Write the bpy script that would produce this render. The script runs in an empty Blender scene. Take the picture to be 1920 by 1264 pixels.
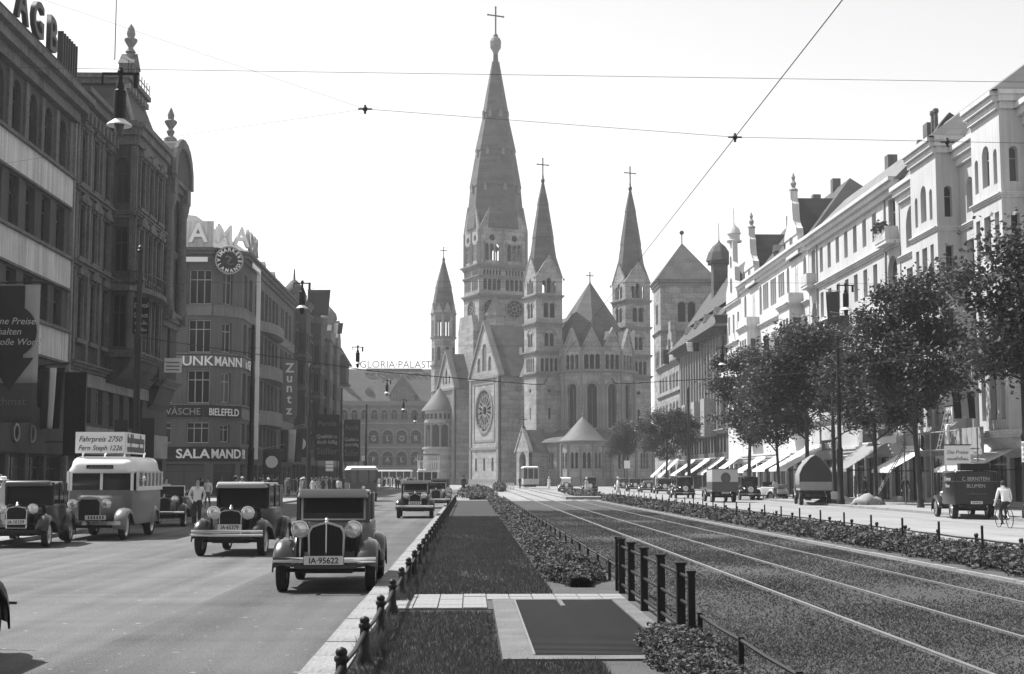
import bpy, bmesh, math, random
from mathutils import Matrix, Vector
R = math.radians
PI = math.pi
random.seed(7)
scene = bpy.context.scene
COL = scene.collection

# ---------------------------------------------------------------- camera
cam_data = bpy.data.cameras.new('camera')
cam_data.sensor_width = 36.0
cam_data.lens = 50.0
cam_data.clip_start = 0.1
cam_data.clip_end = 6000.0
cam = bpy.data.objects.new('camera', cam_data)
COL.objects.link(cam)
cam.location = (0, 0, 1.85)
cam.rotation_euler = (R(90 + 5.59), 0, R(-1.69))
scene.camera = cam

# ---------------------------------------------------------------- light
SUN_EL, SUN_AZ = 55.0, 55.0          # azimuth: degrees to the left of straight down the street
sx, sy, sz = -math.sin(R(SUN_AZ)) * math.cos(R(SUN_EL)), math.cos(R(SUN_AZ)) * math.cos(R(SUN_EL)), math.sin(R(SUN_EL))
sun_data = bpy.data.lights.new('sun', 'SUN')
sun_data.energy = 5.0
sun_data.angle = R(0.6)
sun_data.color = (1.0, 1.0, 1.0)
sun = bpy.data.objects.new('sun', sun_data)
COL.objects.link(sun)
sun.rotation_euler = Vector((sx, sy, sz)).to_track_quat('Z', 'Y').to_euler()
sun.location = (-40, 40, 120)

world = bpy.data.worlds.new('World')
scene.world = world
world.use_nodes = True
wn = world.node_tree
wn.nodes.clear()
sky = wn.nodes.new('ShaderNodeTexSky')
sky.sky_type = 'NISHITA'
sky.sun_disc = False
sky.sun_elevation = R(SUN_EL)
sky.sun_rotation = R(-SUN_AZ)
sky.dust_density = 0.0
sep = wn.nodes.new('ShaderNodeSeparateColor')     # black and white film of the thirties sees mostly the blue of the sky
bg = wn.nodes.new('ShaderNodeBackground')
bg.inputs['Strength'].default_value = 0.102
wo = wn.nodes.new('ShaderNodeOutputWorld')
wn.links.new(sky.outputs['Color'], sep.inputs['Color'])
wn.links.new(sep.outputs['Blue'], bg.inputs['Color'])
wn.links.new(bg.outputs['Background'], wo.inputs['Surface'])

scene.view_settings.view_transform = 'Standard'
scene.view_settings.look = 'None'
scene.view_settings.exposure = 0.74
scene.view_settings.gamma = 1.0
scene.view_settings.use_curve_mapping = False
scene.render.engine = 'CYCLES'
cy = scene.cycles
cy.use_denoising = True
cy.max_bounces = 6
cy.diffuse_bounces = 3
cy.glossy_bounces = 3
cy.transmission_bounces = 3
cy.transparent_max_bounces = 6
cy.volume_bounces = 1
cy.caustics_reflective = False
cy.caustics_refractive = False

# ---------------------------------------------------------------- materials
MATS = {}
def mat(name, v, rough=0.8, var=0.18, scale=1.5, fine=0.08, fscale=25.0, bump=0.0, bscale=40.0, metal=0.0, spec=0.3,
        course=0.0, courseh=0.5, coat=0.0, streak=0.0, trans=0.0, lanes=0.0):
    """a grey procedural material: v base value, var cloudy variation, fine grain, course joints, streak vertical weathering"""
    m = bpy.data.materials.new(name)
    m.use_nodes = True
    nt = m.node_tree
    b = nt.nodes['Principled BSDF']
    N, Lk = nt.nodes.new, nt.links.new
    tc = N('ShaderNodeTexCoord')
    def noise(sc, det=4.0, vec=None):
        n = N('ShaderNodeTexNoise'); n.inputs['Scale'].default_value = sc; n.inputs['Detail'].default_value = det
        Lk(vec or tc.outputs['Object'], n.inputs['Vector']); return n.outputs['Fac']
    def ma(op, a, c, d=None):
        n = N('ShaderNodeMath'); n.operation = op
        for i, q in enumerate((a, c, d)):
            if q is None: continue
            if isinstance(q, (int, float)): n.inputs[i].default_value = q
            else: Lk(q, n.inputs[i])
        return n.outputs[0]
    f = ma('MULTIPLY_ADD', noise(scale), var * 2 * v, v * (1 - var))
    if fine: f = ma('ADD', f, ma('MULTIPLY_ADD', noise(fscale, 3.0), fine * 2 * v, -fine * v))
    if streak:
        mp = N('ShaderNodeMapping'); mp.inputs['Scale'].default_value = (3.0, 3.0, 0.12); Lk(tc.outputs['Object'], mp.inputs['Vector'])
        st = noise(1.4, 5.0, mp.outputs['Vector'])
        f = ma('ADD', f, ma('MULTIPLY_ADD', st, streak * 2 * v, -streak * v))
    if lanes:                          # wear along the lanes, tar seams and small patches
        for sc_, amp in (((1.1, 0.035, 1.0), 1.0), ((0.5, 0.02, 1.0), 0.8), ((0.10, 0.9, 1.0), 0.5)):
            mp = N('ShaderNodeMapping'); mp.inputs['Scale'].default_value = sc_; Lk(tc.outputs['Object'], mp.inputs['Vector'])
            f = ma('ADD', f, ma('MULTIPLY_ADD', noise(1.6, 6.0, mp.outputs['Vector']), lanes * amp * 2 * v, -lanes * amp * v))
        f = ma('ADD', f, ma('MULTIPLY', ma('GREATER_THAN', noise(7.0, 2.0), 0.70), lanes * 2.2 * v))
    if course:
        sp = N('ShaderNodeSeparateXYZ'); Lk(tc.outputs['Object'], sp.inputs['Vector'])
        fr = ma('FRACT', ma('DIVIDE', sp.outputs['Z'], courseh), 0.0)
        jt = ma('LESS_THAN', fr, 0.12)
        row = ma('FLOOR', ma('DIVIDE', sp.outputs['Z'], courseh), 0.0)
        xx = ma('ADD', ma('ADD', sp.outputs['X'], sp.outputs['Y']), ma('MULTIPLY', row, 0.37))
        wn_ = N('ShaderNodeTexWhiteNoise'); wn_.noise_dimensions = '2D'
        cb = N('ShaderNodeCombineXYZ'); Lk(ma('FLOOR', ma('DIVIDE', xx, courseh * 2.1), 0.0), cb.inputs[0]); Lk(row, cb.inputs[1])
        Lk(cb.outputs[0], wn_.inputs['Vector'])
        f = ma('ADD', f, ma('MULTIPLY_ADD', wn_.outputs['Value'], course * v, -course * 0.5 * v))
        f = ma('SUBTRACT', f, ma('MULTIPLY', jt, course * 0.6 * v))
    f = ma('MAXIMUM', f, 0.004)
    cc = N('ShaderNodeCombineColor')
    for k in range(3): Lk(f, cc.inputs[k])
    Lk(cc.outputs[0], b.inputs['Base Color'])
    b.inputs['Roughness'].default_value = rough
    b.inputs['Metallic'].default_value = metal
    b.inputs['Specular IOR Level'].default_value = spec
    if coat:
        b.inputs['Coat Weight'].default_value = coat; b.inputs['Coat Roughness'].default_value = 0.16
    if bump:
        bn = N('ShaderNodeBump'); bn.inputs['Strength'].default_value = bump; bn.inputs['Distance'].default_value = 0.05
        Lk(noise(bscale, 5.0), bn.inputs['Height']); Lk(bn.outputs['Normal'], b.inputs['Normal'])
    if trans:
        out = nt.nodes['Material Output']; mx = N('ShaderNodeMixShader'); tr = N('ShaderNodeBsdfTranslucent')
        Lk(cc.outputs[0], tr.inputs['Color']); mx.inputs[0].default_value = trans
        Lk(b.outputs[0], mx.inputs[1]); Lk(tr.outputs[0], mx.inputs[2]); Lk(mx.outputs[0], out.inputs['Surface'])
    MATS[name] = m
    return m
mat('asphalt', 0.100, 0.75, 0.35, 0.35, 1.3, 45.0, 0.3, 60.0, lanes=0.75)
mat('asphalt_pale', 0.25, 0.8, 0.25, 0.3, 0.6, 30.0, 0.2, 60.0, lanes=0.3)
mat('pavement', 0.27, 0.85, 0.35, 0.6, 0.6, 12.0, 0.2, 30.0)
mat('kerbstone', 0.24, 0.85, 0.6, 1.1, 0.8, 25.0, 0.4, 60.0)
mat('concrete', 0.14, 0.9, 0.5, 2.0, 0.8, 40.0, 0.3, 70.0)
mat('slab', 0.26, 0.9, 0.5, 1.5, 0.7, 30.0, 0.3, 60.0)
mat('soil', 0.085, 0.95, 0.35, 1.5, 0.4, 30.0, 0.6, 30.0)
mat('grass', 0.038, 0.9, 0.35, 0.7, 0.3, 30.0, 0.5, 40.0)
mat('blade', 0.07, 0.7, 0.35, 0.9, 0.3, 14.0, trans=0.3)
mat('bed', 0.062, 0.95, 0.8, 0.32, 0.6, 22.0, 0.8, 25.0)
mat('clod', 0.09, 0.9, 0.85, 0.32, 0.5, 9.0, trans=0.25)
mat('leaf', 0.048, 0.55, 0.5, 0.9, 0.4, 6.0, trans=0.35, spec=0.45)
mat('hedge_leaf', 0.032, 0.6, 0.45, 1.5, 0.3, 9.0, trans=0.3, spec=0.4)
mat('bark', 0.055, 0.95, 0.3, 3.0, 0.3, 20.0, 0.6, 20.0)
mat('iron', 0.012, 0.5, 0.2, 5.0, 0.1, 30.0)
mat('rail_steel', 0.42, 0.4, 0.2, 3.0, 0.3, 20.0, metal=0.9)
mat('wire', 0.03, 0.6, 0.0, 1.0, 0.0)
mat('church_stone', 0.25, 0.92, 0.45, 0.25, 0.5, 3.0, course=0.38, courseh=0.9, streak=0.3)
mat('church_trim', 0.17, 0.92, 0.4, 0.4, 0.4, 4.0, streak=0.2)
mat('church_roof', 0.085, 0.8, 0.4, 0.5, 0.4, 6.0, course=0.3, courseh=0.7, streak=0.2)
mat('church_lead', 0.12, 0.7, 0.35, 0.5, 0.3, 6.0, streak=0.3)
mat('opening_dark', 0.03, 0.9, 0.2, 1.0, 0.0)
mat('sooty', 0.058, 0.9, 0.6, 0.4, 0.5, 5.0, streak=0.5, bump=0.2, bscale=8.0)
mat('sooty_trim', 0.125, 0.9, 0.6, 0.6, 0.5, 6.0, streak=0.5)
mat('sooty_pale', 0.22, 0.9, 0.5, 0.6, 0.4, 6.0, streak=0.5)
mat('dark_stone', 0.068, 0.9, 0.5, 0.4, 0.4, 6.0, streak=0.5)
mat('band_white', 0.50, 0.85, 0.3, 0.5, 0.15, 6.0, streak=0.6)
mat('mid_stone', 0.105, 0.9, 0.4, 0.3, 0.3, 6.0, streak=0.35)
mat('mid_trim', 0.165, 0.9, 0.4, 0.3, 0.3, 6.0, streak=0.35)
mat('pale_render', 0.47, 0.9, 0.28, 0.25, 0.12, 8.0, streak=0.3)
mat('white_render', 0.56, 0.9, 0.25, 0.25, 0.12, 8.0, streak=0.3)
mat('pale_trim', 0.54, 0.9, 0.25, 0.4, 0.12, 8.0, streak=0.3)
mat('grey_render', 0.28, 0.9, 0.3, 0.3, 0.15, 8.0, streak=0.3)
mat('timber_dark', 0.075, 0.85, 0.4, 0.5, 0.3, 8.0, streak=0.4)
mat('roof_slate', 0.07, 0.75, 0.16, 0.5, 0.12, 9.0, course=0.25, courseh=0.45)
mat('roof_tile', 0.17, 0.8, 0.16, 0.5, 0.12, 9.0, course=0.25, courseh=0.45)
mat('glass', 0.018, 0.15, 0.2, 2.0, 0.0, spec=0.2)
mat('glass_car', 0.03, 0.06, 0.2, 2.0, 0.0, spec=0.8)
mat('window_paint', 0.40, 0.6, 0.1, 3.0, 0.0)
mat('window_paint_dark', 0.05, 0.6, 0.1, 3.0, 0.0)
mat('curtain', 0.5, 0.9, 0.2, 3.0, 0.1)
mat('white_paint', 0.78, 0.55, 0.06, 1.5, 0.04)
mat('black_paint', 0.012, 0.5, 0.1, 1.5, 0.0)
mat('sign_dark', 0.012, 0.55, 0.2, 1.0, 0.0)
mat('sign_grey', 0.30, 0.6, 0.1, 1.0, 0.0)
mat('canvas', 0.66, 0.9, 0.1, 1.0, 0.08, 30.0)
mat('canvas_grey', 0.24, 0.95, 0.14, 1.5, 0.1, 30.0)
mat('canvas_dark', 0.06, 0.95, 0.2, 1.5, 0.1, 30.0)
mat('car_black', 0.006, 0.32, 0.15, 2.0, 0.0, coat=0.5, spec=0.3)
mat('car_dark', 0.02, 0.3, 0.15, 2.0, 0.0, coat=1.0, spec=0.5)
mat('car_grey', 0.06, 0.3, 0.1, 2.0, 0.0, coat=0.6, spec=0.5)
mat('bus_grey', 0.15, 0.4, 0.1, 1.0, 0.03, coat=0.3)
mat('bus_white', 0.74, 0.4, 0.06, 1.0, 0.03, coat=0.3)
mat('car_pale', 0.5, 0.35, 0.08, 1.0, 0.0, coat=0.4)
mat('chrome', 0.80, 0.12, 0.05, 3.0, 0.0, metal=1.0)
mat('chrome_dull', 0.60, 0.3, 0.08, 3.0, 0.0, metal=1.0)
mat('lens', 0.7, 0.18, 0.15, 8.0, 0.1, 30.0, spec=0.6, metal=0.6)
mat('rubber', 0.018, 0.85, 0.2, 4.0, 0.1)
mat('grille_dark', 0.010, 0.5, 0.1, 2.0, 0.0)
mat('plate_white', 0.66, 0.5, 0.04, 2.0, 0.0)
mat('roof_cloth', 0.34, 0.95, 0.1, 2.0, 0.08, 60.0)
mat('skin', 0.38, 0.6, 0.06, 3.0, 0.0)
mat('hair', 0.03, 0.7, 0.1, 6.0, 0.0)
mat('cloth_white', 0.72, 0.9, 0.08, 5.0, 0.05)
mat('cloth_pale', 0.45, 0.9, 0.12, 5.0, 0.05)
mat('cloth_mid', 0.16, 0.9, 0.15, 5.0, 0.05)
mat('cloth_dark', 0.035, 0.9, 0.15, 5.0, 0.05)
mat('horse_hide', 0.05, 0.6, 0.2, 3.0, 0.05)
mat('flag_red', 0.035, 0.85, 0.12, 3.0, 0.0)
mat('brass', 0.25, 0.35, 0.1, 3.0, 0.0, metal=0.8)
mat('sand', 0.42, 0.95, 0.2, 2.0, 0.2, 30.0, 0.5, 20.0)
mat('tarpaulin', 0.28, 0.8, 0.25, 2.5, 0.1, 10.0, 0.3, 5.0)
mat('grating', 0.022, 0.6, 0.3, 3.0, 0.3, 40.0)
mat('church_glass', 0.012, 0.45, 0.3, 2.0, 0.0, spec=0.15)
mat('cinema_stone', 0.09, 0.9, 0.4, 0.4, 0.4, 4.0, course=0.3, courseh=0.6, streak=0.2)
mat('cinema_trim', 0.15, 0.9, 0.4, 0.4, 0.3, 4.0)
mat('planks', 0.30, 0.85, 0.2, 2.0, 0.1, 20.0)

# ---------------------------------------------------------------- mesh helpers
class MB:
    """collects faces for one mesh object"""
    def __init__(self, T=None):
        self.v = []; self.f = []; self.mi = []; self.T = T or Matrix.Identity(4); self.cur = 0
    def at(self, T): self.T = T; return self
    def add(self, vs, fs):
        o = len(self.v); T = self.T
        self.v += [tuple(T @ Vector(p)) for p in vs]
        self.f += [tuple(o + i for i in q) for q in fs]; self.mi += [self.cur] * len(fs); return self
    def box(self, x0, x1, y0, y1, z0, z1):
        return self.add([(x0,y0,z0),(x1,y0,z0),(x1,y1,z0),(x0,y1,z0),(x0,y0,z1),(x1,y0,z1),(x1,y1,z1),(x0,y1,z1)],
                        [(0,3,2,1),(4,5,6,7),(0,1,5,4),(1,2,6,5),(2,3,7,6),(3,0,4,7)])
    def quad(self, a, b, c, d): return self.add([a,b,c,d], [(0,1,2,3)])
    def rings(self, rings, cap0=True, cap1=True, close=True):
        n = len(rings[0]); vs = [p for r in rings for p in r]; fs = []
        for i in range(len(rings)-1):
            for j in range(n if close else n-1):
                k = (j+1) % n
                fs.append((i*n+j, i*n+k, (i+1)*n+k, (i+1)*n+j))
        if cap0: fs.append(tuple(range(n))[::-1])
        if cap1: fs.append(tuple((len(rings)-1)*n+j for j in range(n)))
        return self.add(vs, fs)
    def ring(self, prof, n=24, **k): return self.lathe(list(prof)+[prof[0]], n, cap=False, **k)
    def lathe(self, prof, n=16, cx=0, cy=0, cz=0, axis='z', a0=0.0, a1=2*PI, sxy=(1,1), cap=True):
        full = abs(a1-a0-2*PI) < 1e-6; m = n if full else n+1; rings = []
        for r, h in prof:
            ring = []
            for j in range(m):
                a = a0 + (a1-a0)*j/n; c, s = r*math.cos(a)*sxy[0], r*math.sin(a)*sxy[1]
                ring.append((cx+c, cy+s, cz+h) if axis == 'z' else ((cx+h, cy+c, cz+s) if axis == 'x' else (cx+s, cy+h, cz+c)))
            rings.append(ring)
        return self.rings(rings, cap and full, cap and full, full)
    def cyl(self, p0, p1, r0, r1=None, n=8, cap=True):
        r1 = r0 if r1 is None else r1; p0, p1 = Vector(p0), Vector(p1); d = (p1-p0).normalized()
        a = d.orthogonal().normalized(); b = d.cross(a)
        return self.rings([[p + (a*math.cos(2*PI*j/n) + b*math.sin(2*PI*j/n))*r for j in range(n)] for p, r in ((p0,r0),(p1,r1))], cap, cap)
    def tube(self, pts, r, n=6, cap=True):
        pts = [Vector(p) for p in pts]; rs = r if isinstance(r, (list, tuple)) else [r]*len(pts); rings = []; a = None
        for i, p in enumerate(pts):
            d = ((pts[min(i+1,len(pts)-1)] - pts[max(i-1,0)])).normalized()
            a = (a - d*a.dot(d)).normalized() if a is not None and (a - d*a.dot(d)).length > 1e-5 else d.orthogonal().normalized()
            b = d.cross(a)
            rings.append([p + (a*math.cos(2*PI*j/n) + b*math.sin(2*PI*j/n))*rs[i] for j in range(n)])
        return self.rings(rings, cap, cap)
    def prism(self, poly, y0, y1):           # polygon in x-z, extruded along y
        n = len(poly)
        return self.add([(x,y0,z) for x,z in poly] + [(x,y1,z) for x,z in poly],
            [tuple(range(n)), tuple(range(2*n-1, n-1, -1))] + [(i, i+n, (i+1)%n+n, (i+1)%n) for i in range(n)])
    def prism_x(self, poly, x0, x1):         # polygon in y-z, extruded along x
        n = len(poly)
        return self.add([(x0,y,z) for y,z in poly] + [(x1,y,z) for y,z in poly],
            [tuple(range(n))[::-1], tuple(range(n, 2*n))] + [(i, (i+1)%n, (i+1)%n+n, i+n) for i in range(n)])
    def prism_z(self, poly, z0, z1):         # polygon in x-y, extruded along z
        n = len(poly)
        return self.add([(x,y,z0) for x,y in poly] + [(x,y,z1) for x,y in poly],
            [tuple(range(n))[::-1], tuple(range(n, 2*n))] + [(i, (i+1)%n, (i+1)%n+n, i+n) for i in range(n)])
    def ball(self, c, r, n=10, m=6, s=(1,1,1)):
        rings = []
        for i in range(1, m):
            t = PI*i/m
            rings.append([(c[0]+r*s[0]*math.sin(t)*math.cos(2*PI*j/n), c[1]+r*s[1]*math.sin(t)*math.sin(2*PI*j/n), c[2]-r*s[2]*math.cos(t)) for j in range(n)])
        return self.rings(rings)
    def mesh(self, name, material, smooth=None):
        me = bpy.data.meshes.new(name); me.from_pydata(self.v, [], self.f)
        for m in (material if isinstance(material, (list, tuple)) else [material]): me.materials.append(MATS[m])
        if isinstance(material, (list, tuple)) and len(material) > 1: me.polygons.foreach_set('material_index', self.mi)
        if smooth:
            me.polygons.foreach_set('use_smooth', [True]*len(me.polygons))
            if smooth < 179: me.set_sharp_from_angle(angle=R(smooth))
        me.update(); return me
    def build(self, name, material, parent=None, smooth=None, fix=True):
        me = self.mesh(name, material, smooth)
        if fix:
            bm = bmesh.new(); bm.from_mesh(me); bmesh.ops.recalc_face_normals(bm, faces=bm.faces); bm.to_mesh(me); bm.free()
        return link(name, me, parent)

def link(name, data, parent=None, loc=None, rot=None):
    o = bpy.data.objects.new(name, data); COL.objects.link(o)
    if parent is not None: o.parent = parent
    if loc is not None: o.location = loc
    if rot is not None: o.rotation_euler = rot
    return o
def tag(o, label=None, cat=None, group=None, kind=None):
    if label: o['label'] = label
    if cat: o['category'] = cat
    if group: o['group'] = group
    if kind: o['kind'] = kind
    return o
def thing(name, label, cat, loc=(0,0,0), rz=0.0, group=None):
    o = link(name, None, None, loc, (0,0,rz)); o.empty_display_size = 0.3
    return tag(o, label, cat, group)
def copy_tree(o, parent=None):
    c = o.copy(); COL.objects.link(c); c.parent = parent
    for ch in list(o.children): copy_tree(ch, c)
    return c
def TR(x=0, y=0, z=0, rz=0.0): return Matrix.Translation((x,y,z)) @ Matrix.Rotation(rz, 4, 'Z')

_txt = {}
FONT_MESH = {}
TMP = bpy.data.scenes.new('workbench')          # scratch scene for turning lettering and figures into meshes; removed at the end
def to_mesh(o):
    TMP.collection.objects.link(o); TMP.view_layers[0].update(); dg = TMP.view_layers[0].depsgraph
    me = bpy.data.meshes.new_from_object(o.evaluated_get(dg)); bpy.data.objects.remove(o); return me
def text(name, s, size, material, parent, loc, rz=0.0, rx=90.0, ext=0.02, align='CENTER', sx=1.0, shear=0.0, bold=0.0, smallcaps=None, ry=0.0):
    """lettering as a mesh in the x-z plane, reading along +x"""
    key = (s, round(size,3), ext, align, shear, bold, material)
    if key not in FONT_MESH:
        cu = bpy.data.curves.new('lettering', 'FONT'); cu.body = s; cu.size = size; cu.extrude = ext
        cu.align_x = align; cu.align_y = 'BOTTOM_BASELINE'; cu.shear = shear; cu.offset = bold; cu.resolution_u = 3
        me = to_mesh(bpy.data.objects.new('lettering', cu)); me.name = 'lettering'
        me.materials.clear(); me.materials.append(MATS[material]); bpy.data.curves.remove(cu); FONT_MESH[key] = me
    o = link(name, FONT_MESH[key], parent, loc, (R(rx), R(ry), rz)); o.scale = (sx, 1, 1)
    return o

def scribble(parent, x0, x1, z, hgt, y, material, seed=1, r=None, rz=None):
    """a line of script too small or blurred to read: one looping pen stroke in the x-z plane"""
    rnd = random.Random(seed); P = []; n = max(6, int((x1-x0)/(hgt*0.32)))
    for k in range(n*4+1):
        t = k/(n*4); up = (1.0 if rnd.random() < 0.18 else 0.55)
        P.append((x0+(x1-x0)*t+0.10*hgt*math.sin(k*1.7), y, z+hgt*up*(0.5+0.5*math.sin(k*PI/2+0.3*math.sin(k)))))
    o = MB().tube(P, r or hgt*0.055, 4).build('script_line', material, parent); return o

def vary_glass(name, hi):
    nt = MATS[name].node_tree; b = nt.nodes['Principled BSDF']
    oi = nt.nodes.new('ShaderNodeObjectInfo'); rp = nt.nodes.new('ShaderNodeValToRGB')
    e = rp.color_ramp.elements
    e[0].position = 0.0; e[0].color = (0.012,)*3 + (1,)
    e[1].position = 1.0; e[1].color = (hi,)*3 + (1,)
    k = rp.color_ramp.elements.new(0.6); k.color = (0.03,)*3 + (1,)
    nt.links.new(oi.outputs['Random'], rp.inputs[0]); nt.links.new(rp.outputs[0], b.inputs['Base Color'])
vary_glass('glass', 0.10)

WCACHE = {}
def arch_pts(x0, x1, zs, rise, n=8):
    """points of an arch from (x1,zs) over to (x0,zs)"""
    c = (x0+x1)/2; r = (x1-x0)/2
    return [(c + r*math.cos(PI*i/n), zs + rise*math.sin(PI*i/n)) for i in range(n+1)]
def window_meshes(w, h, arch, nx, tr, paint):
    key = (round(w,2), round(h,2), round(arch,2), nx, round(tr,2), paint)
    if key in WCACHE: return WCACHE[key]
    t = min(0.09, w*0.08); d = 0.07; m = MB(); zs = h - arch
    m.box(0, t, 0, d, 0, zs); m.box(w-t, w, 0, d, 0, zs); m.box(t, w-t, 0, d, 0, t)
    if arch > 0.01:
        po = arch_pts(0, w, zs, arch); pi = arch_pts(t, w-t, zs, arch-t)
        for i in range(8): m.prism([po[i], po[i+1], pi[i+1], pi[i]], 0, d)
        poly = [(t, t), (w-t, t)] + pi
    else:
        m.box(t, w-t, 0, d, h-t, h); poly = [(t, t), (w-t, t), (w-t, h-t), (t, h-t)]
    for i in range(1, nx):
        x = w*i/nx; m.box(x-t*0.4, x+t*0.4, 0.002, d-0.002, t, (zs if arch else h-t))
    if tr: m.box(t, w-t, 0.004, d+0.01, h*tr, h*tr+t*0.8)
    fm = m.mesh('window', paint)
    p = MB(); p.add([(x, d*0.6, z) for x, z in poly], [tuple(range(len(poly)))])
    pm = p.mesh('pane', 'church_glass' if paint == 'church_trim' else 'glass')
    WCACHE[key] = (fm, pm); return WCACHE[key]

class Facade:
    def __init__(self, root, ox, oy, ang, L, oz=0.0):
        self.root, self.L, self.ang = root, L, ang; self.T = TR(ox, oy, oz, ang)
    def wall(self, z0, z1, ops, material, depth=0.3, name='wall', s0=0.0, s1=None):
        """sheet with openings; ops: (s0, s1, z0, z1, arch_rise)"""
        L = self.L if s1 is None else s1; m = MB(self.T)
        xs = sorted(set([s0, L] + [round(o[i],4) for o in ops for i in (0,1)])); zs = sorted(set([z0, z1] + [round(o[i],4) for o in ops for i in (2,3)]))
        for a, b in zip(zs, zs[1:]):
            zc = (a+b)/2; run = None
            for c, d in zip(xs, xs[1:]):
                xc = (c+d)/2; hole = any(o[0] < xc < o[1] and o[2] < zc < o[3] for o in ops)
                if hole:
                    if run is not None: m.quad((run,0,a),(c,0,a),(c,0,b),(run,0,b)); run = None
                elif run is None: run = c
            if run is not None: m.quad((run,0,a),(xs[-1],0,a),(xs[-1],0,b),(run,0,b))
        for o in ops:
            x0, x1, a, b = o[:4]; ar = o[4] if len(o) > 4 else 0; zz = b-ar; a_ = a
            if len(o) > 5:                     # round below as well: a circle
                ap = [(x, 2*(a+o[5])-z) for x, z in arch_pts(x0, x1, a+o[5], o[5], 12)]; n = len(ap)
                for i in range(n-1):
                    m.quad((ap[i][0],0,ap[i][1]),(ap[i+1][0],0,ap[i+1][1]),(ap[i+1][0],depth,ap[i+1][1]),(ap[i][0],depth,ap[i][1]))
                    m.add([((x1 if i < n//2 else x0),0,a),(ap[i+1][0],0,ap[i+1][1]),(ap[i][0],0,ap[i][1])], [(0,1,2)])
                a = a+o[5]
            m.quad((x0,0,a),(x0,0,zz),(x0,depth,zz),(x0,depth,a)); m.quad((x1,0,a),(x1,depth,a),(x1,depth,zz),(x1,0,zz))
            if a == a_: m.quad((x0,0,a),(x0,depth,a),(x1,depth,a),(x1,0,a))
            if ar > 0.01:
                ap = arch_pts(x0, x1, zz, ar); n = len(ap)
                for i in range(n-1):
                    m.quad((ap[i][0],0,ap[i][1]),(ap[i+1][0],0,ap[i+1][1]),(ap[i+1][0],depth,ap[i+1][1]),(ap[i][0],depth,ap[i][1]))
                h = n//2
                for i in range(h): m.add([(x1,0,b),(ap[i+1][0],0,ap[i+1][1]),(ap[i][0],0,ap[i][1])], [(0,1,2)])
                for i in range(h, n-1): m.add([(x0,0,b),(ap[i+1][0],0,ap[i+1][1]),(ap[i][0],0,ap[i][1])], [(0,1,2)])
            else: m.quad((x0,0,b),(x1,0,b),(x1,depth,b),(x0,depth,b))
        return m.build(name, material, self.root, fix=False)
    def windows(self, ops, nx=2, tr=0.66, paint='window_paint', depth=0.3, name='window'):
        for o in ops:
            x0, x1, a, b = o[:4]; ar = o[4] if len(o) > 4 else 0
            fm, pm = window_meshes(x1-x0, b-a, ar, nx, tr if b-a > 1.2 else 0, paint)
            w = link(name, fm, self.root, self.T @ Vector((x0, depth-0.08, a)), (0,0,self.ang))
            link('pane', pm, w)
    def bar(self, z0, z1, proj, material, name='cornice', s0=None, s1=None, y1=0.05):
        """moulding: three stepped boxes growing outward towards the top"""
        a = 0 if s0 is None else s0; b = self.L if s1 is None else s1; h = z1-z0; m = MB(self.T)
        m.box(a, b, -proj*0.35, y1, z0, z0+h*0.4); m.box(a-proj*0.2, b+proj*0.2, -proj*0.7, y1, z0+h*0.4, z0+h*0.75); m.box(a-proj*0.3, b+proj*0.3, -proj, y1, z0+h*0.75, z1)
        return m.build(name, material, self.root, fix=False)
    def boxes(self, lst, material, name):
        m = MB(self.T)
        for q in lst: m.box(*q)
        return m.build(name, material, self.root, fix=False)
    def each(self, lst, material, name):
        for q in lst: self.boxes([q], material, name)
    def shell(self, depth, z1, material, name='body', z0=0.0):
        """the sides and back of the block behind the facade"""
        m = MB(self.T); L = self.L; y0 = 0.0
        m.quad((0,y0,z0),(0,y0,z1),(0,depth,z1),(0,depth,z0)); m.quad((L,y0,z0),(L,depth,z0),(L,depth,z1),(L,y0,z1)); m.quad((0,depth,z0),(0,depth,z1),(L,depth,z1),(L,depth,z0))
        m.quad((0,y0,z1),(L,y0,z1),(L,depth,z1),(0,depth,z1)); m.quad((0,0.45,z0),(L,0.45,z0),(L,0.45,z1),(0,0.45,z1))
        return m.build(name, material, self.root, fix=False)
    def roof(self, z, ridge, depth, ydepth, material, over=0.3, hip0=0.0, hip1=0.0, name='roof'):
        """pitched roof: eave at the front, ridge parallel to the facade at y=depth"""
        L = self.L; m = MB(self.T)
        a = (-over,-over,z); b = (L+over,-over,z); c = (L+over-hip1,depth,ridge); d = (-over+hip0,depth,ridge); e = (L+over,ydepth,z); f = (-over,ydepth,z)
        m.add([a,b,c,d,e,f], [(0,1,2,3),(3,2,4,5),(1,4,2),(0,3,5),(0,5,4,1)])
        return m.build(name, material, self.root)
    def dormer(self, s, z, w, h, d, material, name='dormer'):
        m = MB(self.T); y = d
        m.box(s-w/2, s+w/2, y, y+2.5, z, z+h); m.prism([(s-w/2-0.15,z+h),(s+w/2+0.15,z+h),(s,z+h+w*0.5)], y-0.15, y+2.5)
        o = m.build(name, material, self.root)
        fm, pm = window_meshes(w*0.55, h*0.75, 0, 2, 0, 'window_paint_dark')
        wdw = link('window', fm, o, self.T @ Vector((s-w*0.275, y-0.05, z+h*0.12)), (0,0,self.ang))
        # the dormer is itself a part: its window is a sub-part with its glazing in the same mesh
        wdw.data = fm
        return o
def row(s0, pitch, n, w, z0, z1, arch=0.0): return [(s0+i*pitch-w/2, s0+i*pitch+w/2, z0, z1, arch) for i in range(n)]

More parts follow.
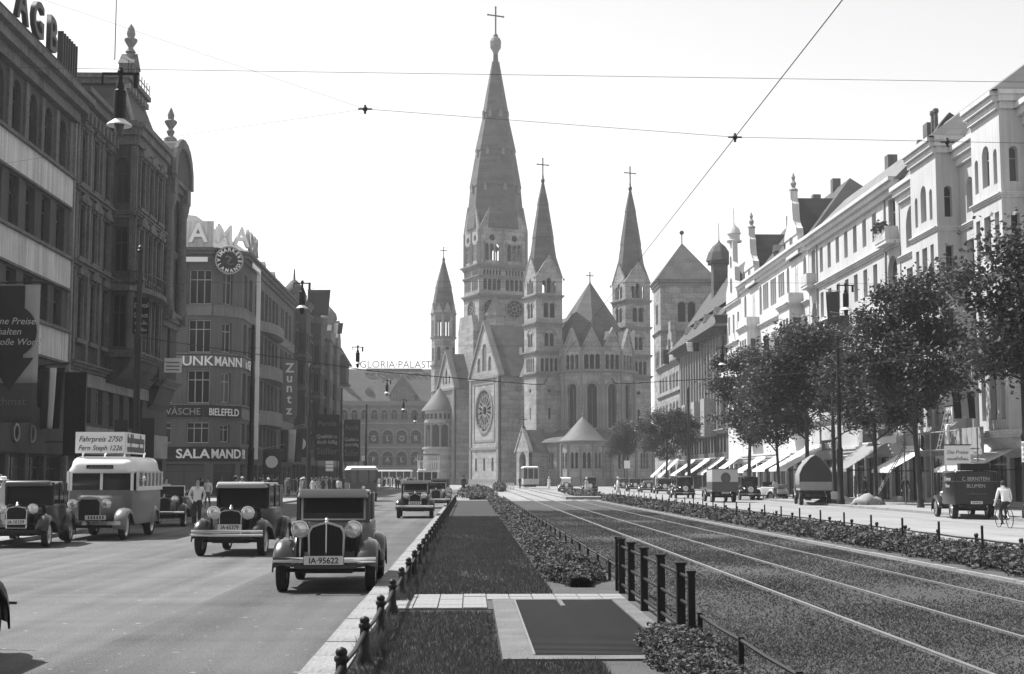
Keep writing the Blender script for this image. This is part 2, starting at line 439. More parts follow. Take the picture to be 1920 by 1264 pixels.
def awning(label, loc, rz, w, drop=1.6, out=2.2, z=3.6, material='canvas', stripe=False):
    """a sloped cloth on two arms; origin on the facade foot at its centre, cloth goes to local -y"""
    t = thing('awning', label, 'awning', loc, rz, 'shop awnings')
    m = MB(); n = 9
    rings = []
    for k in range(n):
        x = -w/2 + w*k/(n-1); sag = 0.04*math.sin(k*1.9)
        rings.append([(x, -0.02, z), (x, -out*0.5, z-drop*0.5-0.06+sag), (x, -out, z-drop+sag*0.5), (x, -out-0.01, z-drop-0.22), (x, -out+0.02, z-drop-0.22), (x, -out+0.03, z-drop-0.02), (x, -out*0.5, z-drop*0.5-0.1+sag), (x, -0.02, z-0.05)])
    m.rings(rings); m.build('cloth', material, t, 40)
    for s in (-1, 1):
        MB().cyl((s*(w/2-0.1), -0.02, z-drop-0.1), (s*(w/2-0.1), -out+0.05, z-drop-0.08), 0.025, n=6).build('arm', 'iron', t)
    MB().cyl((-w/2, -0.05, z+0.03), (w/2, -0.05, z+0.03), 0.07, n=8).build('roller', 'white_paint', t)
    return t

# ================================================================ the setting: ground, roads, kerbs, median
def sheet(name, x0, x1, y0, y1, z, material, nx=1, ny=1, kind='structure'):
    m = MB()
    for i in range(nx):
        for j in range(ny):
            a, b = x0+(x1-x0)*i/nx, x0+(x1-x0)*(i+1)/nx; c, d = y0+(y1-y0)*j/ny, y0+(y1-y0)*(j+1)/ny
            m.quad((a,c,z),(b,c,z),(b,d,z),(a,d,z))
    o = m.build(name, material, fix=False); o['kind'] = kind; return o
sheet('ground', -890, 890, -390, 1790, -0.03, 'asphalt_pale')
sheet('road', -12.6, -1.5, -20, 200, 0.0, 'asphalt')
sheet('road', 11.75, 22.6, -20, 200, 0.0, 'asphalt_pale')
sheet('square', -60, 60, 200, 420, 0.0, 'asphalt_pale')
# a strip of darker, older asphalt in the lane next to the median, laid on the road with its own edge
m = MB(); pts = [(-1.52,6)]
left = [(-4.1,6),(-4.05,14),(-3.9,24),(-3.75,40),(-3.7,60)]
m.add([(-1.52,6,0.004),(-1.52,60,0.004)] + [(x,y,0.004) for x,y in left[::-1]], [tuple(range(7))])
mat('asphalt_old', 0.076, 0.75, 0.35, 0.5, 1.3, 45.0, 0.3, 60.0, lanes=0.75)
o = m.build('asphalt_strip', 'asphalt_old', fix=False); o['kind'] = 'structure'
# pedestrian crossings across the tram track, paler paving
o = sheet('crossing_paving', -1.45, 11.7, 104, 112, 0.008, 'kerbstone')

def kerb_run(name, x0, x1, y0, y1, step, h, material='kerbstone'):
    """kerb of single stones, those near the camera as pieces"""
    o = MB().box(x0+0.01, x1-0.01, y0, y1, -0.02, h-0.02).build(name, 'soil'); o['kind'] = 'structure'
    me = MB().box(0, x1-x0, 0.006, step-0.006, 0, h+0.003).mesh('kerbstone', material)
    y = y0; k = 0; far = MB()
    while y < y1-1e-6:
        if y < 75: link('kerbstone', me, o, (x0+random.uniform(-.006,.006), y, random.uniform(-.004,.004)))
        else: far.box(x0, x1, y+0.006, y+step-0.006, 0, h+0.003)
        y += step
    f = far.build('kerbstone_run', material, o, fix=False); f['kind'] = 'stuff'
    return o
kerb_run('kerb', -1.50, -1.10, 8, 104, 1.2, 0.12)
kerb_run('kerb', 11.42, 11.75, 30, 104, 1.2, 0.12)
kerb_run('kerb', -12.9, -12.6, 30, 112, 1.2, 0.12)
kerb_run('kerb', 22.6, 22.9, 40, 200, 1.2, 0.12)
sheet('pavement', -22.0, -12.88, 20, 105, 0.11, 'pavement')
sheet('pavement', -22.0, -12.88, 134, 246, 0.11, 'pavement')
sheet('pavement', 22.88, 31.0, 30, 236, 0.11, 'pavement')
MB().box(-22,-12.6,134.0,134.3,0,0.12).build('kerb','kerbstone')['kind'] = 'structure'

# median strip: lawn, soil bed of the hedges, tram bed
def sheets(name, rects, z, material):
    m = MB()
    for x0, x1, y0, y1 in rects: m.quad((x0,y0,z),(x1,y0,z),(x1,y1,z),(x0,y1,z))
    m.build(name, material, fix=False)['kind'] = 'structure'
sheets('lawn', ((-1.10,0.32,8,104),(0.32,1.25,8,13.7),(0.32,1.25,20.35,104)), 0.10, 'grass')
sheets('hedge_soil', ((1.25,2.42,8,13.7),(1.25,2.42,20.35,104),(2.2,2.42,13.7,20.35)), 0.104, 'soil')
tram_bed = sheet('tram_bed', 2.42, 9.2, -5, 104, 0.06, 'bed')
sheet('hedge_soil', 9.32, 11.42, 20, 104, 0.104, 'soil')
sheet('tram_bed', 2.0, 9.4, 112, 300, 0.012, 'asphalt_pale')
kerb_run('bed_edging', 9.2, 9.32, 18, 104, 1.5, 0.10)
# rails: head on web, four of them
for x in (4.70, 6.14, 7.83, 9.05):
    m = MB(); m.box(x-0.026, x+0.026, -5, 300, 0.02, 0.085); m.box(x-0.055, x-0.047, -5, 300, 0.02, 0.07)
    tag(m.build('tram_rail', 'rail_steel'), None, None, None, 'structure')

# lawn blades and tufts in the tram bed: uncountable
def scatter_blades(name, n, area, z, hmin, hmax, w, material, label, cat, lean=0.5, dens=None):
    rnd = random.Random(len(name)+n); V = []; Fc = []
    while len(Fc) < n:
        y = area[2] + (area[3]-area[2])*rnd.random()**2.0; x = rnd.uniform(area[0], area[1])
        if dens and not dens(x, y, rnd): continue
        a = rnd.uniform(0, 2*PI); h = rnd.uniform(hmin, hmax); k = 1+ (y-area[2])*0.03; ww = w*k; o = len(V)
        lx, ly = rnd.uniform(-lean,lean)*h, rnd.uniform(-lean,lean)*h
        V += [(x-ww*math.cos(a), y-ww*math.sin(a), z), (x+ww*math.cos(a), y+ww*math.sin(a), z), (x+lx, y+ly, z+h)]; Fc.append((o,o+1,o+2))
    me = bpy.data.meshes.new(name); me.from_pydata(V, [], Fc); me.materials.append(MATS[material])
    return tag(link(name, me), label, cat, None, 'stuff')
def on_lawn(x, y, r):
    if 18.6 < y < 21.4 : return False
    if x > 0.3 and 13.6 < y < 21.4: return False
    bare = math.sin(x*2.9+y*0.8)+math.sin(y*0.47+1.1)+math.sin(x*1.3-y*0.31+2.2)
    return bare < 1.7 or r.random() < 0.5
scatter_blades('grass', 90000, (-1.08, 1.25, 10, 62), 0.10, 0.02, 0.07, 0.006, 'blade', 'short dark grass of the narrow lawn', 'grass', dens=on_lawn)
scatter_blades('kerb_weeds', 9000, (-1.12, -0.82, 9, 60), 0.10, 0.04, 0.16, 0.006, 'blade', 'taller weeds and grass along the foot of the low kerb fence', 'weeds', 0.7, lambda x, y, r: math.sin(y*2.2)+math.sin(y*0.9+1) > 0.5)
def bed_density(x, y, r):
    for rx in (4.70, 6.14, 7.83, 9.05):
        if abs(x-rx) < 0.07: return False
    q = math.sin(x*1.7+y*0.55)+math.sin(x*0.6-y*0.9+1.3)+0.8*math.sin(y*0.37+2)
    return r.random() < 0.55+0.2*q
scatter_blades('ground_cover', 170000, (2.5, 9.15, 11, 75), 0.06, 0.006, 0.035, 0.010, 'clod', 'dry speckled ground cover between the tram rails', 'ground cover', 1.2, bed_density)

# paved crossing strip in the lawn: every slab a piece
strip = MB().box(-1.09, 2.2, 18.95, 21.15, 0.09, 0.112).build('paved_strip', 'soil'); strip['kind'] = 'structure'
slab_m = MB().box(0.008, 0.322, 0.008, 0.432, 0, 0.03).mesh('slab', 'slab')
for i in range(10):
    for j in range(5):
        if i > 3 and j < 3: continue
        link('slab', slab_m, strip, (-1.08+i*0.33, 18.97+j*0.44, 0.098+random.uniform(-.004,.004)))

# ventilation grating of the underground, in a concrete frame
g = thing('ventilation_grating', 'dark iron ventilation grating in a flat concrete frame beside the lawn', 'grating', (0,0,0))
m = MB(); m.box(0.32, 0.62, 13.7, 20.35, 0.05, 0.128); m.box(2.0, 2.2, 13.7, 20.35, 0.05, 0.128); m.box(0.62, 2.0, 13.7, 13.98, 0.05, 0.126); m.box(0.62, 2.0, 20.2, 20.35, 0.05, 0.126)
m.build('concrete_frame', 'concrete', g)
MB().box(0.62, 2.0, 13.98, 20.2, 0.05, 0.07).build('shaft', 'opening_dark', g)
bar = MB().box(0, 1.36, -0.022, 0.022, 0, 0.05).mesh('grate_bar', 'grating')
y = 14.01
while y < 20.18:
    link('grate_bar', bar, g, (0.63, y, 0.07)); y += 0.105
for x in (0.64, 0.98, 1.31, 1.64, 1.97): MB().box(x-0.02, x+0.02, 13.99, 20.19, 0.055, 0.095).build('cross_bar', 'grating', g)
MB().box(1.22, 1.28, 19.2, 20.2, 0.1, 0.135).build('cover_strip', 'concrete', g)
MB().box(0.62, 0.64, 13.98, 20.2, 0.12, 0.14).build('edge_strip', 'chrome_dull', g)

# ================================================================ fences, hedges, trees, masts, lamps, wires
# -- low fence along the road kerb: cast posts with ball caps joined by one pipe
def lathe_mesh(name, prof, material, n=12, smooth=50): return MB().lathe(prof, n).mesh(name, material, smooth)
f = thing('kerb_fence', 'low fence of stubby iron posts and one pipe between road kerb and lawn', 'fence', (-0.98, 0, 0.1))
post = lathe_mesh('post', [(0.07,0),(0.07,0.10),(0.052,0.12),(0.043,0.30),(0.043,0.33),(0.056,0.345),(0.056,0.37),(0.042,0.385),(0.048,0.41),(0.036,0.435),(0.0,0.45)], 'iron')
y = 8.7; ys = []
while y < 103: ys.append(y); link('post', post, f, (0, y, 0)); y += 2.42
for a, b in zip(ys, ys[1:]):
    MB().tube([(0,a,0.30),(0.01,(a+b)/2,0.285+random.uniform(-.01,.01)),(0,b,0.30)], 0.021, 6).build('pipe', 'iron', f, 60)
# -- low wire-height fence between hedge and tram bed
def low_fence(label, x, ylist, h, rail_z, name='post', pr=0.022, rr=0.018):
    f = thing('rail_fence', label, 'fence', (x, 0, 0.1))
    pm = MB().box(-pr, pr, -pr, pr, 0, h).mesh('post', 'iron')
    for y in ylist: link('post', pm, f, (0, y, 0))
    for a, b in zip(ylist, ylist[1:]):
        for z in rail_z: MB().tube([(0,a,z),(random.uniform(-.01,.01),(a+b)/2,z-0.012),(0,b,z)], rr, 6).build('rail', 'iron', f, 60)
    return f
def frange(a, b, s):
    r = []
    while a < b: r.append(a); a += s
    return r
low_fence('long single-rail fence running along the tram track behind the clipped hedge', 2.36, frange(22.0, 103, 2.2), 0.36, [0.33])
low_fence('short end of single-rail fence beside the bush in the corner', 2.36, [8.1, 10.3, 12.5, 14.7], 0.36, [0.33])
low_fence('fence of thin dark stakes standing in the hedge along the far side of the rails', 10.1, frange(20.2, 103, 2.6), 0.78, [], pr=0.02)
f = low_fence('low fence with knobbed posts along the kerb of the bright roadway', 11.3, frange(21.3, 103, 2.6), 0.40, [0.36], pr=0.03, rr=0.022)
kn = MB().ball((0,0,0), 0.055, 8, 5).mesh('knob', 'iron', 60)
for y in frange(21.3, 103, 2.6): link('knob', kn, f, (0, y, 0.44))
# -- railing with three rails beside the grating
f = thing('iron_railing', 'waist-high black iron railing with flat-capped posts and three rails beside the grating', 'railing', (2.28, 0, 0.1))
pm = MB().box(-0.045,0.045,-0.045,0.045,0,0.80).box(-0.06,0.06,-0.06,0.06,0.80,0.825).mesh('post', 'iron')
pys = [14.75, 15.5, 17.1, 18.75, 20.25, 21.5, 22.0]
for k, y in enumerate(pys):
    o = link('post', pm, f, (0, y, 0))
    if k == 0: o.scale = (0.8, 0.8, 0.95)
for a, b in zip(pys, pys[1:]):
    for z in (0.70, 0.42, 0.14): MB().cyl((0,a,z),(0,b,z),0.02,n=8).build('rail', 'iron', f, 60)

# -- hedges
def hedge(label, x0, x1, y0, y1, h, n, leaf, seed, power=1.0):
    rnd = random.Random(seed); V = []; Fc = []
    def top(x, y): return h*(0.82+0.22*math.sin(y*2.3+seed)+0.14*math.sin(y*5.1+x*4)+0.1*math.sin(y*11+x*7))
    while len(Fc) < n:
        y = y0+(y1-y0)*rnd.random()**power; cx = (x0+x1)/2; hw = (x1-x0)/2*(0.9+0.18*math.sin(y*3.1+seed*2))
        t = rnd.random(); hw *= min(1.0,0.35+(y-y0)*0.5); x = cx+rnd.uniform(-1,1)*hw; z = top(x,y)*min(1.0,0.45+(y-y0)*0.5)*(1-(abs(x-cx)/hw)**3*0.45)
        z = z*(1-rnd.random()**2.2) if rnd.random() < 0.6 else z+rnd.uniform(-.06,.06)
        p = Vector((x, y, 0.1+max(0.01,z))); s = leaf*rnd.uniform(0.6,1.3)*(1+(y-y0)*0.012)
        u = Vector((rnd.gauss(0,1),rnd.gauss(0,1),rnd.gauss(0,0.6))).normalized(); w = u.orthogonal().normalized(); o = len(V)
        V += [tuple(p-u*s), tuple(p+w*s*0.5), tuple(p+u*s), tuple(p-w*s*0.5)]; Fc.append((o,o+1,o+2,o+3))
    t = thing('hedge', label, 'hedge', (0,0,0))
    me = bpy.data.meshes.new('leaves'); me.from_pydata(V, [], Fc); me.materials.append(MATS['hedge_leaf'])
    o = link('leaves', me, t); o['kind'] = 'stuff'
    m = MB(); y = y0+0.15
    while y < y1-0.1:
        for k in range(2):
            a = (x0+x1)/2+rnd.uniform(-.25,.25)*(x1-x0); m.cyl((a,y,0.09),(a+rnd.uniform(-.12,.12),y+rnd.uniform(-.1,.1),0.1+h*0.7),0.012,0.005,n=4)
        y += 0.35
    m.build('stems', 'bark', t)
    # dense twiggy inside
    k = MB(); k.box((x0+x1)/2-(x1-x0)*0.22, (x0+x1)/2+(x1-x0)*0.22, y0+1.2, y1-0.6, 0.1, 0.1+h*0.3); k.build('twig_core', 'leaf', t)
hedge('loose leafy hedge between the lawn and the single-rail fence', 1.25, 2.25, 22.7, 104, 0.32, 70000, 0.03, 1, 2.0)
hedge('leafy bush in the corner beside the grating and the railing', 1.66, 2.34, 10.6, 14.9, 0.24, 22000, 0.022, 2)
hedge('wide dark hedge with thin stakes along the bright roadway', 9.5, 11.0, 19, 104, 0.36, 60000, 0.045, 3, 1.8)
hedge('distant block of hedge on the median beyond the pale crossing', -1.0, 2.2, 113, 150, 0.7, 5000, 0.10, 4)
hedge('distant hedge on the far side of the rails beyond the pale crossing', 9.6, 11.4, 119, 150, 0.4, 5000, 0.10, 5)

# -- trees: limes in leaf
def make_tree(seed, H, base, rad, n_clump, per, leaf, sparse=False):
    rnd = random.Random(seed)
    t = MB(); lean = (rnd.uniform(-.3,.3), rnd.uniform(-.3,.3))
    pts = [(0,0,-0.05),(0.03,0.02,0.4),(lean[0]*0.3,lean[1]*0.3,base*0.6),(lean[0]*0.7,lean[1]*0.7,base*1.1),(lean[0],lean[1],H*0.6),(lean[0]*1.2,lean[1]*1.2,H*0.86)]
    t.tube(pts, [0.25,0.17,0.15,0.13,0.08,0.03], 8)
    limbs = []
    for k in range(11):
        z = base*0.92+(H*0.8-base*0.92)*k/10; a = k*2.4+rnd.uniform(-.4,.4); r = rad*(0.9-0.45*k/10)*rnd.uniform(0.6,0.95)
        p0 = Vector((lean[0]*z/H, lean[1]*z/H, z)); p2 = p0+Vector((r*math.cos(a), r*math.sin(a), r*0.55)); pm_ = (p0+p2)/2+Vector((0,0,r*0.10))
        t.tube([p0, pm_, p2], [0.075-0.004*k,0.045,0.015], 5); limbs.append((p0,pm_,p2))
        for q in range(2):
            b = a+rnd.uniform(-.9,.9); p3 = pm_+Vector((r*0.5*math.cos(b), r*0.5*math.sin(b), r*0.3)); t.tube([pm_, p3], [0.03,0.01], 4); limbs.append((pm_,pm_,p3))
    tm = t.mesh('trunk', 'bark', 60)
    V = []; Fc = []; c0 = (base+H)/2+0.2; hz = (H-base)/2
    cl = []
    for k in range(n_clump):
        if k < len(limbs)*1.0: c = limbs[k][2] + Vector((rnd.gauss(0,.25),rnd.gauss(0,.25),rnd.gauss(0,.25)))
        else:
            while True:
                d = Vector((rnd.uniform(-1,1),rnd.uniform(-1,1),rnd.uniform(-1,1)))
                if 0.25 < d.length < 1.0: break
            d *= (0.92+0.16*math.sin(3*math.atan2(d.y,d.x)+seed)+0.10*math.sin(7*d.z+seed))
            zf = 1-0.35*max(0,d.z)**1.5
            c = Vector((d.x*rad*zf+lean[0], d.y*rad*zf+lean[1], c0+d.z*hz))
        cl.append((c, rnd.uniform(0.4,1.0)*rad*0.19))
    for c, r in cl:
        for j in range(int(per*rnd.uniform(0.5,1.3))):
            p = c+Vector((rnd.gauss(0,r),rnd.gauss(0,r),rnd.gauss(0,r*0.7))); s = leaf*rnd.uniform(0.6,1.25)
            u = Vector((rnd.gauss(0,1),rnd.gauss(0,1),rnd.gauss(0,0.7))).normalized(); w = u.cross(Vector((rnd.gauss(0,.5),rnd.gauss(0,.5),1))).normalized(); o = len(V)
            V += [tuple(p-u*s*0.6), tuple(p+w*s*0.5), tuple(p+u*s*0.6), tuple(p-w*s*0.5)]; Fc.append((o,o+1,o+2,o+3))
    me = bpy.data.meshes.new('crown'); me.from_pydata(V, [], Fc); me.materials.append(MATS['leaf'])
    return tm, me
TV = [make_tree(11, 12.6, 4.4, 4.0, 90, 290, 0.20), make_tree(23, 13.0, 4.0, 3.8, 78, 330, 0.20), make_tree(37, 12.2, 4.2, 4.3, 92, 300, 0.20), make_tree(41, 11.5, 4.6, 1.7, 16, 70, 0.13)]
def tree(label, x, y, var, rz, s=1.0):
    t = thing('lime_tree', label, 'tree', (x, y, 0.1), rz, 'street trees along the pavement')
    t.scale = (s*random.Random(y).uniform(0.86,1.04), s*random.Random(y+1).uniform(0.86,1.04), s*random.Random(y+2).uniform(0.95,1.1))
    link('trunk', TV[var][0], t); link('crown', TV[var][1], t); return t
tree('big lime tree whose crown fills the edge of the picture beside the tall pale bays', 24.6, 59.5, 2, 0.5, 1.02)
tree('lime tree with straight dark trunk in front of the shop awnings', 25.1, 79, 1, 1.9, 1.03)
tree('thin half-bare young tree beside the canvas-covered truck', 24.4, 95, 3, 0.0, 1.0)
tree('lime tree before the steep grey awning, between the straight trunk and the young tree', 25.6, 89.5, 0, 3.9, 0.86)
tree('lime tree with crown just behind the canvas-covered truck', 24.5, 103, 0, 2.2, 1.0)
tree('lime tree standing before the pale house with shop awning, second beyond the canvas truck', 24.8, 114, 2, 3.6, 0.86)
tree('lime tree behind the box van with the painted head', 24.3, 124, 1, 4.4, 1.0)
tree('lime tree in front of the far neo-romanesque house', 24.5, 178, 2, 0.9, 0.9)
tree('farthest lime tree in front of the church chapel', 24.5, 226, 0, 2.7, 0.8)

# -- tall street masts
mast_m = lathe_mesh('shaft', [(0.26,0),(0.26,0.35),(0.20,0.42),(0.19,3.3),(0.21,3.35),(0.21,3.45),(0.14,3.6),(0.13,7.2),(0.145,7.25),(0.145,7.35),(0.11,7.45),(0.10,10.9),(0.0,10.95)], 'iron', 12, 40)
cap_m = lathe_mesh('cap', [(0.12,0),(0.15,0.05),(0.10,0.12),(0.11,0.2),(0.0,0.32)], 'iron', 10, 40)
def mast(label, x, y):
    t = thing('street_mast', label, 'mast', (x, y, 0.08), 0, 'tall iron wire masts')
    link('shaft', mast_m, t); link('cap', cap_m, t, (0,0,10.9))
    MB().cyl((-0.16,0,9.7),(0.16,0,9.7),0.05,n=6).build('wire_clamp', 'iron', t)
    return t
mA = mast('tall iron mast with two dark boards, beside the small bus', -13.5, 58)
m = MB(); m.box(-0.85,-0.32,-0.04,0.0,2.75,4.05); m.build('board', 'sign_dark', mA)
m = MB(); m.box(0.18,0.75,-0.04,0.0,2.1,4.1); m.build('board', 'sign_dark', mA)
mast('tall iron mast in front of the corner shoe shop', -13.5, 88.5)
mast('tall iron mast beside the vertical coffee sign', -13.5, 120)
mast('tall iron mast in front of the dark double hoarding', -13.5, 150)
mast('distant iron mast before the cinema house', -13.5, 186)
mB = mast('iron mast with a chequered band at the edge of the picture', 23.1, 58.6)
m = MB(); m.lathe([(0.195,2.35),(0.197,2.36),(0.197,3.2),(0.195,3.21)], 16); m.build('white_band', 'white_paint', mB, 60)
for r_ in range(4):
    for k in range(8):
        a = 2*PI*k/8; c, s_ = math.cos(a), math.sin(a); z0 = 2.47+r_*0.2; t_ = 0.202
        q = MB(); pt = lambda da, dz: (t_*math.cos(a+da), t_*math.sin(a+da), z0+dz)
        q.quad(pt(-0.36,0), pt(0,-0.1), pt(0.36,0), pt(0,0.1)); q.build('diamond', 'black_paint', mB, fix=False)
mast('iron mast half hidden by lime trees before the pale houses', 23.1, 88.5)
mast('iron mast beside the row of small white awnings', 23.1, 150)

# -- lamps hanging over the roadways
lamp_parts = {
 'bracket': (MB().box(-0.36,0.36,-0.02,0.02,1.28,1.33).box(-0.37,-0.33,-0.02,0.02,1.1,1.28).cyl((0.30,0,1.02),(0.30,0,1.28),0.05,n=8).cyl((0,0,1.10),(0,0,1.42),0.045,n=8).ball((0,0,1.34),0.07,8,6).mesh('bracket','iron',50)),
 'housing': MB().lathe([(0.06,1.12),(0.085,1.05),(0.085,0.98),(0.125,0.95),(0.125,0.40),(0.10,0.36),(0.0,0.36)],12).mesh('housing','iron',40),
 'reflector': MB().lathe([(0.08,0.42),(0.12,0.36),(0.235,0.28),(0.25,0.25),(0.24,0.24),(0.12,0.30),(0.10,0.3)],18).mesh('reflector','bus_white',40),
 'globe': MB().lathe([(0.10,0.29),(0.085,0.12),(0.055,0.02),(0.0,0.0)],12).mesh('globe','glass',60)}
def lamp(label, x, y, z=8.55):
    t = thing('hanging_lamp', label, 'street lamp', (x, y, z), 0, 'arc lamps hung over the roadways')
    for k, me in lamp_parts.items(): link(k, me, t)
lamp('big hanging arc lamp with pale dish reflector in front of the ornate dark house', -7.0, 28)
lamp('hanging arc lamp in front of the dark houses beside the flags', -7.0, 59)
lamp('hanging arc lamp at the edge of the far cinema roof', -7.0, 88.5)
lamp('small hanging lamp before the cinema roof gable', -7.0, 120)
lamp('smaller hanging lamp before the cinema upper windows', -7.0, 150)
lamp('tiny hanging lamp before the cinema lettering, beside the church', -7.0, 182)
lamp('hanging arc lamp above the bunting before the pale houses', 15.8, 59)
lamp('hanging arc lamp before the white gabled house over the trees', 15.8, 88.5)

# -- overhead wires
def wire(label, pts, r=0.008, sag=0.0):
    P = []
    for a, b in zip(pts, pts[1:]):
        a, b = Vector(a), Vector(b); n = 8
        for k in range(n):
            t = k/n; q = a.lerp(b, t); q.z -= sag*4*t*(1-t); P.append(q)
    P.append(Vector(pts[-1]))
    return tag(MB().tube(P, r, 5).build('overhead_wire', 'wire', None, 60), label, 'wire', 'overhead wires')
wire('uppermost span wire crossing the whole street past the first big lamp', [(-40,28,10.2),(-7,28,9.95),(30,28,9.72)], 0.005)
wire('second span wire, carrying the insulator over the tram track', [(-2.15,28.4,9.28),(5.4,28.4,8.75),(20,28.4,8.55)], 0.005)
wire('faint wire rising from the insulator to the roof of the first dark house', [(-2.15,28.4,9.28),(-8.7,28.4,11.5)], 0.003)
wire('faint wire dropping from the insulator behind the ornate house', [(-2.15,28.4,9.28),(-5.75,28.4,8.72),(-13.5,28.4,7.4)], 0.003)
wire('long overhead wire running down the street above the rails', [(5.4,2,8.75),(5.4,28.4,8.75),(5.4,60,8.75),(5.4,130,8.75),(5.4,240,8.7)], 0.009)
wire('span wire of the second lamp row before the main steeple', [(-13.5,59,9.78),(-7,59,9.95),(15.8,59,9.95),(23.1,59,9.78)], 0.006)
wire('span wire of the third lamp row', [(-13.5,88.5,9.78),(-7,88.5,9.95),(15.8,88.5,9.95),(23.1,88.5,9.78)], 0.006)
wire('dark sagging wire with hooked end before the rose window', [(-13.5,58.2,7.5),(-4,60,6.25),(2.6,60,5.72),(3.15,60,5.72),(3.25,60,5.95)], 0.017)
wire('dark sagging wire with hooked end before the apse', [(6.0,60,5.98),(6.1,60,5.78),(6.7,60,5.76),(14,60,6.2),(23.1,58.8,7.4)], 0.017)
for x, y, z, l in ((-2.15,28.4,9.28,'small insulator in the open sky beside the main steeple'), (5.4,28.4,8.75,'dark insulator where the long wire crosses the span wire'), (9.78,28.4,8.68,'dark insulator in front of the steep pale roof')):
    tag(MB().ball((0,0,0),0.055,8,6).cyl((-0.14,0,0),(0.14,0,0.0),0.018,n=6).cyl((0,0,-0.10),(0,0,0.08),0.025,n=6).build('wire_insulator','wire',None,50), l, 'insulator', 'wire insulators').location = (x,y,z)

# ================================================================ the church
CH = thing('church', 'big grey neo-romanesque church with tall pointed main steeple and smaller towers', 'church', (22.9, 275, 0), R(22))
ST, TRM, RF = 'church_stone', 'church_trim', 'church_roof'
def faces4(cx, cy, w, d):
    return [Facade(CH, cx-w/2, cy-d/2, 0, w), Facade(CH, cx+w/2, cy-d/2, PI/2, d), Facade(CH, cx+w/2, cy+d/2, PI, w), Facade(CH, cx-w/2, cy+d/2, -PI/2, d)]
def cornice_sq(cx, cy, w, d, z, h, p):
    m = MB(); m.box(cx-w/2-p*0.5, cx+w/2+p*0.5, cy-d/2-p*0.5, cy+d/2+p*0.5, z, z+h*0.5); m.box(cx-w/2-p, cx+w/2+p, cy-d/2-p, cy+d/2+p, z+h*0.5, z+h)
    # little corbels under it
    for k in range(int(w/0.55)):
        x = cx-w/2+0.3+k*0.55; m.box(x-0.12, x+0.12, cy-d/2-p*0.45, cy-d/2+0.1, z-0.45, z)
    for k in range(int(d/0.55)):
        y = cy-d/2+0.3+k*0.55; m.box(cx-w/2-p*0.45, cx-w/2+0.1, y-0.12, y+0.12, z-0.45, z)
    m.build('cornice', TRM, CH)
def arcade(c, w, n, gap, z0, z1):
    """n arched openings side by side, centred on c"""
    pw = (w-gap*(n-1))/n; return [(c-w/2+i*(pw+gap), c-w/2+i*(pw+gap)+pw, z0, z1, pw/2) for i in range(n)]
def cross(x, y, z, h, r=0.12):
    m = MB(); b = h*0.30
    m.box(x-r, x+r, y-r, y+r, z, z+h); m.box(x-b, x+b, y-r*0.9, y+r*0.9, z+h*0.66, z+h*0.66+2*r)
    for q in ((x,z+h),(x-b,z+h*0.66+r),(x+b,z+h*0.66+r)): m.ball((q[0],y,q[1]), r*2.0, 6, 4)
    m.lathe([(r*1.2,-1.2),(r*4,-0.7),(r*4.4,-0.3),(r*2,0.0),(r*1.3,0.5)], 8, x, y, z)
    m.build('cross', 'iron', CH)
def spire(cx, cy, prof, n=8, sxy=(1,1), name='spire'):
    m = MB(); m.lathe(prof, n, cx, cy, 0, 'z', PI/n, 2*PI+PI/n, sxy); return m.build(name, RF, CH)
def gables(cx, cy, w, d, zb, h, per_w=1, per_d=1):
    """stone gables on the four faces with cross roofs behind"""
    st, rf = MB(), MB()
    for per, W, D, ax in ((per_w, w, d, 0), (per_d, d, w, 1)):
        for k in range(per):
            a = -W/2+W*k/per; b = -W/2+W*(k+1)/per; c = (a+b)/2
            for mm, e, y0, y1 in ((st, 0, -D/2, -D/2+0.4), (st, 0, D/2-0.4, D/2), (rf, 0.18, -D/2+0.38, D/2-0.38)):
                mm.at(TR(cx, cy, 0, 0 if ax == 0 else PI/2))
                mm.prism([(a+e*0.6,zb),(b-e*0.6,zb),(c,zb+h-e)], y0, y1)
            # coping strips along the gable edge
            for y0, y1 in ((-D/2-0.1,-D/2+0.15),(D/2-0.15,D/2+0.1)):
                for xx in (a, b):
                    st.prism([(xx,zb),(c,zb+h),(c,zb+h+0.35),(xx+(xx-c)*0.06,zb+0.1)], y0, y1)
    st.build('gable', ST, CH); rf.build('gable_roof', RF, CH)

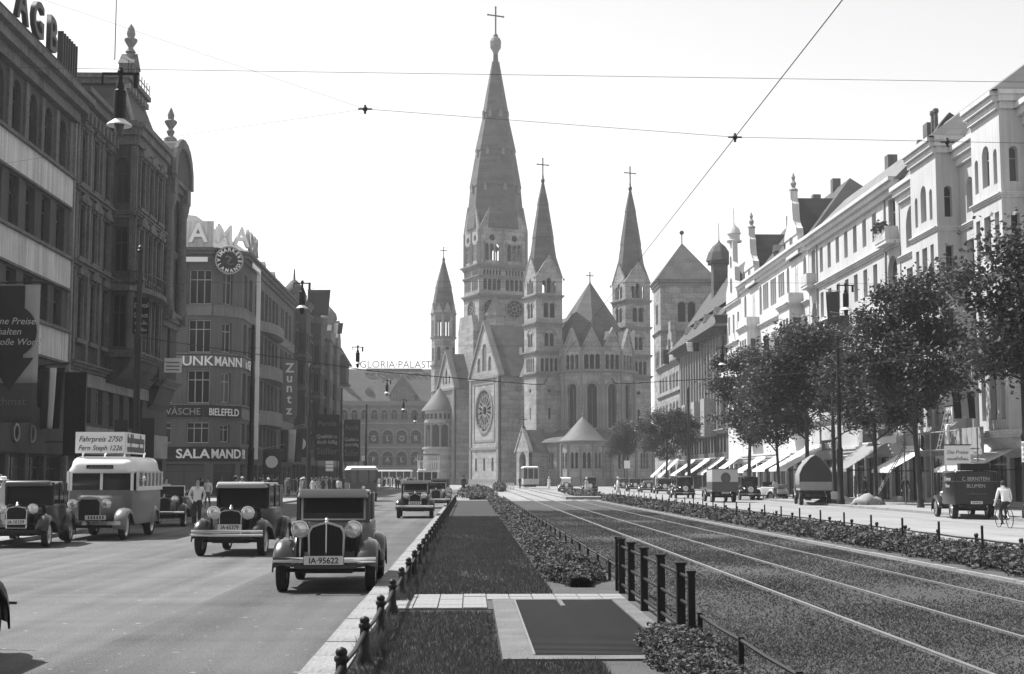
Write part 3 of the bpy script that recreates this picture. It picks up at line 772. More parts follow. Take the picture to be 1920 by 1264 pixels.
# -- the two choir towers
def choir_tower(cx, cy, w=5.5):
    F4 = faces4(cx, cy, w, w); c = w/2
    lowr = [(c-0.25,c+0.25,12.6,14.8,0.25),(c-1.4,c-0.9,7.6,9.6,0.25),(c+0.7,c+1.2,7.6,9.6,0.25),(c-0.4,c+0.4,17.6,18.4,0.4,0.4)]
    arc = arcade(c, 3.6, 4, 0.25, 21.6, 24.2)
    w1 = arcade(c, 2.0, 2, 0.2, 26.4, 29.0); w2 = arcade(c, 2.4, 2, 0.25, 31.9, 34.8)
    bel = [(c-1.45,c-0.7,36.6,39.0,0.37),(c-0.45,c+0.45,36.6,40.4,0.45),(c+0.7,c+1.45,36.6,39.0,0.37)]
    for F in F4:
        F.wall(0, 39.6, lowr+arc+w1+w2+[q[:3]+(min(q[3],39.55),)+q[4:] for q in bel], ST, 0.35)
        F.windows(lowr+arc+w1+w2, 1, 0, 'church_trim', 0.35)
        for z0, z1, ww in ((26.1,30.0,2.9),(31.6,35.6,3.2)):
            m = MB(F.T); po = arch_pts(c-ww/2, c+ww/2, z1-ww/2-0.1, ww/2); pi = arch_pts(c-ww/2+0.3, c+ww/2-0.3, z1-ww/2-0.1, ww/2-0.3)
            for i in range(8): m.prism([po[i],po[i+1],pi[i+1],pi[i]], -0.08, 0.05)
            m.build('arch_moulding', TRM, CH)
        for z in (36.2, ): F.boxes([(c-0.66,c-0.5,-0.1,0.2,36.6,38.6),(c+0.5,c+0.66,-0.1,0.2,36.6,38.6)], TRM, 'colonnette')
    for z in (20.9, 25.0, 30.5, 35.8): cornice_sq(cx, cy, w, w, z, 0.5, 0.35)
    MB().box(cx-w/2+0.3, cx+w/2-0.3, cy-w/2+0.3, cy+w/2-0.3, 35.0, 35.3).build('bell_floor', TRM, CH)
    gables(cx, cy, w, w, 39.6, 4.1)
    spire(cx, cy, [(2.95,39.7),(2.62,43.4),(2.05,47.4),(2.13,47.5),(1.10,54.0),(1.16,54.1),(0.22,58.6),(0.16,60.0)])
    cross(cx, cy, 59.4, 3.9, 0.09)
    for s1 in (-1,1):
        for s2 in (-1,1): MB().box(cx+s1*(w/2)-0.15+s1*0.35, cx+s1*(w/2)+0.15+s1*0.35, cy+s2*w/2-0.12, cy+s2*w/2+0.12, 39.2, 39.6).build('gargoyle', TRM, CH)
choir_tower(-9.6, 0.0); choir_tower(9.6, 0.0)

# -- main steeple
MX, MY, MW, MD = -0.9, 44.0, 11.6, 9.0
F4 = faces4(MX, MY, MW, MD)
for k, F in enumerate(F4):
    L = F.L; n = 2
    roses = [(L*0.27-1.9, L*0.27+1.9, 36.7, 40.5, 1.9, 1.9), (L*0.74-1.9, L*0.74+1.9, 36.7, 40.5, 1.9, 1.9)] if k in (0,2) else [(L*0.5-1.9, L*0.5+1.9, 36.7, 40.5, 1.9, 1.9)]
    cs = [L*0.27, L*0.73]
    arc = sum([arcade(c, L*0.36, 4, 0.2, 42.6, 45.2) for c in cs], [])
    fr = sum([arcade(c, L*0.36, 6, 0.25, 46.0, 47.2) for c in cs], [])
    bel = sum([arcade(c, L*0.30, 3, 0.2, 49.2, 53.0)+[(c-0.7,c+0.7,53.6,55.0,0.7,0.7)] for c in cs], [])
    F.wall(0, 56.0, roses+arc+fr+bel, ST, 0.5)
    F.windows(arc+fr, 1, 0, 'church_trim', 0.4)
    for q in roses:
        c = (q[0]+q[1])/2; zc = 38.6; m = MB(F.T)
        m.at(F.T @ Matrix.Translation((c, 0, zc))); m.ring([(1.9,-0.12),(2.25,-0.12),(2.25,0.1),(1.9,0.1)], 24, axis='y')
        for j in range(8):
            a = PI*j/4; m.box(-0.09, 0.09, 0.12, 0.3, 0.4, 1.9) if j == 0 else m.at(F.T @ Matrix.Translation((c,0,zc)) @ Matrix.Rotation(a,4,'Y')).box(-0.09,0.09,0.12,0.3,0.4,1.9)
        m.at(F.T @ Matrix.Translation((c,0,zc))); m.ring([(0.4,0.1),(0.6,0.1),(0.6,0.3),(0.4,0.3)], 12, axis='y'); m.ring([(1.25,0.15),(1.4,0.15),(1.4,0.3),(1.25,0.3)], 24, axis='y')
        ro = m.build('rose_window', TRM, CH)
        p = MB(F.T @ Matrix.Translation((c,0,zc))); p.lathe([(0.01,0.42),(1.9,0.42)], 24, axis='y'); p.build('pane', 'church_glass', ro)
    for c in cs:     # colonnettes in the belfry
        for x in (c-L*0.30/2-0.15, c+L*0.30/2+0.15): MB(F.T).cyl((x,-0.05,48.4),(x,-0.05,53.4),0.17,n=8).build('colonnette', TRM, CH)
    for x in (0.25, L/2, L-0.25): MB(F.T).cyl((x,-0.02,48.4),(x,-0.02,56.0),0.24,n=8).build('corner_shaft', TRM, CH)
for z, h, p in ((33.0,0.6,0.9),(41.2,0.6,0.55),(45.5,0.4,0.35),(47.7,0.7,0.75)): cornice_sq(MX, MY, MW, MD, z, h, p)
MB().box(MX-MW/2+0.6, MX+MW/2-0.6, MY-MD/2+0.6, MY+MD/2-0.6, 47.6, 48.2).build('bell_floor', TRM, CH)
gables(MX, MY, MW, MD, 56.0, 5.6, 2, 2)
k_ = MD/MW*1.08
spire(MX, MY, [(6.35,56.6),(6.1,60.0),(5.55,66.2),(5.72,66.3),(4.35,74.5),(4.55,74.6),(2.72,83.3),(2.90,83.4),(0.85,95.3),(0.95,95.4),(0.62,95.5),(0.5,97.4)], 8, (1.04,0.95))
MB().lathe([(0.5,97.2),(0.75,98.0),(1.3,98.9),(1.35,100.2),(1.0,100.9),(0.5,101.4),(0.1,101.8)], 8, MX, MY).build('crown_knob', TRM, CH)
cross(MX, MY, 102.0, 6.3, 0.13)
dm = MB().box(-0.35,0.35,-0.5,0.6,0,0.9).prism([(-0.45,0.9),(0.45,0.9),(0,1.7)],-0.55,0.6).mesh('spire_dormer', TRM)
for z, r in ((65.0,5.4),(73.3,4.2),(82.2,2.7)):
    for j in range(8):
        a = PI*j/4-PI/2; link('spire_dormer', dm, CH, (MX+r*0.98*math.cos(a), MY+r*0.92*math.sin(a), z), (0,0,a+PI/2))
# stair turret with little pyramid roof in front of the steeple
MB().lathe([(2.2,26),(2.2,36.6)], 6, MX-2.6, MY-MD/2-1.4, 0, 'z', 0.2, 2*PI+0.2).build('stair_turret', ST, CH)
MB().lathe([(2.6,36.5),(2.6,36.8),(0.05,41.2)], 6, MX-2.6, MY-MD/2-1.4, 0, 'z', 0.2, 2*PI+0.2).build('turret_roof', 'church_trim', CH)
# spreading lower stage
for s_ in (-1, 1):
    MB().prism_x([(MY-MD/2,0),(MY+MD/2,0),(MY+MD/2,34),(MY+MD/2-1,37),(MY-MD/2+1,37),(MY-MD/2,34)], MX+s_*(MW/2-0.3), MX+s_*(MW/2+1.3)).build('buttress', ST, CH)

# -- small tower at the west front
WX, WY = -8.7, 56.0
m = MB(); m.lathe([(2.7,0),(2.7,33)], 8, WX, WY, 0, 'z', PI/8, 2*PI+PI/8); m.build('turret_wall', ST, CH)
for z in (20.5, 26.5, 32.9, 38.4): MB().lathe([(2.75,z),(3.05,z+0.3),(3.05,z+0.55),(2.7,z+0.6)], 8, WX, WY, 0, 'z', PI/8, 2*PI+PI/8).build('cornice', TRM, CH)
for j in range(8):
    a = PI/4*j+PI/8; MB().cyl((WX+2.45*math.cos(a),WY+2.45*math.sin(a),33.4),(WX+2.45*math.cos(a),WY+2.45*math.sin(a),38.5),0.42,n=6).build('column', ST, CH)
    b = PI/4*j; p = (WX+2.42*math.cos(b), WY+2.42*math.sin(b))
    MB(TR(p[0],p[1],0,b+PI/2)).box(-0.95,0.95,-0.15,0.15,37.2,38.5).box(-0.14,0.14,-0.12,0.12,33.4,37.2).build('arcade', TRM, CH)
    MB(TR(p[0],p[1],0,b+PI/2)).prism([(-1.05,38.9),(1.05,38.9),(0,41.2)],-0.3,1.2).build('gable', ST, CH)
    MB(TR(p[0],p[1],0,b+PI/2)).box(-0.35,0.35,-0.16,0.1,28,31).build('slit_window', 'opening_dark', CH)
spire(WX, WY, [(2.75,38.9),(2.25,42.6),(1.85,44.6),(1.95,44.7),(0.15,51.5),(0.12,52)])
cross(WX, WY, 51.8, 2.4, 0.08)

# -- nave, transept, wing
def gabled_block(x0, x1, y0, y1, eave, ridge, along, name='roof'):
    b = MB(); b.box(x0, x1, y0, y1, 0, eave); b.build('wall_block', ST, CH)
    r = MB(); e = 0.5
    if along == 'y':
        c = (x0+x1)/2; r.prism([(x0-e,eave-0.3),(x1+e,eave-0.3),(c,ridge)], y0-0.1, y1+0.1)
    else:
        c = (y0+y1)/2; r.prism_x([(y0-e,eave-0.3),(y1+e,eave-0.3),(c,ridge)], x0+0.6, x1-0.6)
    return r.build(name, RF, CH)
gabled_block(-7.4, 7.4, 3, 40, 22.0, 33.5, 'y')
# transept: gable walls with the rose
def gable_front(F, eave, ridge, ops, trim_w, rose=None):
    L = F.L; mid = eave
    F.wall(0, eave, [o for o in ops if o[3] <= eave] + ([rose] if rose else []), ST, 0.5)
    up = [o for o in ops if o[3] > eave]
    m = MB(F.T)
    # gable triangle in strips so that its openings stay open
    xs = sorted(set([0, L/2, L]+[round(o[0]+(o[1]-o[0])*i/8,4) for o in up for i in range(9)]+[L*i/12 for i in range(13)]))
    def htop(o, x): cx_ = (o[0]+o[1])/2; r_ = (o[1]-o[0])/2; return o[3]-o[4]+o[4]*math.sqrt(max(0.0, 1-((x-cx_)/r_)**2))
    def top(x): return eave+(ridge-eave)*(1-abs(x-L/2)/(L/2))
    for a, b in zip(xs, xs[1:]):
        hit = [o for o in up if o[0] <= (a+b)/2 <= o[1]]
        if hit:
            o = hit[0]; m.quad((a,0,eave),(b,0,eave),(b,0,o[2]),(a,0,o[2])); m.quad((a,0,htop(o,a)),(b,0,htop(o,b)),(b,0,top(b)),(a,0,top(a))); m.quad((a,0,htop(o,a)),(b,0,htop(o,b)),(b,0.5,htop(o,b)),(a,0.5,htop(o,a)))
        else: m.quad((a,0,eave),(b,0,eave),(b,0,top(b)),(a,0,top(a)))
    for o in up:
        m.quad((o[0],0,o[2]),(o[0],0,o[3]-o[4]),(o[0],0.5,o[3]-o[4]),(o[0],0.5,o[2])); m.quad((o[1],0,o[2]),(o[1],0,o[3]-o[4]),(o[1],0.5,o[3]-o[4]),(o[1],0.5,o[2])); m.quad((o[0],0,o[2]),(o[1],0,o[2]),(o[1],0.5,o[2]),(o[0],0.5,o[2]))
    m.build('gable', ST, CH, fix=False)
    F.windows(up + [o for o in ops if o[3] <= eave], 1, 0, 'church_trim', 0.5)
    q = MB(F.T)
    for s_ in (-1,1):
        a, b = (0,L/2) if s_ < 0 else (L,L/2)
        q.prism([(a+s_*0.5,eave-0.3),(b,ridge),(b,ridge+0.7),(a+s_*0.9,eave)], -0.35, 0.9)
    q.box(-0.3, L+0.3, -0.3, 0.1, eave-0.5, eave); q.box(-0.15, L+0.15, -0.22, 0.1, 7.2, 7.7); q.box(-0.2,L+0.2,-0.35,0.1,0,1.2)
    for x in (0.35, L-0.35): q.box(x-0.5, x+0.5, -0.22, 0.05, 1.2, eave-0.5)
    for k in range(int(L/0.7)): q.box(0.5+k*0.7, 0.8+k*0.7, -0.2, 0.05, eave-1.1, eave-0.5)
    q.build('stone_trim', TRM, CH)
b = MB(); b.box(-11.5, 11.5, 15.9, 30.9, 0, 22.2); b.build('transept_wall', ST, CH)
MB().prism_x([(15.3,21.9),(31.5,21.9),(23.4,33.0)], -11.9, 11.9).build('transept_roof', RF, CH)
for F in (Facade(CH, -12.1, 31.0, -PI/2, 15.2), Facade(CH, 12.1, 15.8, PI/2, 15.2)):
    c = 7.6; rose = (c-4.3, c+4.3, 10.9, 19.5, 4.3, 4.3)
    ops = [(c-1.1,c+1.1,23.4,29.0,1.1),(c-3.7,c-2.1,23.3,26.2,0.8),(c+2.1,c+3.7,23.3,26.2,0.8)]+row(3.2,4.4,3,1.1,2.9,5.6,0.55)
    gable_front(F, 22.2, 33.2, ops, 0.5, rose)
    T0 = F.T @ Matrix.Translation((c, 0, 15.2)); m = MB(T0)
    m.ring([(4.25,-0.2),(4.75,-0.2),(4.75,0.1),(4.25,0.1)], 32, axis='y'); m.ring([(0.95,0.1),(1.3,0.1),(1.3,0.4),(0.95,0.4)], 16, axis='y'); m.ring([(3.6,0.15),(3.75,0.15),(3.75,0.4),(3.6,0.4)], 32, axis='y')
    ro = m.build('rose_window', TRM, CH)
    sp = MB().box(-0.11,0.11,0.1,0.4,1.3,4.25).ring([(0.28,0.12),(0.5,0.12),(0.5,0.38),(0.28,0.38)],10,cz=3.2,axis='y').mesh('spoke', TRM)
    for j in range(16):
        o = link('spoke', sp, ro); o.matrix_basis = T0 @ Matrix.Rotation(2*PI*j/16, 4, 'Y')
    p = MB(T0); p.lathe([(0.01,0.48),(4.3,0.48)], 32, axis='y'); p.build('pane', 'church_glass', ro)
    F.boxes([(c-5.6,c-5.2,-0.1,0.05,9.2,20.6),(c+5.2,c+5.6,-0.1,0.05,9.2,20.6),(c-5.6,c+5.6,-0.12,0.05,20.6,21.0),(c-5.6,c+5.6,-0.12,0.05,8.8,9.2)], TRM, 'rose_frame')
for d, y in ((-0.6,20),(1.0,26)): MB().box(-6.0+d,-5.2+d,16.6,18,26.5,28).build('roof_vent', TRM, CH)
# wing towards the west with its small gable and round stair house
b = MB(); b.box(-11.6, 11, 40.4, 49.8, 0, 21.0); b.build('wing_wall', ST, CH)
MB().prism_x([(39.8,20.7),(50.4,20.7),(45.1,28.7)], -11.9, 11.2).build('wing_roof', RF, CH)
F = Facade(CH, -12.1, 50.0, -PI/2, 9.8); c = 4.9
gable_front(F, 21.0, 28.9, [(c-0.6,c+0.6,22.0,25.2,0.6),(c-2.2,c-1.4,22.0,23.8,0.4),(c+1.4,c+2.2,22.0,23.8,0.4)], 0.4)
TX, TY = -13.6, 45.2
MB().lathe([(3.5,0),(3.5,7.6),(3.75,7.7),(3.75,8.1),(3.3,8.2)], 14, TX, TY).build('stair_house_base', ST, CH, 30)
MB().lathe([(2.7,8.1),(2.7,16)], 14, TX, TY).build('stair_house_core', 'opening_dark', CH, 30)
for j in range(10):
    a = 2*PI*j/10; x, y = TX+3.25*math.cos(a), TY+3.25*math.sin(a)
    MB().cyl((x,y,8.2),(x,y,13.2),0.24,n=8).build('column', TRM, CH)
    b_ = a+PI/10; q = MB(TR(TX+3.12*math.cos(b_), TY+3.12*math.sin(b_), 0, b_+PI/2))
    ap = arch_pts(-0.85, 0.85, 12.2, 0.85)
    q.add([(x_,0.0,z_) for x_,z_ in [(1.02,12.2)]+ap+[(-1.02,12.2),(-1.02,13.4),(1.02,13.4)]], [tuple(range(13))]); q.build('arch', ST, CH, fix=False)
MB().lathe([(3.2,13.3),(3.4,13.4),(3.4,13.8),(3.2,13.9),(3.2,15.9),(3.7,16.2)], 20, TX, TY).build('gallery', ST, CH, 30)
for j in range(20):
    a = 2*PI*j/20; MB(TR(TX+3.22*math.cos(a),TY+3.22*math.sin(a),0,a+PI/2)).box(-0.28,0.28,-0.05,0.1,14.2,15.4).build('slit_window', 'opening_dark', CH)
MB().lathe([(4.0,16.0),(3.9,16.3),(2.4,18.2),(1.0,20.0),(0.05,21.2)], 20, TX, TY).build('stair_house_roof', 'church_lead', CH, 30)

# -- apse between the choir towers
AX, AY, AR = 0.0, -2.5, 7.9
def ring_faces(cx, cy, r, a0, a1, n):
    out = []
    for k in range(n):
        p = [(cx+r*math.cos(a), cy+r*math.sin(a)) for a in (a0+(a1-a0)*k/n, a0+(a1-a0)*(k+1)/n)]
        d = (p[1][0]-p[0][0], p[1][1]-p[0][1]); out.append(Facade(CH, p[0][0], p[0][1], math.atan2(d[1],d[0]), math.hypot(*d)))
    return out
for F in ring_faces(AX, AY, AR, -PI*1.08, PI*0.08, 7):
    L = F.L; c = L/2; tall = [(c-0.95,c+0.95,10.8,19.2,0.95)]; gal = arcade(c, L*0.72, 3, 0.22, 21.9, 24.7)
    F.wall(0, 25.2, tall+gal, ST, 0.6); F.windows(tall, 2, 0, 'church_trim', 0.6); 
    F.boxes([(0,L,1.4,1.5,21.4,25.2)], 'opening_dark', 'gallery_back')
    m = MB(F.T); po = arch_pts(c-1.5,c+1.5,18.2,1.5); pi = arch_pts(c-1.15,c+1.15,18.2,1.15)
    for i in range(8): m.prism([po[i],po[i+1],pi[i+1],pi[i]], -0.12, 0.05)
    m.box(c-1.5,c-1.15,-0.12,0.05,10.4,18.2); m.box(c+1.15,c+1.5,-0.12,0.05,10.4,18.2); m.box(-0.3,0.3,-0.15,0.1,0,25.2); m.build('pilaster_arch', TRM, CH)
    for j in range(3):
        for x in (c-L*0.36-0.1, c-L*0.12-0.1+0.0, c+L*0.12, c+L*0.36+0.1): pass
    g = MB(F.T); g.prism([(0.15,25.2),(L-0.15,25.2),(c,29.4)], -0.05, 0.6); g.box(c-0.13,c+0.13,-0.16,0,26.0,28.2); g.box(c-0.55,c+0.55,-0.16,0,26.8,27.1)
    g.prism([(0.0,25.1),(c,29.4),(c,29.8),(-0.2,25.3)], -0.25, 0.3); g.prism([(L,25.1),(c,29.4),(c,29.8),(L+0.2,25.3)], -0.25, 0.3); g.build('gable', ST, CH)
    r = MB(F.T); r.prism([(0.3,25.2),(L-0.3,25.2),(c,29.2)], 0.5, 5.0); r.build('gable_roof', RF, CH)
m = MB(); m.lathe([(AR+0.1,21.2),(AR+0.45,21.5),(AR+0.45,21.8),(AR-0.2,21.9)], 14, AX, AY, 0, 'z', -PI*1.08, PI*0.08, cap=False); m.build('cornice', TRM, CH)
MB().lathe([(AR-0.3,26.0),(AR-1.6,29.5),(4.6,32.6),(0.1,39.4)], 8, AX, AY+1.5, 0, 'z', PI/8, 2*PI+PI/8).build('apse_roof', RF, CH)
cross(AX, AY+1.5, 39.2, 2.2, 0.08)
MB().box(-6.2,-5.7,6,6.5,33,36.5).build('chimney', TRM, CH)
# ambulatory and chapels
for F in ring_faces(AX, AY, 12.2, -PI*1.10, PI*0.10, 9):
    L = F.L; c = L/2; w = arcade(c, 2.4, 3, 0.22, 3.2, 6.2)
    F.wall(0, 8.0, w, ST, 0.4); F.windows(w, 1, 0, 'church_trim', 0.4); F.boxes([(0,L,-0.25,0.05,0,1.5),(0,L,-0.2,0.05,7.6,8.1),(-0.25,0.25,-0.2,0.05,1.5,7.6)], TRM, 'stone_trim')
MB().lathe([(12.6,8.0),(12.5,8.2),(AR-0.1,10.6)], 18, AX, AY, 0, 'z', -PI*1.10, PI*0.10, cap=False).build('ambulatory_roof', RF, CH)
for cx, cy, r, h, top in ((-7.2,-12.0,4.2,8.1,12.8),):
    for F in ring_faces(cx, cy, r, -PI*1.05, PI*0.05, 6):
        L = F.L; c = L/2; w = arcade(c, 1.5, 2, 0.2, 3.2, 6.2); F.wall(0, h, w, ST, 0.35); F.windows(w, 1, 0, 'church_trim', 0.35); F.boxes([(0,L,-0.22,0.05,0,1.6),(0,L,-0.18,0.05,h-0.5,h),(-0.2,0.2,-0.18,0.05,1.6,h-0.5)], TRM, 'stone_trim')
    MB().lathe([(r+0.3,h),(r+0.25,h+0.2),(r*0.78,h+1.2),(r*0.5,h+2.5),(r*0.22,h+3.8),(0.05,top)], 20, cx, cy).build('chapel_roof', 'church_lead', CH, 30)
    MB().cyl((cx,cy,top-0.3),(cx,cy,top+1.8),0.06,n=6).ball((cx,cy,top+0.3),0.22,8,6).build('finial', TRM, CH)
# side porch
F = Facade(CH, -15.4, -0.4, -PI/2, 5.6); c = 2.8
F.wall(0, 6.4, [(c-1.5,c+1.5,0.1,6.3,1.5)], ST, 0.8)
m = MB(F.T); m.prism([(-0.2,6.4),(5.8,6.4),(c,10.6)], -0.05, 0.7); m.prism([(-0.4,6.2),(c,10.6),(c,11.1),(-0.7,6.4)], -0.2, 0.6); m.prism([(6.0,6.2),(c,10.6),(c,11.1),(6.3,6.4)], -0.2, 0.6); m.build('porch_gable', ST, CH)
MB().prism_x([(-6.2,6.3),(-0.2,6.3),(-3.2,10.5)], -14.9, -11).build('porch_roof', RF, CH)
MB().box(-14.6,-11,-5.9,-0.5,0,6.4).build('porch_wall', ST, CH); MB().box(-14.62,-14.4,-4.6,-1.8,0,6.2).build('porch_door', 'opening_dark', CH)
cross(-15.2, -3.2, 11.3, 1.6, 0.07)

# ================================================================ houses along the shaded side
def shopfront(F, s0, s1, z1, n, paint='window_paint_dark', mat_='sooty', zsill=0.4, name='shop_window'):
    """shop bays between piers; returns the openings"""
    w = (s1-s0)/n; ops = [(s0+i*w+0.25, s0+(i+1)*w-0.25, zsill if i % 3 else 0.12, z1, 0) for i in range(n)]
    F.windows(ops, 2, 0.75, paint, 0.35, name); return ops
# -- first house: dark, rebuilt with broad white bands
B = thing('banded_house', 'dark house with broad white bands between its window rows at the picture edge', 'house', (-22, 56, 0), PI/2)
F = Facade(B, 0, 0, 0, 22); cs = [1.8+2.6*k for k in range(8)]
top = [(c-0.62,c+0.62,18.5,21.0,0.6) for c in cs]; st2 = [(c-0.75,c+0.75,13.85,16.3) for c in cs]; st1 = [(c-0.75,c+0.75,9.8,11.8) for c in cs]; mz = [(c-0.9,c+0.9,5.3,7.5) for c in cs]
sh = shopfront(F, 0.3, 21.7, 2.9, 7)
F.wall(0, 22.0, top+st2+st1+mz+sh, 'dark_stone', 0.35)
F.windows(top, 2, 0.6, 'window_paint_dark', 0.35); F.windows(st2+st1+mz, 2, 0.66, 'window_paint_dark', 0.35)
F.shell(14, 22.0, 'dark_stone')
for z0, z1 in ((7.9,9.7),(11.9,13.7),(16.4,18.2)):
    F.boxes([(0.0,21.75,-0.14,0.02,z0+0.12,z1-0.12)], 'band_white', 'white_band'); F.boxes([(0,21.8,-0.30,0.02,z1-0.12,z1+0.05)], 'sooty_trim', 'sill_course'); F.boxes([(0,21.8,-0.18,0.02,z0,z0+0.12)], 'sooty_trim', 'sill_course')
F.boxes([(21.76,22.0,-0.22,0.0,0,22)], 'sooty_pale', 'corner_strip')
F.bar(21.3, 22.7, 1.1, 'sooty_trim'); F.boxes([(0,22,-0.35,6,22.7,23.6)], 'sooty', 'attic')
for c in cs: F.boxes([(c+1.05,c+1.55,-0.12,0.02,18.3,21.2)], 'sooty_trim', 'pilaster')
F.boxes([(0.0,21.7,-0.16,0.02,3.0,4.95)], 'sooty', 'fascia')
for ch, s in (('O',13.0),('D',15.6)): text('letter', ch, 1.3, 'chrome_dull', B, (s, -0.24, 3.5), ext=0.05)
# roof letters
for ch, s in (('A',11.6),('G',14.1),('B',16.6)): text('roof_letter', ch, 2.6, 'black_paint', B, (s, -0.25, 23.75), ext=0.12, bold=0.03)
for k in range(7): F.boxes([(18.3+k*0.45,18.42+k*0.45,-0.35,-0.05,23.6,25.4)], 'black_paint', 'sign_bar')
F.boxes([(10.5,21.5,-0.05,0.05,23.6,23.75)], 'black_paint', 'letter_rail')

# projecting sign, flag and banner hanging from it
S = thing('projecting_sign', 'tall dark projecting sign with the letters A G B one below the other', 'sign', (-22, 74, 0))
MB().box(1.1, 2.2, -0.12, 0.12, 2.9, 7.1).build('board', 'sign_dark', S); MB().box(1.05, 2.25, -0.14, 0.14, 7.1, 7.2).build('top_rim', 'iron', S)
for ch, z in (('A',5.75),('G',4.6),('B',3.5)): text('letter', ch, 1.15, 'iron', S, (1.65, -0.15, z), ext=0.03)
for z in (3.6, 6.6): MB().cyl((0,0,z),(1.1,0,z),0.03,n=6).build('bracket', 'iron', S)
def cloth_panel(w, h, nx, nz, wave, name, material, parent, T=None, x0=0.0, taper=1.0, ph=0.0):
    m = MB(T); V = []; Fc = []
    for j in range(nz+1):
        for i in range(nx+1):
            t = j/nz; x = x0+w*i/nx; V.append((x*(1+(taper-1)*t), wave*math.sin(x*3.1+ph+t*1.3)*(0.25+t), -h*t))
    for j in range(nz):
        for i in range(nx): a = j*(nx+1)+i; Fc.append((a,a+1,a+nx+2,a+nx+1))
    m.add(V, Fc); o = m.build(name, material, parent, 179, fix=False)
    sm = o.modifiers.new('thickness', 'SOLIDIFY'); sm.thickness = 0.012
    return o
FL = thing('striped_flag', 'limp dark flag with one white stripe beside the projecting sign', 'flag', (-21.9, 73.0, 7.35))
MB().cyl((-0.1,0,0.1),(1.5,-0.1,0.25),0.03,n=6).build('pole', 'iron', FL)
for k, (mm, w) in enumerate((('flag_red',0.42),('cloth_white',0.36),('black_paint',0.42))): cloth_panel(w, 3.1, 4, 10, 0.07, 'stripe', mm, FL, x0=[0.05,0.47,0.83][k], taper=0.86)
BN = thing('banner', 'big pale cloth banner with a dark arrow, disc and slogan on the dark banded house', 'banner', (-22.0, 62, 10.15))
MB().cyl((0,0,0.05),(3.45,0,0.12),0.035,n=6).build('pole', 'iron', BN)
cloth_panel(2.85, 4.3, 10, 10, 0.03, 'cloth', 'sign_grey', BN, x0=0.45); cloth_panel(2.85, 1.7, 10, 5, 0.03, 'lower_cloth', 'canvas_dark', BN, TR(0,0,-4.3), x0=0.45)
MB().prism([(1.55,-0.05),(2.65,-0.05),(2.65,-3.2),(3.1,-3.2),(2.1,-4.6),(1.1,-3.2),(1.55,-3.2)], -0.09, -0.05).build('arrow', 'black_paint', BN)
MB().lathe([(0.0,-0.13),(1.18,-0.13),(1.18,-0.09),(0.0,-0.09)], 28, 2.05, 0, -2.05, 'y').build('disc', 'sign_dark', BN)
for s_, z, sz_ in (('Kleine Preise',-1.75,0.42),('halten',-2.2,0.42),('das große Wort!',-2.65,0.40)): text('lettering', s_, sz_, 'cloth_pale', BN, (2.05,-0.15,z), ext=0.005, shear=0.25)
text('lettering', 'egächmat', 0.5, 'cloth_mid', BN, (1.9,-0.12,-5.25), ext=0.005)

# -- second house: ornate, sooty, with oriel, mansard tower and corner turret
B = thing('ornate_house', 'sooty ornate house with oriel, mansard tower and domed corner turret', 'house', (-22, 78.1, 0), PI/2)
F = Facade(B, 0, 0, 0, 25.9); cs = [1.8,4.4,7.0]; c2 = [17.6]
fl = ((18.4,21.2,0.5),(14.2,16.9,0),(9.6,12.8,0))
ops = [(c-0.52,c+0.52,a,b,r) for c in cs+c2 for a,b,r in fl]; gr = [(c-0.7,c+0.7,4.9,6.9) for c in (1.8,4.4,7.0,9.6,12.2,14.8,17.4)]
sh = shopfront(F, 0.3, 25.0, 3.0, 8)
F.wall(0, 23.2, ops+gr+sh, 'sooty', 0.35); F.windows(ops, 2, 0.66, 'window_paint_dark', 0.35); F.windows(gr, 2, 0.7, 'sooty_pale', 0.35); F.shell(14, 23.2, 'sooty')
F.boxes([(0,25.9,-0.10,0.02,6.95,7.7)], 'sooty_pale', 'fascia'); F.boxes([(0,25.9,-0.10,0.02,3.1,4.7)], 'sooty_pale', 'fascia')
def dress(F, cs, fl, tm):
    for c in cs:
        for a, b, r in fl:
            m = MB(F.T); m.box(c-0.75,c-0.55,-0.14,0.02,a-0.1,b+0.1); m.box(c+0.55,c+0.75,-0.14,0.02,a-0.1,b+0.1); m.box(c-0.9,c+0.9,-0.3,0.02,a-0.35,a-0.12); m.box(c-0.95,c+0.95,-0.38,0.02,b+0.25,b+0.5); m.box(c-0.8,c+0.8,-0.2,0.02,b+0.1,b+0.25); m.prism([(c-0.95,b+0.5),(c+0.95,b+0.5),(c,b+0.95)],-0.34,0.02)
            m.build('window_surround', tm, F.root)
            q = MB(F.T); q.ball((c,-0.22,b+0.36),0.26,8,5); q.ball((c-0.45,-0.16,b+0.3),0.15,6,4); q.ball((c+0.45,-0.16,b+0.3),0.15,6,4); q.build('carved_head', tm, F.root, 60)
dress(F, cs+c2, fl, 'sooty_trim')
for z in (7.75, 13.35, 17.5): F.bar(z, z+0.45, 0.5, 'sooty_trim')
F.bar(22.2, 23.4, 0.95, 'sooty_trim')
F.each([(x-0.16,x+0.16,-0.62,0.02,21.65,22.25) for x in [0.6+k*0.85 for k in range(22)]], 'sooty_trim', 'bracket')
for c in (0.45,3.1,5.7): F.each([(c-0.22,c+0.22,-0.22,0.02,8.2,13.3),(c-0.2,c+0.2,-0.2,0.02,13.85,17.45),(c-0.2,c+0.2,-0.2,0.02,18.0,22.0)], 'sooty_trim', 'pilaster')
F.roof(23.3, 27.2, 5.5, 13.5, 'roof_slate', 0.2)
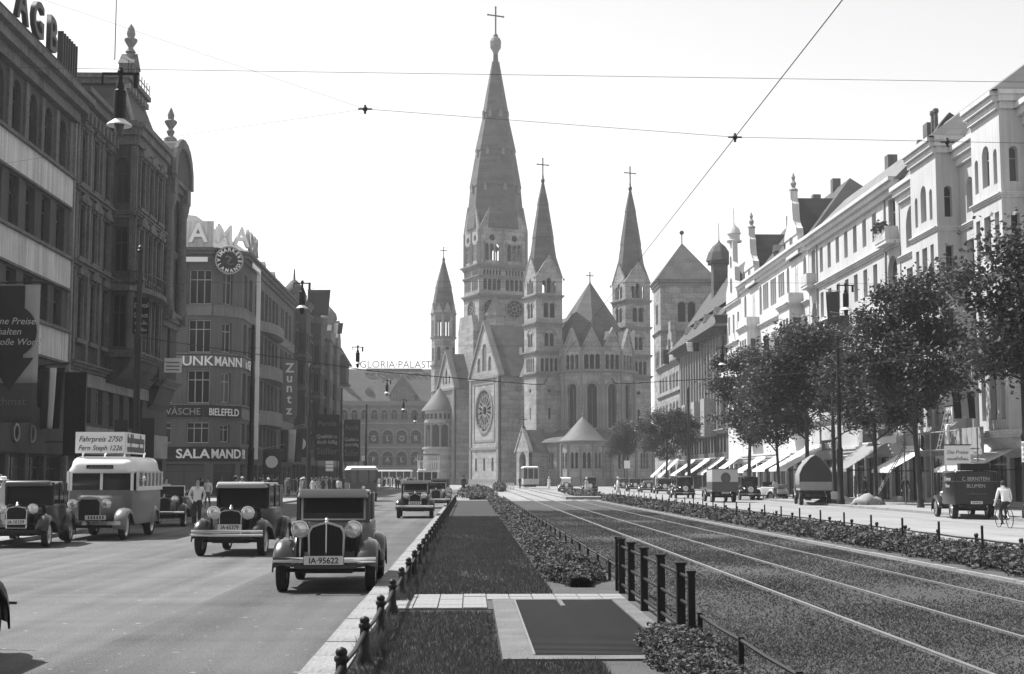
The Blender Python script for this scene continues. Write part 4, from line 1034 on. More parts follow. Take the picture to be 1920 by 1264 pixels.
# oriel
def oriel(B, s0, s1, out, z0, z1, fl, wcs, mt, tm, side_w=0.4):
    Ff = Facade(B, s0, -out, 0, s1-s0); Fn = Facade(B, s0, 0, -PI/2, out); Fr = Facade(B, s1, -out, PI/2, out)
    o1 = [(c-0.5,c+0.5,a,b,r) for c in wcs for a,b,r in fl]; o2 = [(out/2-side_w,out/2+side_w,a,b,r*side_w/0.5) for a,b,r in fl]
    Ff.wall(z0, z1, o1, mt, 0.3, 'oriel_wall'); Ff.windows(o1, 2, 0.66, 'window_paint_dark', 0.3)
    for q in (Fn, Fr): q.wall(z0, z1, o2, mt, 0.3, 'oriel_wall'); q.windows(o2, 2, 0.66, 'window_paint_dark', 0.3)
    m = MB(); m.box(s0, s1, -out, 0, z1-0.02, z1); m.prism_x([(0,z0-1.6),(0,z0),(-out,z0),(-out*0.9,z0-0.5),(-out*0.5,z0-1.2)], s0+0.1, s1-0.1); m.box(s0+0.35,s1-0.35,-out+0.35,0,z0,z1-0.1); m.build('oriel_base', mt, B)
    return Ff, Fn, Fr
Ff, Fn, Fr = oriel(B, 7.9, 15.9, 1.55, 9.0, 23.0, fl, [1.6,4.0,6.4], 'sooty', 'sooty_trim')
dress(Ff, [1.6,4.0,6.4], fl, 'sooty_trim')
for q in (Ff, Fn, Fr):
    for z in (9.0, 13.35, 17.5): q.bar(z, z+0.4, 0.35, 'sooty_trim')
    q.bar(22.0, 23.4, 0.6, 'sooty_trim'); q.each([(0,0.25,-0.1,0.02,9.5,21.9),(q.L-0.25,q.L,-0.1,0.02,9.5,21.9)], 'sooty_trim', 'pilaster')
# balcony with railing in front of the oriel
m = MB(); n = 12; pts = [(7.4+9.0*i/n, -1.5-1.0*math.sin(PI*i/n)**0.6) for i in range(n+1)]; m.prism_z([(7.4,0)]+pts+[(16.4,0)], 13.0, 13.3); m.build('balcony_slab', 'sooty_trim', B)
MB().tube([(x,y+0.05,14.2) for x,y in pts], 0.04, 5).build('balcony_rail', 'iron', B)
for i in range(n*2+1):
    a = pts[min(n,i//2)]; b_ = pts[min(n,(i+1)//2)]; MB().cyl(((a[0]+b_[0])/2,(a[1]+b_[1])/2+0.05,13.3),((a[0]+b_[0])/2,(a[1]+b_[1])/2+0.05,14.2),0.025,n=4).build('baluster', 'iron', B)
# mansard tower with urn and cresting
def frustum(m, x0,x1,y0,y1,z0, a0,a1,b0,b1,z1): m.add([(x0,y0,z0),(x1,y0,z0),(x1,y1,z0),(x0,y1,z0),(a0,b0,z1),(a1,b0,z1),(a1,b1,z1),(a0,b1,z1)], [(0,3,2,1),(4,5,6,7),(0,1,5,4),(1,2,6,5),(2,3,7,6),(3,0,4,7)])
m = MB(); frustum(m, 8.2,15.6,-1.3,5.5,23.3, 9.4,14.4,-0.3,4.0,26.2); m.build('mansard_roof', 'roof_slate', B)
for x_, z_ in ((8.2,23.3),): 
    for a, b_ in (((8.2,-1.3),(9.4,-0.3)),((15.6,-1.3),(14.4,-0.3))): MB().cyl((a[0],a[1],23.3),(b_[0],b_[1],26.2),0.13,n=6).build('hip_rib', 'sooty_pale', B)
m = MB(); m.box(9.1,14.7,-0.6,4.3,26.2,26.5); m.box(8.9,14.9,-0.8,4.5,26.5,26.8); m.build('mansard_cornice', 'sooty_trim', B)
for k in range(7): MB().box(9.2+k*0.85,9.45+k*0.85,-0.75,-0.4,25.9,26.25).build('bracket', 'sooty_pale', B)
MB().box(11.0,12.8,-0.5,0.4,26.8,28.0).prism([(10.9,28.0),(12.9,28.0),(11.9,28.9)],-0.55,0.45).build('tower_dormer', 'sooty_trim', B)
MB().lathe([(0.3,28.6),(0.2,28.9),(0.35,29.0),(0.15,29.3),(0.4,29.7),(0.42,29.85),(0.2,29.95),(0.28,30.2),(0.2,30.6),(0.0,30.9)], 10, 11.9, -0.1).build('urn', 'sooty_pale', B, 40)
for k in range(9): MB().cyl((9.0+k*0.72,-0.7,26.8),(9.0+k*0.72,-0.7,27.6),0.03,n=4).build('cresting', 'iron', B)
MB().box(9.0,14.8,-0.72,-0.68,27.2,27.25).build('cresting', 'iron', B)
MB().cyl((11.9,0.9,28.5),(11.9,0.9,38),0.035,0.02,n=5).build('antenna', 'iron', B)
# corner turret bay
for q, L_ in ((Facade(B, 19.4, -0.8, 0, 5.4), 5.4), (Facade(B, 19.4, 0, -PI/2, 0.8), 0.8), (Facade(B, 24.8, -0.8, PI/2, 0.8), 0.8)):
    w_ = [(L_/2-0.4*min(1,L_/2.5),L_/2+0.4*min(1,L_/2.5),a,b,0) for a,b,_ in fl]
    q.wall(7.9, 22.3, w_, 'sooty', 0.25, 'turret_wall'); q.windows(w_, 1, 0.66, 'window_paint_dark', 0.25); q.bar(21.5, 22.6, 0.7, 'sooty_trim'); q.bar(12.2, 13.2, 0.6, 'sooty_trim'); q.bar(8.0, 8.5, 0.5, 'sooty_trim'); q.bar(17.3,17.7,0.25,'sooty_trim')
MB().box(19.7,24.5,-0.5,0,7.9,22.2).prism_x([(0.0,6.4),(0,7.9),(-0.8,7.9),(-0.4,6.8)],19.6,24.6).build('turret_core', 'sooty', B)
for s in (19.9, 24.3):
    MB().lathe([(0.5,13.2),(0.5,13.6),(0.42,13.8),(0.42,14.6),(0.38,14.8),(0.34,20.2),(0.36,20.4),(0.5,20.9),(0.55,21.4)], 12, s, -1.1).build('column', 'sooty_trim', B, 40)
    MB().box(s-0.5,s+0.5,-1.6,-0.7,12.6,13.2).build('pedestal', 'sooty_trim', B); MB().box(s-0.55,s+0.55,-1.6,-0.6,21.4,22.5).build('capital', 'sooty_trim', B)
n = 10; arc = [(22.1-3.1*math.cos(PI*i/n), 22.6+2.9*math.sin(PI*i/n)**0.8) for i in range(n+1)]
MB().prism(arc, -1.5, 3.0).build('turret_dome', 'sooty', B)
m = MB(); inn = [(22.1-2.6*math.cos(PI*i/n), 22.6+2.4*math.sin(PI*i/n)**0.8) for i in range(n+1)]; out_ = [(22.1-3.25*math.cos(PI*i/n), 22.6+3.05*math.sin(PI*i/n)**0.8) for i in range(n+1)]
for i in range(n): m.prism([out_[i],out_[i+1],inn[i+1],inn[i]], -1.7, -1.45)
m.build('dome_arch', 'sooty_trim', B)
MB().lathe([(0.5,25.5),(0.45,25.8),(0.18,26.0),(0.3,26.3),(0.15,26.5),(0.42,26.9),(0.45,27.05),(0.2,27.2),(0.25,27.5),(0.1,27.9),(0.0,28.1)], 10, 22.1, -0.6).build('urn', 'sooty_pale', B, 40)
S = thing('dental_sign', 'dark upright sign reading Dental Depot on the ornate house', 'sign', (-20.6, 86.1, 0))
MB().box(0.25,1.2,-0.1,0.0,10.4,12.6).build('board', 'sign_dark', S)
for w_, z in (('Dental',12.0),('Depot',11.4),): text('lettering', w_, 0.42 if z > 11.2 else 0.28, 'cloth_pale', S, (0.72,-0.115,z), ext=0.004, sx=0.75)
scribble(S, 0.35, 1.1, 10.95, 0.3, -0.115, 'cloth_pale', 2); scribble(S, 0.35, 1.1, 10.55, 0.25, -0.115, 'cloth_pale', 3)
S = thing('white_placard', 'small white placard on the ornate house beside the tall mast', 'sign', (-20.0, 99.0, 0))
MB().box(-1.2,0.0,-0.05,0,9.0,10.0).build('board', 'white_paint', S); MB().cyl((-1.2,0.02,10.0),(-2.0,0.02,10.0),0.03,n=5).build('bracket', 'iron', S)
for z in (9.65, 9.4, 9.15): MB().box(-1.05,-0.15,-0.06,-0.05,z,z+0.08).build('text_line', 'cloth_mid', S)

# -- third house: the shoe shop on the corner
B = thing('corner_shoe_house', 'grey corner house of the shoe shop with roof letters and round trade sign', 'house', (-24.4, 134.6, 0), 0)
FA = Facade(B, -18, 0, 0, 18); FB = Facade(B, 0, 0, PI/4, 3.394); FC = Facade(B, 2.4, 2.4, PI/2, 40)
fl = ((18.1,21.4,0),(13.5,16.6,0),(8.7,11.8,0),(4.95,6.9,0))
oA = [(c-1.05,c+1.05,a,b,0) for c in (2.2,5.7,9.6,13.3,16.8) for a,b,_ in fl]; oB = [(1.697-0.55,1.697+0.55,a+0.1,b-0.2,0) for a,b,_ in fl]
oC = [(c-1.0,c+1.0,a,b,0) for c in (2.0,5.2,9.0,33.0,36.5) for a,b,_ in fl]+[(c-1.0,c+1.0,a,b,0) for c in (13.4,16.2,19.0,21.8,24.6) for a,b,_ in fl]+[(c-0.6,c+0.6,a,b,0) for c in (28.5,30.2) for a,b,_ in fl]
for Fq, oo, n in ((FA,oA,4),(FB,oB,1),(FC,oC,10)):
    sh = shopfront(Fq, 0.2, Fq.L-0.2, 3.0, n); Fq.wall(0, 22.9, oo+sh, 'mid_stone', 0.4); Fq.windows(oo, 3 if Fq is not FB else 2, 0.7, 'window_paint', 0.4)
    Fq.bar(22.4, 23.4, 0.8, 'mid_stone'); Fq.boxes([(0,Fq.L,-0.10,0.02,3.25,4.6)], 'sign_dark', 'fascia'); 
    for z in (7.3, 12.2, 17.0): Fq.boxes([(0,Fq.L,-0.14,0.02,z,z+1.0)], 'mid_trim', 'spandrel')
    for a, b, _ in fl[:3]: Fq.boxes([(0.05,Fq.L-0.05,-0.2,0.02,a-0.18,a-0.05)], 'mid_trim', 'sill')
FA.shell(9, 22.9, 'mid_stone'); MB().box(-8,2.0,2.6,42,0.1,22.8).build('body', 'mid_stone', B)
# bowed parapets on the long side
for z0, z1 in ((17.0,18.1),(12.1,13.5),(7.2,8.7)):
    pts = [(12.0+14.2*i/10, -1.25*math.sin(PI*i/10)**0.5) for i in range(11)]
    MB(FC.T).prism_z([(12.0,0.0)]+pts[1:-1]+[(26.2,0.0)], z0, z1).build('bowed_parapet', 'mid_trim', B)
m = MB(); m.add([(-18,-0.5,23.4),(0,-0.5,23.4),(2.9,2.2,23.4),(2.9,42,23.4),(-10,42,23.4),(-18,20,23.4),(-5,8,28.2),(-3.5,9,28.2),(-3.5,40,27.6)], [(0,1,6),(1,2,7,6),(2,3,8,7),(3,4,8),(4,5,6,7,8),(5,0,6)]); m.build('roof', 'roof_tile', B)
for s in (14,22,30): FC.dormer(s, 23.8, 1.5, 1.3, 1.2, 'mid_trim')
FA.boxes([(11,18.0,-0.3,-0.2,23.5,26.0)], 'band_white', 'letter_board')
for ch, s in (('S',11.2),('A',12.9),('L',14.6),('A',16.6)): text('roof_letter', ch, 2.55, 'white_paint', B, FA.T @ Vector((s,-0.5,23.95)), 0.0, ext=0.14, bold=0.045)
for ch, s in (('M',0.75),('A',2.75)): text('roof_letter', ch, 2.55, 'white_paint', B, FB.T @ Vector((s,-0.5,23.95)), PI/4, ext=0.14, bold=0.045)
for ch, s in (('N',1.2),('D',3.0),('E',4.6),('R',6.2)): text('roof_letter', ch, 2.55, 'sign_grey', B, FC.T @ Vector((s,-0.3,23.95)), PI/2, ext=0.14, bold=0.03)
# white light tube along the cornice
FA.boxes([(10,17.6,-0.95,-0.85,22.0,22.45)], 'white_paint', 'light_tube'); FC.boxes([(0.3,5.2,-0.95,-0.85,22.0,22.45)], 'white_paint', 'light_tube'); FC.boxes([(5.0,5.2,-0.97,-0.6,3.5,22.45)], 'white_paint', 'light_tube')
# fascia lettering
for Fq, tx, s, a_ in ((FA,'SALA',16.45,0.0),(FB,'MAND',1.75,PI/4),(FC,'ER',1.5,PI/2)): text('lettering', tx, 1.2, 'white_paint', B, Fq.T @ Vector((s,-0.16,3.55)), a_, ext=0.03, sx=1.15 if Fq is not FB else 0.95, bold=0.025)
for Fq, tx, s, a_ in ((FA,'UNK',16.75,0.0),(FB,'MANN',1.70,PI/4),(FC,'u. GES.',3.0,PI/2)): text('lettering', tx, 1.25, 'white_paint', B, Fq.T @ Vector((s,-0.3,12.25)), a_, ext=0.03, sx=1.1 if Fq is not FB else 0.85, bold=0.015)
FB.boxes([(-1.0,3.3,-0.3,-0.15,7.35,8.5)], 'sign_dark', 'name_board'); text('lettering', 'BIELEFELD', 0.95, 'white_paint', B, FB.T @ Vector((1.3,-0.34,7.55)), PI/4, ext=0.02, sx=0.80, bold=0.01)
FA.boxes([(11.0,17.2,-0.25,-0.15,7.35,8.5)], 'sign_dark', 'name_board'); text('lettering', 'WÄSCHE', 0.9, 'sign_grey', B, FA.T @ Vector((15.3,-0.28,7.6)), 0.0, ext=0.02)
S = thing('round_trade_sign', 'round dark trade sign with ring of white letters on the shoe shop corner', 'sign', (-22.9, 134.2, 22.2), R(20))
MB().lathe([(0,-0.25),(1.25,-0.25),(1.30,-0.2),(1.30,0.2),(0,0.2)], 28, axis='y').build('disc', 'sign_dark', S); MB().lathe([(0,-0.29),(0.72,-0.29),(0.72,-0.24),(0,-0.24)], 24, axis='y').build('centre', 'iron', S)
MB().ring([(1.22,-0.3),(1.34,-0.3),(1.34,-0.1),(1.22,-0.1)], 28, axis='y').build('rim', 'sign_grey', S)
for k, ch in enumerate('MARKE'):
    a = R(48-24*k); text('letter', ch, 0.52, 'white_paint', S, (-0.82*math.sin(a), -0.28, 0.82*math.cos(a)), 0.0, ext=0.015, bold=0.01, ry=0.0).rotation_euler = (R(90), -a, 0)
for k, ch in enumerate('SALAMANDER'):
    a = R(-112+24.9*k); text('letter', ch, 0.46, 'white_paint', S, (1.16*math.sin(a), -0.28, -1.16*math.cos(a)), 0.0, ext=0.015, bold=0.01).rotation_euler = (R(90), -a, 0)
MB().tube([(-0.4,-0.31,0.25),(-0.15,-0.31,0.38),(0.15,-0.31,0.2),(0.0,-0.31,-0.05),(-0.2,-0.31,-0.25),(0.1,-0.31,-0.45),(0.4,-0.31,-0.3)],[0.05,0.09,0.1,0.09,0.07,0.05,0.02],6).build('emblem', 'cloth_mid', S)
S = thing('dark_roller_sign', 'tall dark upright board on the shoe house behind the turret', 'sign', (-27.4, 133.9, 0))
MB().box(-0.55,0.35,-0.15,0.15,17.5,22.0).build('board', 'sign_dark', S); MB().cyl((0,0.1,19),(0,0.75,19),0.05,n=6).build('bracket', 'iron', S)

# -- further dark houses
def plain_house(name, label, loc, rz, L, eave, fl, pitch, w, mt, tm, ridge, roofm, depth=12, paint='window_paint_dark', shop=True, nx=2, x0=None):
    B = thing(name, label, 'house', loc, rz); F = Facade(B, 0, 0, 0, L); n = int((L-1.0)/pitch); c0 = (L-(n-1)*pitch)/2 if x0 is None else x0
    ops = [(c0+i*pitch-w/2, c0+i*pitch+w/2, a, b, r) for i in range(n) for a, b, r in fl]
    sh = shopfront(F, 0.3, L-0.3, 3.2, max(2,int(L/3.4)), paint) if shop else []
    F.wall(0, eave, ops+sh, mt, 0.35); F.windows(ops, nx, 0.66, paint, 0.35); F.shell(depth, eave, mt); F.bar(eave-0.7, eave+0.3, 0.8, tm)
    for a, b, r in fl:
        for i in range(n):
            c = c0+i*pitch; F.boxes([(c-w/2-0.2,c+w/2+0.2,-0.22,0.02,a-0.25,a-0.02)], tm, 'sill'); F.boxes([(c-w/2-0.15,c+w/2+0.15,-0.25,0.02,b+0.08,b+0.35)], tm, 'lintel')
    if shop: F.boxes([(0,L,-0.12,0.02,3.4,4.4)], tm, 'fascia')
    if ridge: F.roof(eave+0.25, ridge, depth*0.42, depth, roofm, 0.25)
    return B, F
flL = ((5.4,7.6,0),(9.4,11.9,0),(13.5,16.0,0),(17.6,20.0,0.5),(21.3,23.0,0))
B, F = plain_house('dark_house', 'dark narrow-windowed house behind the vertical coffee sign', (-22,177.3,0), PI/2, 28.5, 24.2, flL, 2.4, 1.2, 'sooty', 'sooty_trim', 27.2, 'roof_slate')
for s in (2.0, 20.0):
    Ff, Fn, Fr = oriel(B, s, s+5, 1.3, 8.6, 23.6, ((9.4,11.9,0),(13.5,16.0,0),(17.6,20.0,0.5)), [1.3,3.7], 'sooty', 'sooty_trim', 0.35)
    for q in (Ff,Fn,Fr): q.bar(12.6,13.0,0.25,'sooty_trim'); q.bar(16.8,17.2,0.25,'sooty_trim'); q.bar(23.0,23.8,0.4,'sooty_trim')
for s in (4.5, 22.5): MB(F.T).lathe([(1.5,24.2),(1.7,24.8),(1.3,25.8),(0.6,26.6),(0.15,27.0),(0.08,28.3),(0,28.4)], 10, s, 0.6).build('onion_dome', 'roof_slate', B, 40)
B, F = plain_house('gabled_dark_house', 'dark end house with corner tower next to the far cinema', (-22,206.2,0), PI/2, 37, 22.0, flL[:4], 2.6, 1.3, 'mid_stone', 'mid_trim', 26.0, 'roof_slate')
for s in (3.0, 14.0):
    Ff, Fn, Fr = oriel(B, s, s+5, 1.4, 8.6, 21.6, ((9.4,11.9,0),(13.5,16.0,0),(17.6,20.0,0.5)), [1.3,3.7], 'mid_stone', 'mid_trim', 0.35)
    MB(F.T).prism([(s-0.2,21.9),(s+5.2,21.9),(s+5.2,23.2),(s+4,24.2),(s+3.4,26.0),(s+1.6,26.0),(s+1,24.2),(s-0.2,23.2)],-1.5,-0.9).build('scroll_gable', 'mid_trim', B)
MB(F.T).lathe([(1.1,22),(1.25,25.6),(1.4,25.8),(1.2,26.6),(0.5,27.4),(0.1,27.8),(0.05,29.5),(0,29.5)], 10, 11.0, -0.3).build('onion_dome', 'mid_trim', B, 40)
m = MB(F.T); m.box(31,37.2,-1.6,6,17.0,17.4); m.box(31.5,36.8,-1.3,5.5,17.4,20.5); frustum(m, 30.8,37.5,-1.9,6.4,20.5, 32.4,35.8,0.5,3.5,24.6); m.build('corner_tower', 'sooty', B)

# signs on that side
S = thing('vertical_coffee_sign', 'long rounded upright sign with five white letters on the dark house', 'sign', (-21.0, 166.0, 0))
m = MB(); pr = [(-0.9+0.9*(1-math.cos(a)), 0) for a in (0,)]
m.prism([(-0.85+0.85*math.cos(PI+PI*i/8)+0.85, 8.9+0.6*math.sin(PI+PI*i/8)) for i in range(9)]+[(0.85-0.85*0+0.85*math.cos(PI*i/8)-0.85, 15.0+0.6*math.sin(PI*i/8)) for i in range(9)], -0.15, 0.15); m.build('board', 'cloth_mid', S)
for ch, z in (('Z',13.9),('u',12.75),('n',11.6),('t',10.3),('z',9.0)): text('letter', ch, 1.5, 'white_paint', S, (0,-0.19,z), ext=0.03, bold=0.03)
for z in (9.5,14.5): MB().cyl((-1.0,0,z),(-0.8,0,z),0.04,n=5).build('bracket', 'iron', S)
for x, y, w, l in ((-20.6,190,3.3,'large black hoarding of a shoe shop with pale gothic lettering'), (-18.2,206,2.4,'second black hoarding partly behind the first near the far cinema')):
    S = thing('shop_hoarding', l, 'sign', (x, y, 0))
    MB().box(0,w,-0.15,0.15,3.9,10.0).build('board', 'sign_dark', S); MB().box(-1.6,0,-0.05,0.05,9.0,9.15).build('bracket', 'iron', S)
    for k in (0.3,w-0.3): MB().cyl((k,0.0,0.1),(k,0,4.0),0.08,n=6).build('post', 'iron', S)
    for tx, z, sz_, mm in (('Parole',8.5,1.0,'cloth_mid'),('Qualität u.',6.9,0.68,'cloth_pale'),('doch billig',6.15,0.68,'cloth_pale'),('Stiller',4.75,1.25,'cloth_mid')): text('lettering', tx, sz_, mm, S, (w/2,-0.18,z), ext=0.02, sx=w/3.4, bold=0.01)

# -- the cinema house across the end of the street
B = thing('cinema_house', 'far romanesque cinema house with steep dark roof and letters in its arches', 'house', (-33, 350, 0), 0)
F = Facade(B, 0, 0, 0, 40)
r1 = [(c-0.85,c+0.85,15.6,18.2,0.85) for c in [2.2+2.45*i for i in range(15)]]; r2 = [(c-1.35,c+1.35,9.6,13.2,1.35) for c in [3.4]+[9.4+3.45*i for i in range(8)]]; r3 = [(c-1.35,c+1.35,4.4,8.0,1.35) for c in [3.4]+[9.4+3.45*i for i in range(8)]]; r4 = [(c-1.6,c+1.6,0.2,3.4,1.5) for c in [3.0+4.6*i for i in range(8)]]
F.wall(0, 19.8, r1+r2+r3+r4, 'cinema_stone', 0.5); F.windows(r1+r2+r3+r4, 2, 0.6, 'church_trim', 0.35); F.shell(14, 19.8, 'cinema_stone'); F.bar(19.2, 20.2, 0.7, 'cinema_trim')
for rr_ in (r1, r2, r3):
    for o_ in rr_:
        m = MB(F.T); w_ = (o_[1]-o_[0])/2; c_ = (o_[0]+o_[1])/2; po = arch_pts(c_-w_-0.28, c_+w_+0.28, o_[3]-o_[4], o_[4]+0.28); pi = arch_pts(c_-w_, c_+w_, o_[3]-o_[4], o_[4])
        for i in range(8): m.prism([po[i],po[i+1],pi[i+1],pi[i]], -0.15, 0.05)
        m.build('arch_moulding', 'cinema_trim', B)
for z in (14.6, 8.7, 3.7): F.boxes([(0,40,-0.25,0.02,z,z+0.4)], 'cinema_trim', 'string_course')
F.roof(20.1, 28.6, 7, 14, 'roof_slate', 0.3, 2.0, 2.0)
for ch, c in zip('GLORIA', [9.4+3.45*i for i in range(6)]): text('letter', ch, 1.7, 'sign_grey', B, (c,0.2,10.5), ext=0.05)
for ch, c in zip('PALAST', [9.4+3.45*i for i in range(6)]): text('letter', ch, 1.7, 'sign_grey', B, (c,0.2,5.3), ext=0.05)
text('roof_lettering', 'GLORIA·PALAST', 2.55, 'sign_grey', B, (14.3,-0.2+6.8,28.9), ext=0.08, sx=0.98); MB().box(7,21,6.75,6.85,28.5,28.75).build('letter_rail', 'iron', B)
m = MB(F.T); m.prism([(13.6,19.8),(19.4,19.8),(19.4,22.0),(16.5,26.6),(13.6,22.0)], -0.3, 3.5); m.build('gable', 'cinema_stone', B)
MB(F.T).prism([(13.3,21.8),(16.5,26.6),(16.5,27.2),(12.9,21.8)],-0.5,4).prism([(19.7,21.8),(16.5,26.6),(16.5,27.2),(20.1,21.8)],-0.5,4).build('gable_coping', 'cinema_trim', B)
F.windows([(15.4,17.6,20.6,23.6,1.1)], 2, 0, 'church_trim', -0.25)
MB(F.T).lathe([(0.5,20),(0.5,27),(0.6,27.2),(0.05,32)], 8, 0.6, 4).build('ridge_spike', 'church_roof', B)
for s in (8, 24, 29): F.dormer(s, 21.2, 1.8, 1.6, 1.6, 'church_roof')

# ================================================================ houses along the sunny side
def ledge(F, z, h, p, mm, s0=None, s1=None): F.bar(z, z+h, p, mm, 'string_course', s0, s1)
# -- house with two square bays
B = thing('bay_house', 'pale house with two square projecting bays and steep roof, nearest on the sunny side', 'house', (31, 100.5, 0), -PI/2)
F = Facade(B, 0, 0, 0, 42); WP = 'window_paint'
ops = [(1.3,4.0,18.0,20.9,1.35)]+[(c-0.62,c+0.62,18.2,20.4,0.62) for c in (14.3,16.5,26.0,28.5)]
for z0, z1 in ((14.0,16.5),(9.8,12.2)): ops += [(c-0.75,c+0.75,z0,z1) for c in (2.0,4.6,14.2,16.6,25.6,28.4,33,36,39)]
big = [(c-1.15,c+1.15,4.5,8.8) for c in (2.2,5.6,14.8,26.0,33,37)]
sh = shopfront(F, 0.3, 41.7, 3.2, 11)
F.wall(0, 22.2, ops+big+sh, 'pale_render', 0.4); F.windows(ops, 2, 0.66, WP, 0.4); F.windows(big, 3, 0.72, WP, 0.4); F.shell(13, 22.2, 'pale_render')
F.bar(21.4, 22.6, 0.7, 'pale_trim'); ledge(F, 17.2, 0.35, 0.25, 'pale_trim'); ledge(F, 9.0, 0.4, 0.3, 'pale_trim'); ledge(F, 3.4, 0.6, 0.35, 'pale_trim')
for s0, s1 in ((7.3,12.5),(18.9,23.4)):
    out = 1.5; Ff = Facade(B, s0, -out, 0, s1-s0); Fn = Facade(B, s0, 0, -PI/2, out); Fr = Facade(B, s1, -out, PI/2, out); c = (s1-s0)/2
    o1 = [(c-0.55,c+0.55,18.3,20.7,0.55),(c-1.75,c-1.2,18.2,20.2,0.27),(c+1.2,c+1.75,18.2,20.2,0.27)]
    for z0, z1 in ((14.0,16.6),(9.8,12.3),(5.0,8.4)): o1 += [(c-0.5,c+0.5,z0,z1),(c-1.8,c-1.15,z0,z1),(c+1.15,c+1.8,z0,z1)]
    o2 = [(0.5,1.0,18.2,20.2,0.25),(0.5,1.0,14.2,16.4),(0.5,1.0,9.9,12.2)]
    Ff.wall(4.0, 22.6, o1, 'pale_render', 0.35, 'bay_wall'); Ff.windows(o1, 1, 0.66, WP, 0.35)
    for q in (Fn, Fr): q.wall(4.0, 22.6, o2, 'pale_render', 0.35, 'bay_wall'); q.windows(o2, 1, 0.66, WP, 0.35)
    MB().box(s0,s1,-out,0,22.58,22.6).box(s0+0.4,s1-0.4,-out+0.4,0,4.1,22.5).prism_x([(0.0,2.9),(0,4.0),(-out,4.0),(-out*0.6,3.4)],s0+0.1,s1-0.1).build('bay_base', 'pale_render', B)
    for q in (Ff, Fn, Fr):
        q.bar(22.3, 23.3, 0.55, 'pale_trim'); ledge(q, 17.3, 0.3, 0.2, 'pale_trim'); ledge(q, 13.0, 0.35, 0.3, 'pale_trim'); ledge(q, 8.9, 0.35, 0.25, 'pale_trim'); ledge(q, 4.0, 0.4, 0.25, 'pale_trim')
    MB().add([(s0-0.5,-2.0,23.3),(s1+0.5,-2.0,23.3),(s1+0.5,2,23.3),(s0-0.5,2,23.3),((s0+s1)/2-0.8,1.6,26.0),((s0+s1)/2+0.8,1.6,26.0)],[(0,1,5,4),(1,2,5),(2,3,4,5),(3,0,4)]).build('bay_roof','roof_tile',B)
F.roof(22.5, 27.4, 3.4, 13, 'roof_tile', 0.3)
for s_ in (-0.2, 17.6): MB(F.T).prism_x([(0.3,23.2),(3.2,27.5),(3.8,28.2),(5.5,27.0),(1.2,23.0)],s_-0.25,s_+0.35).build('fire_wall', 'roof_slate', B)
F.dormer(3.0, 23.4, 1.5, 1.3, 0.6, 'roof_slate')
# -- plain long house
B = thing('long_pale_house', 'long pale house with plain window rows and corner balconies', 'house', (31, 128.2, 0), -PI/2)
F = Facade(B, 0, 0, 0, 27.4); cs = [4.6+2.75*k for k in range(7)]
ops = [(c-0.55,c+0.55,19.8,22.0) for c in cs]+[(c-0.55,c+0.55,15.8,18.0) for c in cs]+[(c-0.6,c+0.6,11.6,14.0,0.55) for c in cs]+[(c-0.7,c+0.7,7.4,10.0) for c in cs]
ends = [(1.0,2.4,19.6,22.2),(24.9,26.6,19.4,22.2),(24.4,26.7,13.6,18.0,1.15),(0.8,2.6,13.9,17.4,0.9),(24.6,26.6,8.0,12.0),(0.9,2.5,8.6,12)]
sh = shopfront(F, 0.3, 27.1, 3.3, 8)
F.wall(0, 22.8, ops+ends+sh, 'pale_render', 0.4); F.windows(ops, 2, 0.66, WP, 0.4); F.windows(ends, 2, 0.66, WP, 0.4); F.shell(13, 22.8, 'pale_render')
F.bar(22.4, 23.5, 0.8, 'pale_trim'); ledge(F, 18.5, 0.4, 0.35, 'pale_trim'); ledge(F, 6.4, 0.4, 0.3, 'pale_trim'); ledge(F, 3.5, 0.7, 0.3, 'pale_trim')
for s0, s1 in ((0.5,2.9),(24.4,27.1)):
    F.boxes([(s0,s1,-0.9,0.0,18.7,18.95)], 'pale_trim', 'balcony_floor'); F.boxes([(s0,s1,-0.95,-0.8,18.95,19.95)], 'pale_render', 'balcony_parapet'); F.boxes([(s0,s0+0.15,-0.8,0,18.95,19.95)], 'pale_render', 'balcony_parapet'); F.boxes([(s1-0.15,s1,-0.8,0,18.95,19.95)], 'pale_render', 'balcony_parapet')
rnd = random.Random(5); V = []; Fc = []
for k in range(350):
    p = Vector((rnd.uniform(24.5,27.0), -0.9+rnd.gauss(0,0.15), 20.05+rnd.gauss(0,0.18))); o = len(V); u = Vector((rnd.gauss(0,1),rnd.gauss(0,1),rnd.gauss(0,1))).normalized()*0.12; w = u.orthogonal()*0.6
    V += [tuple(p-u),tuple(p+w),tuple(p+u),tuple(p-w)]; Fc.append((o,o+1,o+2,o+3))
me = bpy.data.meshes.new('balcony_plants'); me.from_pydata(V,[],Fc); me.materials.append(MATS['leaf']); link('balcony_plants', me, B)['kind'] = 'stuff'
for s in (3.2, 24.1): F.boxes([(s-0.06,s+0.06,-0.14,0.0,3.5,22.4)], 'grey_render', 'drain_pipe')
F.roof(23.3, 27.3, 3.6, 13, 'roof_tile', 0.4)
for s, y, h in ((12.0,4.2,1.0),(22.8,4.0,1.0)): MB(F.T).box(s-0.5,s+0.5,y-0.4,y+0.4,25.5,27.6+h).build('chimney', 'sooty_trim', B)
for s in (23.8, 24.5): MB(F.T).lathe([(0.2,26.5),(0.16,29.0),(0.24,29.05),(0.22,29.3),(0,29.4)],8,s,3.9).build('chimney_pot', 'sooty_trim', B)
S = thing('insurance_sign', 'white board reading VICTORIA on the long pale house', 'sign', (30.7, 119.8, 0), -PI/2)
MB().box(-3.4,3.4,-0.25,-0.05,14.25,15.35).build('board', 'white_paint', S); text('lettering','VICTORIA',1.15,'sign_dark',S,(0,-0.3,14.42),ext=0.03,sx=1.05,bold=0.02)
